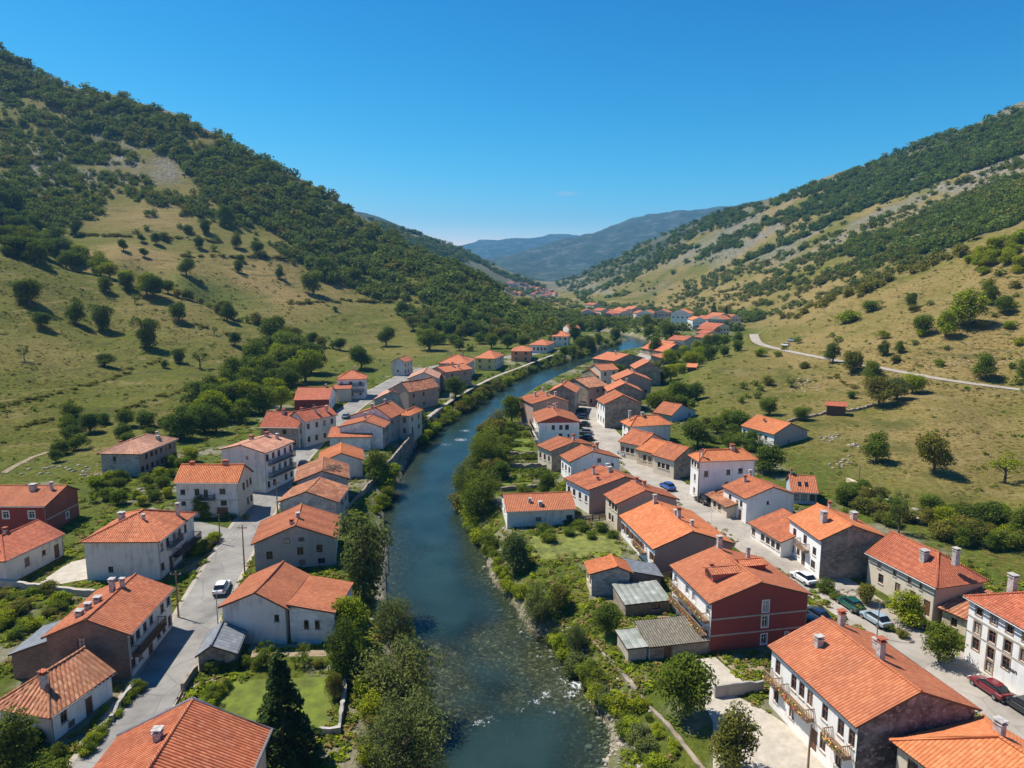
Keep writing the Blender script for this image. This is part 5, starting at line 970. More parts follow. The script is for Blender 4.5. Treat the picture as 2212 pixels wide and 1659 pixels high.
def trunk_mesh(seed, kind):
    r = random.Random(seed); b = MB()
    if kind == 'conifer': b.tube([(0,0,-0.1), (0.005,0,0.4), (0,0.004,0.97)], [0.028, 0.018, 0.003], 7)
    else:
        b.tube([(0,0,-0.1), (r.uniform(-.02,.02),r.uniform(-.02,.02),0.2), (r.uniform(-.03,.03),r.uniform(-.03,.03),0.45), (r.uniform(-.05,.05),r.uniform(-.05,.05),0.8)], [0.042, 0.032, 0.02, 0.006], 7)
        for k in range(7):
            a = r.uniform(0, 6.28); z = r.uniform(0.16, 0.5); l = r.uniform(0.2, 0.36); b.tube([(0,0,z), (math.cos(a)*l*0.5, math.sin(a)*l*0.5, z+0.1), (math.cos(a)*l, math.sin(a)*l, z+0.26)], [0.018, 0.011, 0.004], 5)
    return b.mesh('trunk', True)
PROTO = {}
for kind, nv, n, lf in (('round', 4, 5200, 0.026), ('bush', 3, 3000, 0.032), ('willow', 3, 9000, 0.0175), ('conifer', 2, 9000, 0.022), ('tall', 3, 4600, 0.027), ('sparse', 2, 1100, 0.024)):
    for k in range(nv):
        V, F, T = crown(kind, 100+k*7+len(kind), n, lf); me = np_mesh('crown', V, F, False, {'tint': ('FACE', T)}); me.materials.append(LM['mid'])
        tm = trunk_mesh(k+3, kind); tm.materials.append(M['bark']); PROTO.setdefault(kind, []).append((me, tm))
TREES = []; LATER = []; SINGLES = {}
CATS = dict(bush='shrub', round='tree', willow='tree', conifer='tree', tall='tree', sparse='tree')
NMS = dict(bush='shrub', round='leafy_tree', willow='willow_tree', conifer='conifer', tall='leafy_tree', sparse='sparse_tree')
def plant(p, w, h, kind, mat, label, group=None, shape=None, trunk=True):
    pr = PROTO[kind][random.randrange(len(PROTO[kind]))]; e = empty(NMS[kind], (p.x, p.y, p.z-0.1), random.uniform(0, 6.28)); tag(e, label, CATS[kind], group)
    for nm, me in (('crown', pr[0]), ('trunk', pr[1])):
        if nm == 'trunk' and kind == 'bush' and p.y > 150: continue
        o = link(nm, me, e); o.scale = (w, w, h)
        if nm == 'crown': o.material_slots[0].link = 'OBJECT'; o.material_slots[0].material = LM[mat]
    TREES.append((p.x, p.y, w/2)); return e
def T(u, v, wpx, hpx, kind, mat, label, group=None, now=False):
    p = hit(u, v)
    if p is None: return
    s = depth_scale(p)
    if group and not now: LATER.append((wpx*hpx, p, max(0.8, wpx*s), max(0.8, hpx*s*1.04/max(0.75, cp)), kind, mat, label, group)); return
    SINGLES[CATS[kind]] = SINGLES.get(CATS[kind], 0)+1; plant(p, max(0.8, wpx*s), max(0.8, hpx*s*1.04/max(0.75, cp)), kind, mat, label, group)
def along(pl, n, wpx, hpx, kinds, mats, label, group, jit=6):
    d = [0]
    for a, b in zip(pl[:-1], pl[1:]): d.append(d[-1]+math.hypot(b[0]-a[0], b[1]-a[1]))
    for i in range(n):
        t = d[-1]*(i+random.uniform(0.2, 0.8))/n; u = float(np.interp(t, d, [q[0] for q in pl])); v = float(np.interp(t, d, [q[1] for q in pl])); k = random.uniform(0.65, 1.3)
        f = np.interp(t/d[-1], [0, 1], [1, wpx[1]/wpx[0]]) if isinstance(wpx, tuple) else 1; w0 = wpx[0] if isinstance(wpx, tuple) else wpx
        T(u+random.uniform(-jit, jit)*f, v+random.uniform(-jit, jit)*0.6*f, w0*k*f, (hpx)*k*f, random.choice(kinds), random.choice(mats), label, group)
def fill(pg, n, w, h, kinds, mats, label, group, mind=0.6):
    us = [q[0] for q in pg]; vs = [q[1] for q in pg]; done = []; tries = 0
    while len(done) < n and tries < n*30:
        tries += 1; u, v = random.uniform(min(us), max(us)), random.uniform(min(vs), max(vs))
        if not inside(np.array([u]), np.array([v]), pg)[0]: continue
        if any(abs(a-u) < w*mind and abs(b-v) < h*mind*0.7 for a, b in done): continue
        done.append((u, v)); k = random.uniform(0.7, 1.25); T(u, v, w*k, h*k, random.choice(kinds), random.choice(mats), label, group)
# ---- trees one can single out
for a in [
 (63,656,82,60,'round','dark','broad dark tree on the left meadow near the photo edge, standing highest'),
 (163,699,50,58,'tall','mid','left one of two upright trees side by side on the left meadow'),
 (220,712,58,60,'tall','dark','right one of two upright trees side by side on the left meadow'),
 (90,707,54,36,'round','dark','low wide tree below the broad dark tree on the left meadow'),
 (317,751,66,72,'tall','dark','tallest lone tree in the middle of the left meadow'),
 (53,779,32,34,'sparse','dark','thin sparse little tree low on the left meadow'),
 (228,792,46,30,'round','dark','small flat tree with a long shadow low on the left meadow'),
 (227,631,40,36,'tall','dark','dark tree just below the hedgerow grove on the left meadow'),
 (292,657,26,24,'sparse','mid','small pale tree under the left meadow hedgerow'),
 (387,694,50,44,'round','dark','dark leaning tree where the left meadow meets its upper hedge'),
 (507,746,34,32,'round','dark','small round dark tree alone on the right end of the left meadow'),
 (463,724,18,20,'sparse','mid','tiny bare looking tree left of the small round dark tree'),
 (623,751,18,17,'sparse','mid','tiny tree near the right tip of the left meadow'),
 (388,784,38,36,'tall','dark','tree at the lower end of the long shadow on the left meadow'),
 (432,796,46,42,'sparse','dark','loose tree above the dark grove of the left slope'),
 (357,795,22,22,'bush','dark','small bush left of the loose tree on the left meadow'),
 (650,782,44,38,'round','dark','dark tree on the meadow tip above the grove'),
 (490,694,48,42,'round','dark','biggest tree in the hedge between the two left meadows'),
 (163,507,30,32,'tall','dark','upright tree left of the tan hill field'),
 (337,528,26,27,'round','dark','round tree on the field bank of the left hill'),
 (307,523,22,18,'round','dark','small round tree left of its neighbour on the field bank'),
 (267,542,26,26,'round','dark','tree below the field bank of the left hill'),
 (312,555,22,20,'round','dark','small tree under the field bank, pointing up'),
 (430,537,26,30,'tall','dark','tree on the bank right of the tan hill field'),
 (443,503,34,32,'tall','dark','dark upright tree right of the tan hill field'),
 (487,488,52,44,'round','mid','large round tree at the foot of the left hill wood'),
 (510,536,32,38,'tall','mid','tall tree with pale top on the left hill slope'),
 (555,548,38,30,'round','dark','wide dark tree below the left hill wood'),
 (603,602,24,32,'tall','dark','slim dark tree right in the left hill field'),
 (515,589,26,30,'tall','dark','slim tree in the middle of the left hill field'),
 (403,596,44,40,'round','dark','dark double crowned tree in the left hill field'),
 (677,636,60,56,'round','mid','biggest tree of the clump right of the left hill field'),
 (703,602,54,48,'round','mid','upper tree of the clump right of the left hill field'),
 (724,672,15,13,'bush','dark','single dark bush in the empty upper pasture'),
 (868,682,30,36,'round','dark','dark round tree at the right edge of the upper pasture'),
 (764,612,42,38,'round','mid','tree above the upper pasture at the wood edge'),
 (834,748,46,44,'round','dark','dark tree below the upper pasture corner'),
 (928,757,72,52,'round','mid','wide tree group above the far left houses'),
 (781,798,62,54,'round','dark','dark tree behind the three storey house with loggias'),
 (160,573,56,38,'round','lime','bright tree at the gully between the left hills'),
 (40,548,100,42,'round','dark','very dark tree mass at the left photo edge in the gully'),
 (95,556,54,34,'round','dark','dark tree right of the very dark mass in the gully'),
 (237,602,50,36,'round','lime','light green tree, second down the gully hedge'),
 (275,616,44,36,'round','lime','light green tree, third down the gully hedge'),
 (318,639,56,50,'round','lime','big light green tree where the gully hedge ends'),
 (435,1118,52,54,'round','mid','bushy tree at the corner of the white house with small balcony'),
 (40,1659,130,130,'round','dark','dark tree in the lower left corner of the photo'),
 # river left
 (786,1290,140,195,'tall','willow','tall loose tree between the grey gabled house and the river'),
 (755,1382,92,98,'round','lime','bright round tree beside the whitewashed house and the river'),
 (852,1400,116,130,'willow','willow','pale willow upstream of the big riverside willows'),
 (868,1545,235,190,'willow','willow','upper one of the two big riverside willows'),
 (872,1695,240,225,'willow','willow','lower one of the two big riverside willows'),
 (612,1655,185,270,'conifer','pine','large dark conifer on the lawn'),
 (742,1470,100,150,'tall','dark','dark tree between the lawn wall and the willows'),
 (575,1440,56,62,'sparse','mid','small fruit tree behind the conifer'),
 (655,1428,42,44,'sparse','mid','small fruit tree in front of the soil plot'),
 (722,1508,54,62,'round','olive','small tree in the flower bed beside the lawn wall'),
 (588,1385,26,30,'sparse','mid','tiny tree at the foot of the whitewashed house'),
 (815,1040,76,70,'round','mid','round tree where the left houses reach the river wall'),
 (838,1062,50,40,'bush','lime','yellow green shrub leaning over the river beside the round tree'),
 (825,1098,42,40,'bush','lime','yellow green shrub below the river wall'),
 (985,862,54,50,'round','dark','dark tree in front of the white gable by the river path'),
 (900,925,60,46,'bush','dark','dark riverside shrub below the long row of left houses'),
 (1200,747,40,36,'round','dark','dark tree on the left bank strip opposite the far white houses'),
 (1240,740,36,44,'tall','dark','dark tree beside the last tall house of the left bank'),
 # right bank river side
 (1105,915,62,68,'round','mid','round tree by the water beside the tall white house'),
 (1030,1112,124,122,'willow','mid','largest willow of the right bank in front of the white barn'),
 (1052,1012,92,90,'willow','mid','willow above the largest one on the right bank'),
 (1004,1078,74,88,'willow','willow','pale willow leaning over the water on the right bank'),
 (1052,945,56,46,'bush','olive','olive shrub at the water below the garden terraces'),
 (1110,1234,84,88,'round','willow','round grey green tree in the rough meadow by the water'),
 (1160,1350,88,92,'willow','willow','grey green willow bulging over the stony bank'),
 (1206,1318,64,66,'round','olive','olive tree behind the bulging willow'),
 (1312,1372,76,74,'round','dark','dark round tree on the lawn before the mossy shed'),
 (1243,1412,58,80,'willow','willow','pale young willow on the bank below the dark round tree'),
 (1277,1470,48,56,'bush','mid','green shrub on the bank below the young willow'),
 (1482,1548,148,150,'round','mid','large glossy tree beside the stone river wall'),
 (1590,1668,132,148,'round','olive','large olive green tree in front of the long white house'),
 (1183,1070,52,52,'round','dark','dark tree behind the white barn'),
 (1222,1072,60,46,'bush','lime','bright shrub right behind the white barn'),
 (1135,1068,46,30,'bush','mid','shrub in the plot left of the dark tree behind the barn'),
 (1326,824,52,40,'round','mid','tree between the roofs at the top of the street curve'),
 (1541,699,32,46,'conifer','pine','left one of two dark conifers near the far white houses'),
 (1567,700,26,40,'conifer','pine','right one of two dark conifers near the far white houses'),
 (1411,768,36,46,'tall','dark','dark tree where the river turns behind the right houses'),
 (1440,735,44,44,'round','dark','dark tree left of the far orange gable'),
 # right slope
 (2092,705,100,80,'round','lime','big bright yellow green tree high on the right slope'),
 (2042,728,56,58,'round','lime','lower bright tree touching the big yellow green tree'),
 (1994,722,58,48,'round','mid','green bush tree left of the bright trees on the right slope'),
 (1969,667,34,38,'round','dark','small dark tree alone above the right slope road'),
 (2139,657,46,58,'tall','mid','upright tree at the right edge above the bright tree'),
 (2168,677,48,42,'round','mid','leaning tree right of the upright tree on the right slope'),
 (1829,697,62,34,'bush','lime','bright low bush on the tan slope above the road'),
 (1884,672,52,30,'bush','mid','green low bush right of the bright low bush'),
 (1799,783,44,44,'round','dark','round tree just above the hill road bend'),
 (1839,808,58,58,'round','olive','loose tree straddling the hill road'),
 (1884,818,60,40,'round','mid','wide tree below the hill road'),
 (1909,769,30,36,'tall','dark','left small tree on the slope above the hill road'),
 (1941,763,30,28,'round','mid','right small tree on the slope above the hill road'),
 (1899,878,76,68,'round','olive','largest tree of the clump at the upper meadow edge'),
 (1937,863,62,52,'round','willow','middle tree of the clump at the upper meadow edge'),
 (1971,850,58,48,'round','lime','bright right tree of the clump at the upper meadow edge'),
 (2129,818,66,56,'round','mid','round tree above the hill road near the right edge'),
 (2212,825,50,56,'round','mid','tree cut by the right photo edge above the road'),
 (1734,908,48,34,'round','mid','tree left of the timber hut'),
 (1662,896,54,44,'round','mid','tree uphill behind the lone white house'),
 (1841,860,26,20,'bush','dark','small bush left of the meadow edge clump'),
 (1891,1001,72,70,'round','mid','left lone tree on the right meadow, with a wedge shadow'),
 (2016,1024,92,96,'round','olive','biggest lone tree in the middle of the right meadow'),
 (2169,1044,88,66,'sparse','lime','thin yellow green tree at the right side of the meadow'),
 (2009,1120,62,62,'round','mid','first tree of the thicket below the right meadow'),
 (2085,1140,74,56,'round','dark','dark tree in the middle of the thicket below the meadow'),
 (2141,1150,82,74,'round','dark','large tree in the right part of the thicket'),
 (2206,1178,66,86,'round','mid','thicket tree cut by the right photo edge'),
 (2036,1165,64,50,'bush','olive','flowering shrub at the lower edge of the thicket'),
 (1832,1090,64,50,'round','dark','dark tree uphill of the pale blue house'),
 (1941,1152,56,96,'sparse','dark','tall half dead tree beside the field wall'),
 (1871,1305,52,50,'round','olive','young tree before the cream house, nearest the white car'),
 (1954,1346,92,76,'round','lime','bright street tree before the cream house'),
 (2029,1430,98,96,'round','mid','dense street tree in front of the tan stone annex'),
 (1786,1280,48,38,'bush','mid','garden shrub at the corner of the bare stone gable'),
 (1664,1022,94,64,'round','dark','dark leafy tree below the lone white house'),
 (1506,968,84,66,'round','dark','dark round tree above the big plain white house'),
 (1425,892,74,56,'round','mid','left tree of the grove behind the curve houses'),
 (1462,872,70,50,'round','mid','right tree of the grove behind the curve houses'),
 (1592,915,54,34,'bush','mid','wide bush left of the lone white house'),
 (2006,1295,30,34,'sparse','olive','thin tree against the cream house wall'),
]: T(*a)
# ---- repeated plantings
along([(352,632),(430,655),(500,690),(560,705),(640,735),(745,758)], 22, 30, 26, ['bush','round'], ['dark','olive'], 'dark shrub in the long hedge between the two left meadows', 'hedge shrubs between the left meadows', 4)
fill([(0,500),(60,515),(130,540),(230,586),(335,622),(335,646),(230,614),(110,576),(0,562)], 17, 56, 46, ['round','tall'], ['dark','mid','lime'], 'tree of the gully hedge running down between the left hills', 'trees of the gully between the left hills', 0.4)
fill([(0,430),(60,455),(112,518),(60,540),(0,525)], 11, 54, 50, ['round','tall'], ['dark','dark','mid'], 'dark tree in the wooded hollow at the left photo edge', 'trees of the dark hollow at the left edge', 0.4)
along([(0,552),(60,556),(130,560)], 7, 26, 22, ['bush'], ['dark'], 'low shrub in the hedge at the left photo edge', 'shrubs of the short left edge hedge', 3)
fill([(530,800),(600,745),(680,795),(665,835),(620,880),(560,905),(470,935),(395,960),(385,925),(440,880),(500,840)], 46, 68, 62, ['round','round','tall'], ['dark','dark','mid','mid','lime'], 'tree of the dark grove behind the left houses', 'trees of the dark left grove', 0.34)
fill([(100,990),(150,900),(250,915),(360,905),(380,950),(330,960),(210,970),(130,1010)], 15, 46, 40, ['round','bush'], ['dark','mid'], 'shrubby tree at the foot of the left meadow', 'shrubby trees at the meadow foot', 0.55)
fill([(200,1060),(310,1010),(400,975),(440,990),(370,1040),(370,1085),(300,1100),(200,1105)], 26, 40, 32, ['bush','round'], ['mid','lime','dark'], 'garden shrub between the left houses', 'garden shrubs between the left houses', 0.5)
fill([(0,1290),(120,1275),(150,1300),(60,1380),(0,1400)], 16, 46, 30, ['bush'], ['mid','lime','olive'], 'shrub in the overgrown garden left of the brick house', 'shrubs of the overgrown left garden', 0.5)
fill([(0,1610),(110,1600),(180,1640),(160,1680),(0,1690)], 9, 60, 46, ['bush'], ['dark','mid'], 'shrub in the shaded lower left corner', 'shrubs in the lower left corner', 0.5)
along([(300,1490),(262,1535),(215,1590),(180,1640)], 11, 34, 26, ['bush'], ['lime','mid'], 'clipped hedge shrub along the wall of the street', 'hedge shrubs along the left street', 3)
along([(495,1475),(455,1520),(390,1590)], 9, 34, 30, ['bush'], ['mid','lime'], 'garden shrub between the soil plot and the lawn', 'shrubs around the lawn garden', 5)
along([(440,1450),(520,1440),(600,1445),(700,1440)], 10, 36, 30, ['bush','sparse'], ['mid','olive'], 'shrub in the bed along the top of the lawn', 'shrubs of the lawn bed', 6)
along([(420,1200),(455,1180),(470,1165)], 6, 34, 26, ['bush'], ['olive','lime'], 'flowering shrub at the street corner island', 'shrubs of the street corner', 5)
along([(385,1122),(470,1118),(535,1122)], 8, 26, 18, ['bush'], ['lime','mid'], 'low front hedge before the white house with small balcony', 'front hedge shrubs', 3)
along([(760,1420),(790,1500),(800,1600),(790,1659)], 9, 60, 60, ['bush','round'], ['mid','lime','olive'], 'undergrowth shrub between the lawn wall and the willows', 'undergrowth by the willows', 10)
along([(905,960),(960,915),(1010,880),(1070,845),(1140,806),(1210,785),(1290,756),(1345,740)], 46, (44, 17), 32, ['bush','bush','round'], ['lime','mid','olive'], 'shrub of the green strip along the left river edge', 'shrubs along the left river edge', 7)
along([(1180,790),(1240,765),(1300,740),(1340,733)], 14, 26, 26, ['round','bush'], ['mid','willow'], 'leafy tree of the narrow spit at the river bend', 'trees of the river spit', 5)
along([(850,1010),(835,1060),(815,1120)], 6, 44, 36, ['bush'], ['mid','lime'], 'shrub at the foot of the left river wall', 'shrubs at the left river wall', 6)
along([(1000,1105),(1010,1060),(1030,1010),(1060,960),(1085,925)], 14, 60, 50, ['bush','willow'], ['olive','mid','willow'], 'leafy bush overhanging the right river edge below the terraces', 'bushes overhanging the right river edge', 7)
along([(1015,1120),(1035,1160),(1060,1200)], 8, 48, 36, ['bush'], ['lime','mid'], 'bright shrub on the bank below the white barn', 'bright bank shrubs below the barn', 6)
along([(1062,1190),(1075,1230),(1095,1265),(1130,1300)], 10, 44, 34, ['bush'], ['lime','mid'], 'shrub on the bank beside the rough meadow', 'shrubs of the meadow bank', 7)
along([(1185,1380),(1230,1430),(1280,1490),(1330,1545),(1380,1610),(1420,1670)], 24, 54, 44, ['bush'], ['mid','lime','willow'], 'shrub on the slope under the stone river wall', 'shrubs under the stone river wall', 12)
along([(1370,1520),(1420,1580),(1470,1640)], 6, 40, 30, ['bush'], ['lime','mid'], 'low shrub along the top of the stone river wall', 'shrubs on the stone river wall', 6)
fill([(1080,930),(1110,930),(1080,1060),(1040,1060)], 12, 46, 40, ['bush','round'], ['olive','mid'], 'leafy shrub between the willows and the terraces', 'shrubs beside the terraces', 0.5)
fill([(1150,1140),(1240,1130),(1340,1150),(1330,1165),(1160,1170)], 8, 44, 26, ['bush'], ['mid','lime'], 'weedy shrub below the white barn wall', 'shrubs below the white barn', 0.5)
fill([(1800,1075),(1860,1050),(1980,1130),(1930,1150),(1880,1120)], 14, 46, 34, ['bush'], ['mid','olive','dark'], 'shrub on the bank of the field wall', 'shrubs of the field wall', 0.5)
fill([(1990,1130),(2100,1110),(2212,1150),(2212,1200),(2080,1180)], 20, 56, 48, ['bush','round'], ['lime','mid','olive'], 'shrub of the thicket below the right meadow', 'shrubs of the right thicket', 0.45)
along([(1790,1290),(1840,1310),(1900,1350),(1960,1380)], 12, 30, 24, ['bush'], ['mid','olive','lime'], 'flowering garden shrub along the street before the cream house', 'garden shrubs before the cream house', 6)
fill([(1520,920),(1600,900),(1640,960),(1600,1000),(1540,960)], 14, 44, 32, ['bush','round'], ['mid','dark','olive'], 'shrub on the terraced bank left of the lone white house', 'shrubs of the terraced bank', 0.5)
fill([(1400,880),(1480,850),(1520,870),(1440,905)], 8, 40, 32, ['bush','round'], ['mid','dark'], 'bush in the grove behind the curve houses', 'bushes of the curve grove', 0.5)
fill([(1400,800),(1520,760),(1620,730),(1600,760),(1480,820),(1430,830)], 20, 36, 34, ['round','bush','tall'], ['dark','mid','lime'], 'tree beside the roofs above the curve', 'trees above the curve', 0.45)
fill([(2090,560),(2212,500),(2212,590),(2120,600)], 18, 44, 28, ['bush','round'], ['lime'], 'bright bush of the scrub at the right photo edge', 'bright scrub at the right edge', 0.45)
fill([(1620,760),(1900,690),(2212,600),(2212,860),(1950,790),(1700,830)], 26, 26, 18, ['bush'], ['olive','mid','lime'], 'small bush on the dry right slope', 'small bushes of the dry right slope', 0.6)
fill([(1500,840),(1700,800),(1760,830),(1600,880)], 8, 28, 22, ['bush','sparse'], ['mid','olive'], 'small bush on the slope under the hill road', 'bushes under the hill road', 0.6)
fill([(880,700),(1000,690),(1150,735),(1130,755),(1040,765),(960,765),(900,745)], 28, 40, 34, ['round','bush'], ['mid','dark','olive'], 'tree on the steep slope above the far left houses', 'trees above the far left houses', 0.42)
fill([(240,450),(420,440),(640,540),(640,620),(420,560),(250,520)], 16, 22, 18, ['bush'], ['dark','olive'], 'scattered bush in the fields of the left hill', 'bushes of the left hill fields', 0.7)
fill([(1225,720),(1300,705),(1400,712),(1480,735),(1420,750),(1390,722),(1290,715)], 14, 30, 30, ['round','tall'], ['mid','willow'], 'leafy tree along the far side of the river bend', 'trees at the river bend', 0.45)
for y_ in (930, 944, 966, 992, 1020, 1032): along([(1080,y_),(1150+max(0, y_-980)*1.1,y_-2)], 7, 24, 13, ['bush'], ['mid','dark'], 'low hedge shrub between the terraced garden plots', 'hedge shrubs of the garden terraces', 2)
SMALL = []
for cat in ('tree', 'shrub'):                              # the largest as things, the smallest rest as one mass
    its = sorted([q for q in LATER if CATS[q[4]] == cat], key=lambda q: -q[0]); lim = 292-SINGLES.get(cat, 0)
    for q in its[:lim]: plant(*q[1:])
    SMALL += its[lim:]
# ------------------------------------------------------------------ far woods: one mass each
lowV = []
for k in range(6):
    V, F, Tt = crown('round' if k % 2 else 'bush', 500+k, 140, 0.096); lowV.append((V, len(F), Tt))
def wood(name, label, items, mat):
    mats = mat if isinstance(mat, list) else [mat]; Vs, Ts, Ms = [], [], []
    for (p, w, h) in items:
        V, nf, Tt = lowV[random.randrange(6)]; Ms.append(np.full(nf, random.choices(range(len(mats)), [6, 2, 1, 1][:len(mats)])[0], np.int32)); a = random.uniform(0, 6.28); c, s = math.cos(a), math.sin(a)
        X = V*np.array([w, w, h]); X = np.stack([X[:,0]*c-X[:,1]*s, X[:,0]*s+X[:,1]*c, X[:,2]], 1)+np.array([p.x, p.y, p.z-0.15*h]); Vs.append(X); Ts.append(np.clip(Tt*0.6+random.uniform(-0.15, 0.55), 0, 1))
    V = np.concatenate(Vs); T_ = np.concatenate(Ts); me = np_mesh(name, V, np.arange(len(V)).reshape(-1, 4), False, {'tint': ('FACE', T_)})
    o = link(name, me, None, mats); me.polygons.foreach_set('material_index', np.concatenate(Ms)); tag(o, label, 'wood', None, 'stuff')
def sow(pg, n, wm, hm, clump=0.0, cs=60, thr=0.0, seed=1):
    pa = np.array(pg, float); out = []; lo, hi = pa.min(0), pa.max(0)
    u = rng.uniform(lo[0], hi[0], n*4); v = rng.uniform(lo[1], hi[1], n*4); k = inside(u, v, pg); u, v = u[k][:n], v[k][:n]
    for a, b in zip(u, v):
        p = hit(a, b)
        if p is None: continue
        if clump and float(fbm(np.array([p.x/cs]), np.array([(p.y+p.z*2)/cs]), seed, 3)[0])+random.uniform(-0.15, 0.15) < thr: continue
        s = random.choice((random.uniform(0.35, 0.8), random.uniform(0.7, 1.5))); out.append((p, wm*s, hm*s*random.uniform(0.8, 1.2)))
    return out
LW = [(-20,95),(0,105),(120,155),(230,205),(300,228),(380,252),(470,290),(560,342),(640,385),(700,412),(770,470),(840,505),(900,545),(1000,595),(1090,650),(1180,695),(1215,715),(1140,742),(1040,705),(940,665),(850,620),(770,585),(700,560),(620,520),(540,470),(470,440),(420,400),(380,340),(300,320),(180,280),(90,215),(-20,200)]
wood('forest', 'dense dark green wood covering the crest and shaded flank of the left hill', sow(LW, 4600, 10, 8.5, 1, 38, -0.3, 3)+sow([(0,200),(180,280),(420,400),(620,520),(770,590),(700,600),(560,520),(430,470),(240,470),(100,500),(0,480)], 1700, 7, 6.0, 1, 45, -0.06, 5)+sow([(640,560),(780,600),(960,680),(1150,745),(1000,720),(880,690),(800,640),(700,610)], 900, 8, 7, 1, 40, -0.2, 6), [LM['forest'], LM['dark'], LM['olive'], LM['mid']])
RW = [(1195,612),(1300,560),(1400,515),(1500,470),(1600,435),(1800,365),(2000,295),(2212,205),(2230,325),(2060,385),(1850,460),(1700,530),(1550,590),(1420,630),(1260,652)]
wood('forest', 'dark green wood along the long crest of the right mountain', sow(RW, 7500, 9.5, 7.5, 1, 70, -0.14, 8), [LM['forest'], LM['dark'], LM['olive'], LM['mid']])
wood('scrub', 'scattered scrub and trees over the face of the right mountain', sow([(1800,540),(1900,500),(2000,450),(2212,390),(2230,470),(2100,520),(2000,545),(1850,560)], 1500, 8, 7, 1, 60, -0.16, 9)+sow([(1340,660),(1700,545),(2212,340),(2212,480),(1900,600),(1650,690),(1450,690)], 2400, 7, 5.5, 1, 45, -0.02, 10)+sow([(1250,650),(1500,560),(2212,250),(2212,480),(1900,600),(1650,690),(1400,680)], 1300, 5, 4, 1, 25, 0.08, 20), [LM['forest'], LM['dark'], LM['olive'], LM['mid']])
wood('valley_wood', 'pale green wood filling the valley floor beyond the river bend', sow([(1180,690),(1110,650),(1200,645),(1330,660),(1480,672),(1640,690),(1600,715),(1450,715),(1400,712),(1300,706),(1225,716)], 1500, 8.5, 5.5, 1, 50, -0.2, 12), [LM['willow'], LM['mid'], LM['dark']])
wood('forest', 'grey green wood on the hill behind the left crest', sow([(790,470),(850,486),(980,531),(1080,580),(1190,628),(1120,640),(1000,600),(900,545)], 2600, 12, 8, 1, 70, -0.02, 14), [LM['dark'], LM['mid'], LM['willow']])
if SMALL: wood('undergrowth', 'small low shrubs between the larger bushes of the banks, hedges and slopes', [(q[1], q[2], q[3]) for q in SMALL], LM['mid'])
bank = []
for px, n in (([(150,505),(300,512),(480,520)], 60), ([(370,553),(560,556),(640,560)], 50), ([(625,655),(745,650),(850,655)], 40), ([(0,880),(120,850),(240,820),(350,775)], 60), ([(240,895),(340,858),(400,845)], 26), ([(0,930),(60,920),(110,905)], 16), ([(1640,640),(1800,590),(1950,560)], 40), ([(1700,660),(1850,610),(1980,575)], 36), ([(1450,672),(1600,620),(1760,590)], 40), ([(1700,830),(1800,815),(1850,840)], 20), ([(420,700),(520,728),(640,760)], 18)):
    for i in range(n):
        t = random.random()*(len(px)-1); k = int(t); f = t-k; p = hit(px[k][0]*(1-f)+px[k+1][0]*f+random.gauss(0, 3), px[k][1]*(1-f)+px[k+1][1]*f+random.gauss(0, 1.6)); s = depth_scale(p)*random.uniform(5, 15); bank.append((p, s*1.5, s*0.6))
for px, n in (([(1640,662),(1720,640),(1790,600)], 40), ([(1690,692),(1800,648),(1900,602),(1995,562)], 70), ([(1440,662),(1560,602),(1640,575)], 45), ([(1560,672),(1660,618),(1720,598)], 40), ([(1850,640),(1960,590),(2080,545)], 40), ([(1790,610),(1880,570),(1980,545)], 40)):
    for i in range(n):
        t = random.random()*(len(px)-1); k = int(t); f = t-k; p = hit(px[k][0]*(1-f)+px[k+1][0]*f+random.gauss(0, 7), px[k][1]*(1-f)+px[k+1][1]*f+random.gauss(0, 3)); s = random.uniform(2.5, 7.5); bank.append((p, s*1.15, s))
wood('bank_scrub', 'low dark scrub growing along the field banks and terrace edges of the slopes', bank, LM['olive'])
# ------------------------------------------------------------------ far houses, one mesh each
def tinyhouse(w, d, h, wallm, roofm):
    b = MB(); b.box(-w/2, w/2, -d/2, d/2, -2, h)
    o = 0.4; e = [(-w/2-o,-d/2-o,h),(w/2+o,-d/2-o,h),(w/2+o,d/2+o,h),(-w/2-o,d/2+o,h)]; r = h+w*0.22; p, q = (0,-d/2-o,r), (0,d/2+o,r)
    b.poly([e[1],e[2],q,p], 1); b.poly([e[3],e[0],p,q], 1); b.poly([e[0],e[1],p], 0); b.poly([e[2],e[3],q], 0)
    for k in range(4):
        for zz in (h*0.25, h*0.7):
            x = -w/2+w*(k+0.5)/4; b.poly([(x-.4,-d/2-.03,zz-.5),(x+.4,-d/2-.03,zz-.5),(x+.4,-d/2-.03,zz+.5),(x-.4,-d/2-.03,zz+.5)], 2); y = -d/2+d*(k+0.5)/4
            for s in (-1, 1): b.poly([(s*(w/2+.03),y-.4,zz-.5),(s*(w/2+.03),y+.4,zz-.5),(s*(w/2+.03),y+.4,zz+.5),(s*(w/2+.03),y-.4,zz+.5)], 2)
    me = b.mesh('distant_house'); [me.materials.append(x) for x in (M[wallm], M[roofm], M['glass'])]; return me
TH = [tinyhouse(9,11,5.5,'white','t_orange'), tinyhouse(8,13,5,'dirty','t_red'), tinyhouse(11,16,8,'white','t_bright'), tinyhouse(9,10,6,'cream','t_orange'), tinyhouse(7,9,4,'pink','t_red')]
def far_house(u, v, k, label, group=None, s=1.0):
    p = hit(u, v)
    if p is None: return
    o = link('distant_house', TH[k]); o.location = p; o.rotation_euler = (0, 0, random.uniform(-0.8, 0.8)); o.scale = (s, s, s); tag(o, label, 'house', group)
G1 = 'roofs among the trees beyond the river bend'
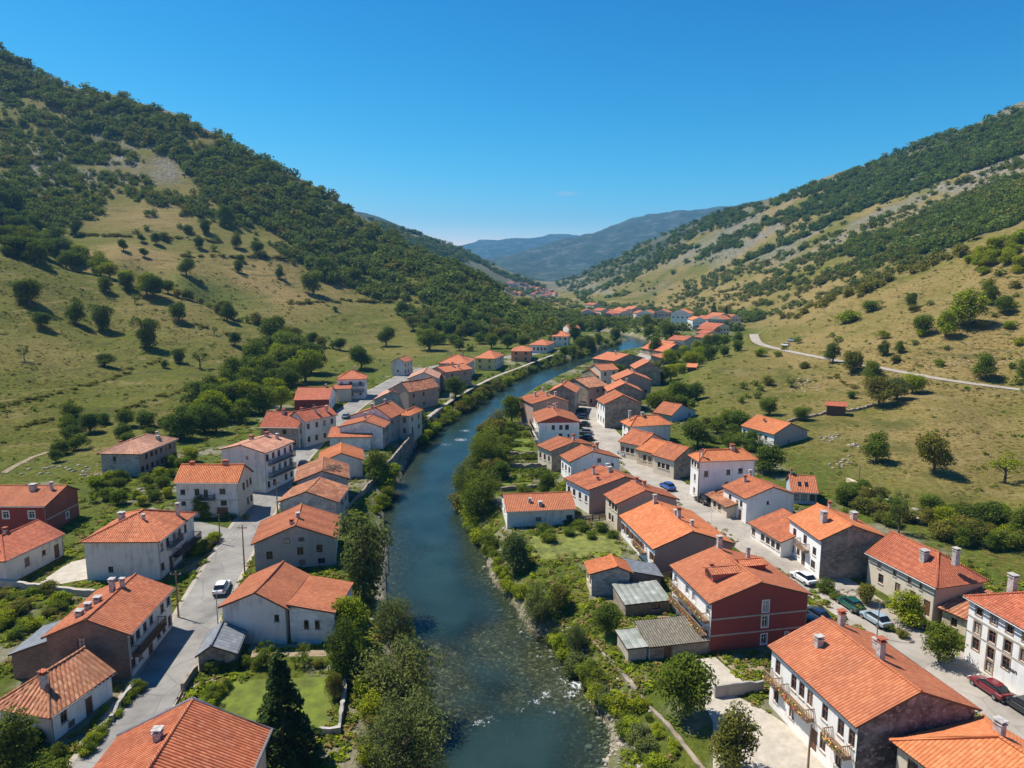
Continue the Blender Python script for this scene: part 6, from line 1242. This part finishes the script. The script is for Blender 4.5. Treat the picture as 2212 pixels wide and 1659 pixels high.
for i, (x, y, k) in enumerate([(650,372,1),(690,375,4),(775,360,1),(835,352,4),(940,362,0),(1045,357,3),(850,388,4),(905,388,1),(955,386,3),(1110,385,1),(1170,393,0),(1215,388,4),(1305,392,3),(700,298,1),(1695,445,1),(1780,432,3),(1790,465,3),(1880,428,1),(1745,520,1),(1700,530,4),(1600,300,4)]):
    if i < 20: far_house(1105.9+.25*x, 595.2+.25*y, k, 'small red roofed house among the trees beyond the river bend', G1, 1.15)
far_house(1473, 704, 2, 'white block of flats with a red roof beyond the river bend', None, 1.15)
far_house(1504, 711, 2, 'long white house with balconies beyond the bend, right of the white block', None, 0.8)
pg = [(1085,612),(1125,614),(1195,631),(1203,641),(1150,646),(1092,634)]; c_ = 0
while c_ < 80:
    u, v = random.uniform(1085, 1203), random.uniform(612, 646)
    if inside(np.array([u]), np.array([v]), pg)[0]: far_house(u, v, random.choice((0,1,1,3,4,4)), 'tiny red roofed house of the far town at the valley end', 'houses of the far town', 0.75); c_ += 1
# ------------------------------------------------------------------ cars
def carpaint(name, col, rough=0.25):
    m, nt, bs = newmat(name); bs.inputs['Base Color'].default_value = (*col, 1); bs.inputs['Roughness'].default_value = rough; bs.inputs['Coat Weight'].default_value = 0.6; bs.inputs['Coat Roughness'].default_value = 0.08; return m
CPAINT = dict(white=carpaint('white_car_paint', (0.75,0.75,0.75)), dblue=carpaint('dark_blue_car_paint', (0.015,0.025,0.06)), green=carpaint('dark_green_car_paint', (0.008,0.075,0.05)), silver=carpaint('silver_blue_car_paint', (0.30,0.38,0.42)),
              dred=carpaint('dark_red_car_paint', (0.16,0.012,0.018)), black=carpaint('black_car_paint', (0.015,0.015,0.018)), blue=carpaint('blue_car_paint', (0.015,0.09,0.36)), lblue=carpaint('light_blue_car_paint', (0.30,0.40,0.62)), grey=carpaint('grey_car_paint', (0.16,0.16,0.17)))
M['tyre'] = simple('tyre_rubber', (0.02,0.02,0.02), 0.9, 0.1); M['lens'] = simple('lamp_lens', (0.7,0.7,0.68), 0.2, 0.05); M['tail'] = simple('red_tail_lamp', (0.4,0.02,0.02), 0.3, 0.05)
def loft(st, nseg=10):
    """stations (x, half width, z low, z high, roundness) -> closed smooth body"""
    b = MB(); rings = []
    for x, w, z0, z1, rd in st:
        ring = []
        for k in range(nseg*2):
            a = 2*math.pi*(k+0.5)/(nseg*2); c, s = math.cos(a), math.sin(a); e = rd
            ring.append(Vector((x, w*math.copysign(abs(c)**e, c), (z0+z1)/2+(z1-z0)/2*math.copysign(abs(s)**e, s))))
        rings.append(ring)
    n = nseg*2
    for i in range(len(rings)-1):
        for k in range(n): b.poly([rings[i][k], rings[i+1][k], rings[i+1][(k+1) % n], rings[i][(k+1) % n]])
    b.poly(rings[0]); b.poly(rings[-1][::-1]); return b
def car_meshes(van=False):
    out = {}
    top = 1.0 if van else 0.93
    out['body'] = loft([(-2.1,0.62,0.42,0.72,0.5),(-2.02,0.80,0.30,0.88,0.4),(-1.4,0.86,0.24,top,0.35),(0.3,0.87,0.22,top,0.35),(0.9,0.86,0.22,0.92,0.35),(1.7,0.82,0.25,0.80,0.4),(2.05,0.72,0.32,0.66,0.45),(2.12,0.55,0.42,0.58,0.5)]).mesh('body', True)
    rf = 1.85 if van else 1.43
    out['window_glass'] = loft([(-1.95 if van else -1.75,0.70,0.86,0.95,0.5),(-1.8 if van else -1.3,0.68,0.86,rf-0.06,0.45),(-0.4,0.69,0.86,rf,0.42),(0.25,0.68,0.86,rf-0.03,0.42),(1.05,0.68,0.84,0.93,0.5)]).mesh('window_glass', True)
    out['roof_panel'] = loft([(-1.62 if van else -1.25,0.52,rf-0.09,rf-0.02,0.6),(-0.9,0.60,rf-0.06,rf+0.025,0.5),(-0.3,0.60,rf-0.06,rf+0.03,0.5),(0.25,0.55,rf-0.08,rf,0.6)]).mesh('roof_panel', True)
    w = MB()
    for k in range(14):
        a0, a1 = 2*math.pi*k/14, 2*math.pi*(k+1)/14; p = lambda a, r, y: (math.cos(a)*r, y, math.sin(a)*r)
        w.poly([p(a0,.31,-.1), p(a1,.31,-.1), p(a1,.31,.1), p(a0,.31,.1)])
        for s in (-1, 1): w.poly([p(a0,.31,.1*s), p(a1,.31,.1*s), p(a1,.19,.105*s), p(a0,.19,.105*s)])
    out['wheel'] = w.mesh('wheel'); r = MB()
    for k in range(10):
        a0, a1 = 2*math.pi*k/10, 2*math.pi*(k+1)/10
        for s in (-1, 1): r.poly([(0,.07*s,0), (math.cos(a0)*.19,.102*s,math.sin(a0)*.19), (math.cos(a1)*.19,.102*s,math.sin(a1)*.19)])
    out['rim'] = r.mesh('rim'); h = MB(); h.box(-.05,.05,-.16,.16,-.07,.07); out['headlight'] = h.mesh('headlight'); t = MB(); t.box(-.04,.04,-.13,.13,-.1,.1); out['tail_light'] = t.mesh('tail_light')
    mm = MB(); mm.box(-.06,.06,-.1,.1,-.06,.06); out['mirror'] = mm.mesh('mirror'); bp = MB(); bp.box(-.05,.05,-.72,.72,-.07,.07); out['bumper'] = bp.mesh('bumper')
    return out
CARS = {False: car_meshes(), True: car_meshes(True)}
for s in CARS.values():
    for k, mt in (('window_glass','glass'),('wheel','tyre'),('rim','metal'),('headlight','lens'),('tail_light','tail'),('bumper','dmetal')): s[k].materials.append(M[mt])
    for k in ('body','roof_panel','mirror'): s[k].materials.append(CPAINT['white'])
def car(u, v, paint, label, head=None, van=False, group=None, flip=False):
    p = hit(u, v); best = min(SL+SR, key=lambda q: (q.x-p.x)**2+(q.y-p.y)**2); pl = SL if best in SL else SR; i = pl.index(best); t = pl[min(i+1, len(pl)-1)]-pl[max(i-1, 0)]
    a = math.atan2(t.y, t.x)+(head or 0)+(math.pi if flip else 0); ms = CARS[van]
    e = empty('van' if van else 'car', (p.x, p.y, ground(p.x, p.y)+0.055), a); tag(e, label, 'van' if van else 'car', group)
    def part(k, loc=(0,0,0), par=e, rz=0):
        o = link(k, ms[k], par); o.location = loc; o.rotation_euler = (0, 0, rz)
        if k in ('body', 'roof_panel', 'mirror'): o.material_slots[0].link = 'OBJECT'; o.material_slots[0].material = CPAINT[paint]
        return o
    part('body'); part('window_glass'); part('roof_panel')
    for x in (-1.3, 1.32):
        for s in (-1, 1): w = part('wheel', (x, s*0.79, 0.31)); part('rim', (0, 0, 0), w)
    for s in (-1, 1): part('headlight', (2.02, s*0.52, 0.62)); part('tail_light', (-2.03, s*0.62, 0.74)); part('mirror', (0.72, s*0.95, 0.98))
    part('bumper', (2.1, 0, 0.4)); part('bumper', (-2.1, 0, 0.42))
for a in [(480,1277,'white','white car driving on the left street below the grey gabled house'),(1735,1256,'white','white hatchback parked at the bare stone gable on the right street',0.06),(1762,1336,'dblue','dark blue car parked behind the dark red house, nearest the street',0.1),
 (1742,1352,'black','black car parked in the shade at the wall of the dark red house',0.1),(1836,1313,'green','dark green car parked before the cream house garden'),(1890,1345,'silver','silver blue car parked behind the dark green car',0.05),(2137,1495,'dred','dark red car parked in front of the four storey white house'),
 (2206,1535,'black','black car cut by the right photo edge'),(1442,1056,'blue','bright blue car beside the big plain white house'),(1347,984,'lblue','light blue car driving into the street curve'),
 (748,903,'silver','pale car on the left street next to the red timber house'),(655,1008,'black','dark car beside the stone house with the broken roof'),
 (1697,748,'white','white car parked on the hill road bend',0.8),(1710,738,'silver','pale car on the slope above the hill road bend',0.9)]: car(*a)
car(1519,1086, 'black', 'black van parked at the corner of the big plain white house', van=True)
for i, (u, v, c) in enumerate([(1264,951,'black'),(1263,938,'grey'),(1259,921,'black'),(1256,905,'dblue'),(1256,891,'black'),(1259,876,'grey'),(1265,866,'black'),(1272,859,'dblue')]): car(u, v, c, 'dark car parked nose in along the river side of the street curve', 1.2, group='dark cars parked along the street curve')
# ------------------------------------------------------------------ poles, lamps
def pole(u, v, hpx, label, lamp=False, arm=True):
    p = hit(u, v); h = max(4.5, hpx*depth_scale(p)/0.93); e = empty('street_lamp' if lamp else 'utility_pole', p); tag(e, label, 'street lamp' if lamp else 'pole')
    b = MB(); b.tube([(0,0,-0.5), (0,0,h*0.5), (0.04,0,h)], [0.13, 0.1, 0.075] if not lamp else [0.07, 0.06, 0.05], 8); link('post', b.mesh('post', True), e, M['metal'] if lamp else M['woodl'])
    if lamp:
        a = MB(); a.tube([(0.04,0,h-0.05), (0.5,0,h+0.2), (1.0,0,h+0.15)], 0.035, 6); link('arm', a.mesh('arm'), e, M['metal']); l = MB(); l.box(0.85,1.35,-0.12,0.12,h+0.05,h+0.14); link('lamp_head', l.mesh('lamp_head'), e, M['dmetal'])
    elif arm:
        a = MB(); a.box(-0.7,0.7,-0.05,0.05,h-0.5,h-0.4); o = link('crossarm', a.mesh('crossarm'), e, M['wood'])
        for x in (-0.6, 0, 0.6): i = MB(); i.tube([(x,0,h-0.4), (x,0,h-0.24)], 0.045, 6); link('insulator', i.mesh('insulator'), o, M['lens'])
    PL.append((p, h)); return p, h
PL = []
pole(529,1241,104,'tall wooden pole at the left street, left of the grey gabled house'); pole(476,1175,62,'short wooden pole at the street corner island', arm=False); pole(386,1334,98,'pole at the far corner of the brown brick house')
pole(471,1350,38,'street lamp beside the slate shed', True); pole(600,1110,70,'pole where the left street narrows between the houses'); pole(1507,1086,110,'pole at the corner of the big plain white house'); pole(1854,1053,36,'thin post on the right meadow wall', arm=False)
pole(1745,1662,74,'post in the concrete yard at the bottom edge', arm=False); pole(1894,1378,24,'thin lamp post before the long white house', True)
def wire(a, b, ha, hb, label):
    A, B = Vector((a.x, a.y, a.z+ha-0.25)), Vector((b.x, b.y, b.z+hb-0.25)); n = 14; w = MB()
    for dx in (-0.5, 0.0, 0.5): w.tube([A.lerp(B, k/n)+Vector((dx, 0, -0.9*4*(k/n)*(1-k/n))) for k in range(n+1)], 0.018, 4)
    tag(link('power_line', w.mesh('power_line'), None, M['dmetal']), label, 'cable')
wire(*PL[0][:1], PL[2][0], PL[0][1], PL[2][1], 'sagging cables between the two tall poles of the left street'); wire(PL[0][0], PL[4][0], PL[0][1], PL[4][1], 'sagging cables above the gables of the left street')
# ------------------------------------------------------------------ walls and fences
def wallrun(name, px, h, th, mat, label, cat='wall', below=1.5, onfloor=False, n=4, top=None):
    pts = smooth_line([hit(u, v) if not onfloor else at_floor(u, v) for u, v in px], n) if n > 1 else [hit(u, v) for u, v in px]; b = MB(); rr = random.Random(5); acc = 0
    pts = dense(pts, 0.7); rg = 0.2 if mat in ('tan', 'stone', 'gstone') else 0.06; jit = [rr.uniform(-1, 1) for _ in pts]; jw = [rr.uniform(-1, 1) for _ in pts]; tangs = [(pts[min(i+1, len(pts)-1)]-pts[max(i-1, 0)]).normalized() for i in range(len(pts))]
    for i in range(len(pts)-1):
        a, c = pts[i], pts[i+1]; l = (c-a).length; sa, sc2 = [Vector((tangs[k].y, -tangs[k].x, 0))*th/2*(1+rg*2*jw[k]) for k in (i, i+1)]
        za = (Pf(a.y) if onfloor else ground(a.x, a.y)); zc = (Pf(c.y) if onfloor else ground(c.x, c.y)); ha = h*(1+rg*1.6*jit[i]); hc = h*(1+rg*1.6*jit[i+1])
        q = [Vector((a.x,a.y,za-below))-sa, Vector((c.x,c.y,zc-below))-sc2, Vector((c.x,c.y,zc+hc))-sc2, Vector((a.x,a.y,za+ha))-sa]; r = [q[0]+2*sa, q[1]+2*sc2, q[2]+2*sc2, q[3]+2*sa]; uv = [(acc,0),(acc+l,0),(acc+l,h+below),(acc,h+below)]
        b.poly(q, 0, uv); b.poly(r[::-1], 0, uv[::-1]); b.poly([q[3],q[2],r[2],r[3]], 0, [(acc,0),(acc+l,0),(acc+l,th),(acc,th)])
        if i == 0: b.poly([q[0],q[3],r[3],r[0]])
        if i == len(pts)-2: b.poly([q[1],r[1],r[2],q[2]])
        acc += l
    return tag(link(name, b.mesh(name), None, M[mat]), label, cat)
wallrun('stone_wall', [(1285,1385),(1330,1440),(1400,1525),(1465,1595),(1540,1690)], 0.15, 0.45, 'stone', 'stone retaining wall along the right river bank', below=2.2)
wallrun('stone_wall', [(748,1462),(742,1520),(733,1585),(690,1588)], 0.8, 0.4, 'gstone', 'dark stone wall closing the lawn towards the willows', n=1)
wallrun('stone_wall', [(1830,1040),(1880,1065),(1930,1095),(1992,1132)], 0.7, 0.7, 'tan', 'tumbled field wall at the lower edge of the right meadow')
wallrun('river_wall', [(742,1108),(795,1050),(850,988),(905,925),(955,883)], 0.5, 0.35, 'stone', 'stone river wall behind the left bank houses', below=2.6, onfloor=True)
wallrun('yard_wall', [(1543,1507),(1600,1500),(1648,1494)], 1.3, 0.25, 'grey', 'concrete yard wall left of the long white house', n=1)
wallrun('stone_wall', [(1700,914),(1783,894),(1836,889),(1885,877)], 0.6, 0.6, 'stone', 'dry stone wall running past the timber hut')
wallrun('terrace_wall', [(1078,927),(1147,923)], 0.9, 0.5, 'stone', 'uppermost dark wall of the garden terraces', n=2)
wallrun('terrace_wall', [(1078,986),(1182,985)], 0.9, 0.5, 'stone', 'terrace wall below the bright plot beside the red gabled house', n=2)
wallrun('terrace_wall', [(1085,1013),(1196,1012)], 1.0, 0.5, 'stone', 'terrace wall in the middle of the garden terraces', n=2)
wallrun('terrace_wall', [(1082,1061),(1160,1055)], 0.7, 0.5, 'stone', 'lowest terrace wall above the white barn', n=2)
wallrun('garden_wall', [(424,1452),(395,1494)], 0.8, 0.35, 'stone', 'dark garden wall along the left street below the slate shed', n=2)
wallrun('garden_wall', [(-10,1264),(90,1276),(205,1289)], 0.9, 0.5, 'conc', 'long pale garden wall above the overgrown left garden')
wallrun('garden_wall', [(300,1478),(262,1525),(240,1560)], 0.7, 0.35, 'gstone', 'street wall beside the white house with ochre tiles', n=2)
def fence(px, label, h=1.1):
    a, c = [hit(*p) for p in px]; e = empty('wooden_fence', a, math.atan2(c.y-a.y, c.x-a.x)); tag(e, label, 'fence'); l = math.hypot(c.x-a.x, c.y-a.y); dz = (c.z-a.z)/l; n = int(l/1.6)+1
    for k in range(n+1): x = l*k/n; b = MB(); b.box(x-.06,x+.06,-.06,.06,x*dz-.4,x*dz+h); link('post', b.mesh('post'), e, M['wood'])
    s = MB(); m = int(l/0.2)
    for k in range(m): x = l*(k+.5)/m; s.box(x-.07,x+.07,.065,.09,x*dz+.1,x*dz+h-.05)
    for z in (.3, .85): s.poly([(0,.06,z),(l,.06,z+l*dz),(l,.06,z+.1+l*dz),(0,.06,z+.1)])
    link('slat_panel', s.mesh('slat_panel'), e, M['woodl'])
fence([(1250,1128),(1325,1120)], 'slatted wooden fence between the white barn and the brown gabled house'); fence([(1395,1262),(1450,1250)], 'wooden fence behind the mossy shed'); fence([(395,1500),(375,1540)], 'low fence of the soil plot by the left street', 0.7)
# ------------------------------------------------------------------ stones, weeds, crops: what nobody could count
ico = MB(); 
def rockset(name, label, pts, mat):
    V, F = [], []; base = np.array([(0,0,1),(.89,0,.45),(.28,.85,.45),(-.72,.53,.45),(-.72,-.53,.45),(.28,-.85,.45),(.72,.53,-.45),(-.28,.85,-.45),(-.89,0,-.45),(-.28,-.85,-.45),(.72,-.53,-.45),(0,0,-1)])
    fs = np.array([(0,1,2),(0,2,3),(0,3,4),(0,4,5),(0,5,1),(1,6,2),(2,7,3),(3,8,4),(4,9,5),(5,10,1),(6,7,2),(7,8,3),(8,9,4),(9,10,5),(10,6,1),(6,11,7),(7,11,8),(8,11,9),(9,11,10),(10,11,6)])
    for i, (p, s) in enumerate(pts): V.append(base*rng.uniform(0.6, 1.25, (12, 1))*np.array([s*rng.uniform(.7,1.5), s*rng.uniform(.7,1.4), s*rng.uniform(.45,.8)])+np.array(p)); F.append(fs+12*i)
    tag(link(name, np_mesh(name, np.concatenate(V), np.concatenate(F)), None, mat), label, 'stones', None, 'stuff')
M['rock'] = simple('river_stone', (0.29,0.25,0.195), 0.9, 0.5, 0.9, 0, 0.4)
pts = []; R2 = smooth_line(RR, 8); L2_ = smooth_line(RL, 8)
for pl, sg, cnt in ((R2, 1, 2600), (L2_, -1, 700)):
    for _ in range(cnt):
        i = random.randrange(len(pl)-1); a = pl[i].lerp(pl[i+1], random.random())
        if a.y > 230 or random.random() > 60/max(60, a.y): continue
        t = (pl[i+1]-pl[i]).normalized(); o = random.gauss(0.6, 1.3)*sg; x, y = a.x+t.y*o*1.0, a.y-t.x*o; pts.append(((x, y, ground(x, y)+0.03), random.choice((0.08,0.1,0.14,0.18,0.24)) if random.random() < .95 else 0.42))
rockset('river_stones', 'loose pale stones along the water edges', pts, M['rock'])
pts = []
for u, v, r, n in ((1795,946,20,26),(1845,962,12,14),(1740,830,60,60),(1820,1000,30,14),(1640,935,40,20),(1955,1105,30,40),(1820,1285,30,30),(130,1010,60,24),(190,1020,30,20),(300,1065,40,20),(2100,780,80,20)):
    for _ in range(n):
        p = hit(u+random.gauss(0, r*.5), v+random.gauss(0, r*.2)); pts.append((tuple(p), random.uniform(0.15, 0.55)))
rockset('field_stones', 'pale rubble scattered on the slopes and plots', pts, M['rock'])
def blocked(x, y):
    for hd in HRECT:
        dx, dy = x-hd[0], y-hd[1]; a, b = dx*hd[2]+dy*hd[3], -dx*hd[3]+dy*hd[2]
        if -0.3 < a < hd[4]+0.3 and -0.3 < b < hd[5]+0.3: return True
    return False
HRECT = [(h['e'].location.x, h['e'].location.y, math.cos(h['e'].rotation_euler.z), math.sin(h['e'].rotation_euler.z), h['W'], h['D']) for h in HOUSES.values()]
PLOTS = [[tuple(at_floor(u, v))[:2] for u, v in q] for q in ([(1365,1350),(1480,1345),(1480,1362),(1372,1378),(1310,1390),(1290,1368)],[(1150,1165),(1240,1150),(1320,1158),(1335,1190),(1160,1205)],[(1075,950),(1145,945),(1148,975),(1075,975)],[(1085,1030),(1140,1025),(1150,1045),(1085,1050)],[(478,1480),(520,1470),(712,1462),(722,1500),(705,1590),(455,1590)],[(1505,1490),(1545,1480),(1660,1540),(1900,1700),(1540,1720),(1540,1560)],[(1500,1425),(1545,1420),(1625,1490),(1540,1505)],[(545,1382),(700,1372),(705,1418),(530,1420)],[(150,1215),(195,1205),(195,1250),(130,1262),(80,1262)])]
cand = []
for _ in range(26000):
    u, v = random.uniform(-60, 2280), 830+860*random.random()**1.15; p = hit(u, v)
    if p is not None: cand.append(p)
for _ in range(15000):
    p = hit(random.uniform(-40, 2260), random.uniform(560, 840))
    if p is not None and p.y < 520: cand.append(p)
ca = np.array([tuple(p) for p in cand]); X_, Y_ = ca[:,0], ca[:,1]
dS = np.minimum(seg_dist(X_, Y_, SL)[0], seg_dist(X_, Y_, SR)[0]); dsd = seg_dist(X_, Y_, side)[0]; dW, _ = seg_dist(X_, Y_, RIVPOLY+[RIVPOLY[0]]); iW = inside(X_, Y_, RIVPOLY)
ok = (dS > 3.4+vnoise(X_, Y_, 3)) & (dsd > 3) & ~(iW) & (dW > 1.2) & (fbm(X_/6, Y_/6, 77, 3) > -0.22)
for q in PLOTS: ok &= ~inside(X_, Y_, q)
items = {'lime': [], 'mid': [], 'olive': []}; tv = []
for p, k in zip(cand, ok):
    if not k or blocked(p.x, p.y): continue
    core = inside(np.array([p.x]), np.array([p.y]), CORPOLY)[0]; s = random.uniform(0.35, 0.95)*(1 if core else 0.7)*(1+p.y/300)
    if not core and random.random() < .07: items['mid'].append((p, s*2.0, s*1.1)); continue
    items['olive' if (not core and random.random() < .85) else random.choice(('lime','mid','mid','olive'))].append((p, s*1.3, s*(0.55 if core else 0.2)))
lowV = []
for k in range(6):
    V, F, Tt = crown('bush', 700+k, 26, 0.20); lowV.append((V, len(F), Tt))
def ground_cover(name, label, its, mat):
    wood(name, label, its, mat); bpy.data.objects[name]['category'] = 'ground cover'
ground_cover('weeds', 'bright weeds and tall grass on the village plots', items['lime'], LM['lime']); ground_cover('low_herbs', 'green herbs and brambles on the village plots', items['mid'], LM['mid']); ground_cover('dry_tussocks', 'dry grass tussocks on the slopes and verges', items['olive'], leafmat('dry_tussock', (0.17,0.145,0.045), (0.32,0.26,0.10), 0.35))
rows = []
for y0, px in ((0, [(1082,935),(1145,933)]), (1, [(1082,962),(1145,960)]), (2, [(1085,1000),(1172,998)]), (3, [(1085,1022),(1200,1022)]), (4, [(1085,1035),(1205,1035)]), (5, [(440,1480),(400,1535)]), (6, [(455,1475),(425,1535)]), (7, [(560,1392),(695,1384)]), (8, [(550,1408),(700,1400)]), (9, [(1375,1343),(1470,1340)]), (10, [(1080,948),(1145,946)]), (11, [(1090,1042),(1150,1041)])):
    for k in range(34): t = (k+random.random()*.5)/34; p = hit(px[0][0]*(1-t)+px[1][0]*t, px[0][1]*(1-t)+px[1][1]*t+random.uniform(-1.2,1.2)); rows.append((p, random.uniform(.5,1.0), random.uniform(.4,.9)))
ground_cover('vegetable_rows', 'leafy vegetable rows of the garden plots', rows, LM['lime'])
# ------------------------------------------------------------------ the air
zmin, zmax = float(TV[:,2].min())-1, float(TV[:,2].max())+40
hb = MB(); hb.box(-12600, 12600, -60, 9600, zmin, zmax); hz = link('haze', hb.mesh('haze'), None); m = bpy.data.materials.new('haze'); m.use_nodes = True; nt = m.node_tree; nt.nodes.clear()
o_ = nt.nodes.new('ShaderNodeOutputMaterial'); pv = nt.nodes.new('ShaderNodeVolumePrincipled'); pv.inputs['Color'].default_value = (0.16, 0.55, 1.0, 1); pv.inputs['Density'].default_value = 0.00011; pv.inputs['Anisotropy'].default_value = 0.0
nt.links.new(pv.outputs[0], o_.inputs['Volume']); hz.data.materials.append(m); hz.display_type = 'WIRE'; tag(hz, 'thin blue haze filling the valley air', 'haze', None, 'stuff')
print('TERRAIN', zmin, zmax, 'trees', len(TREES))
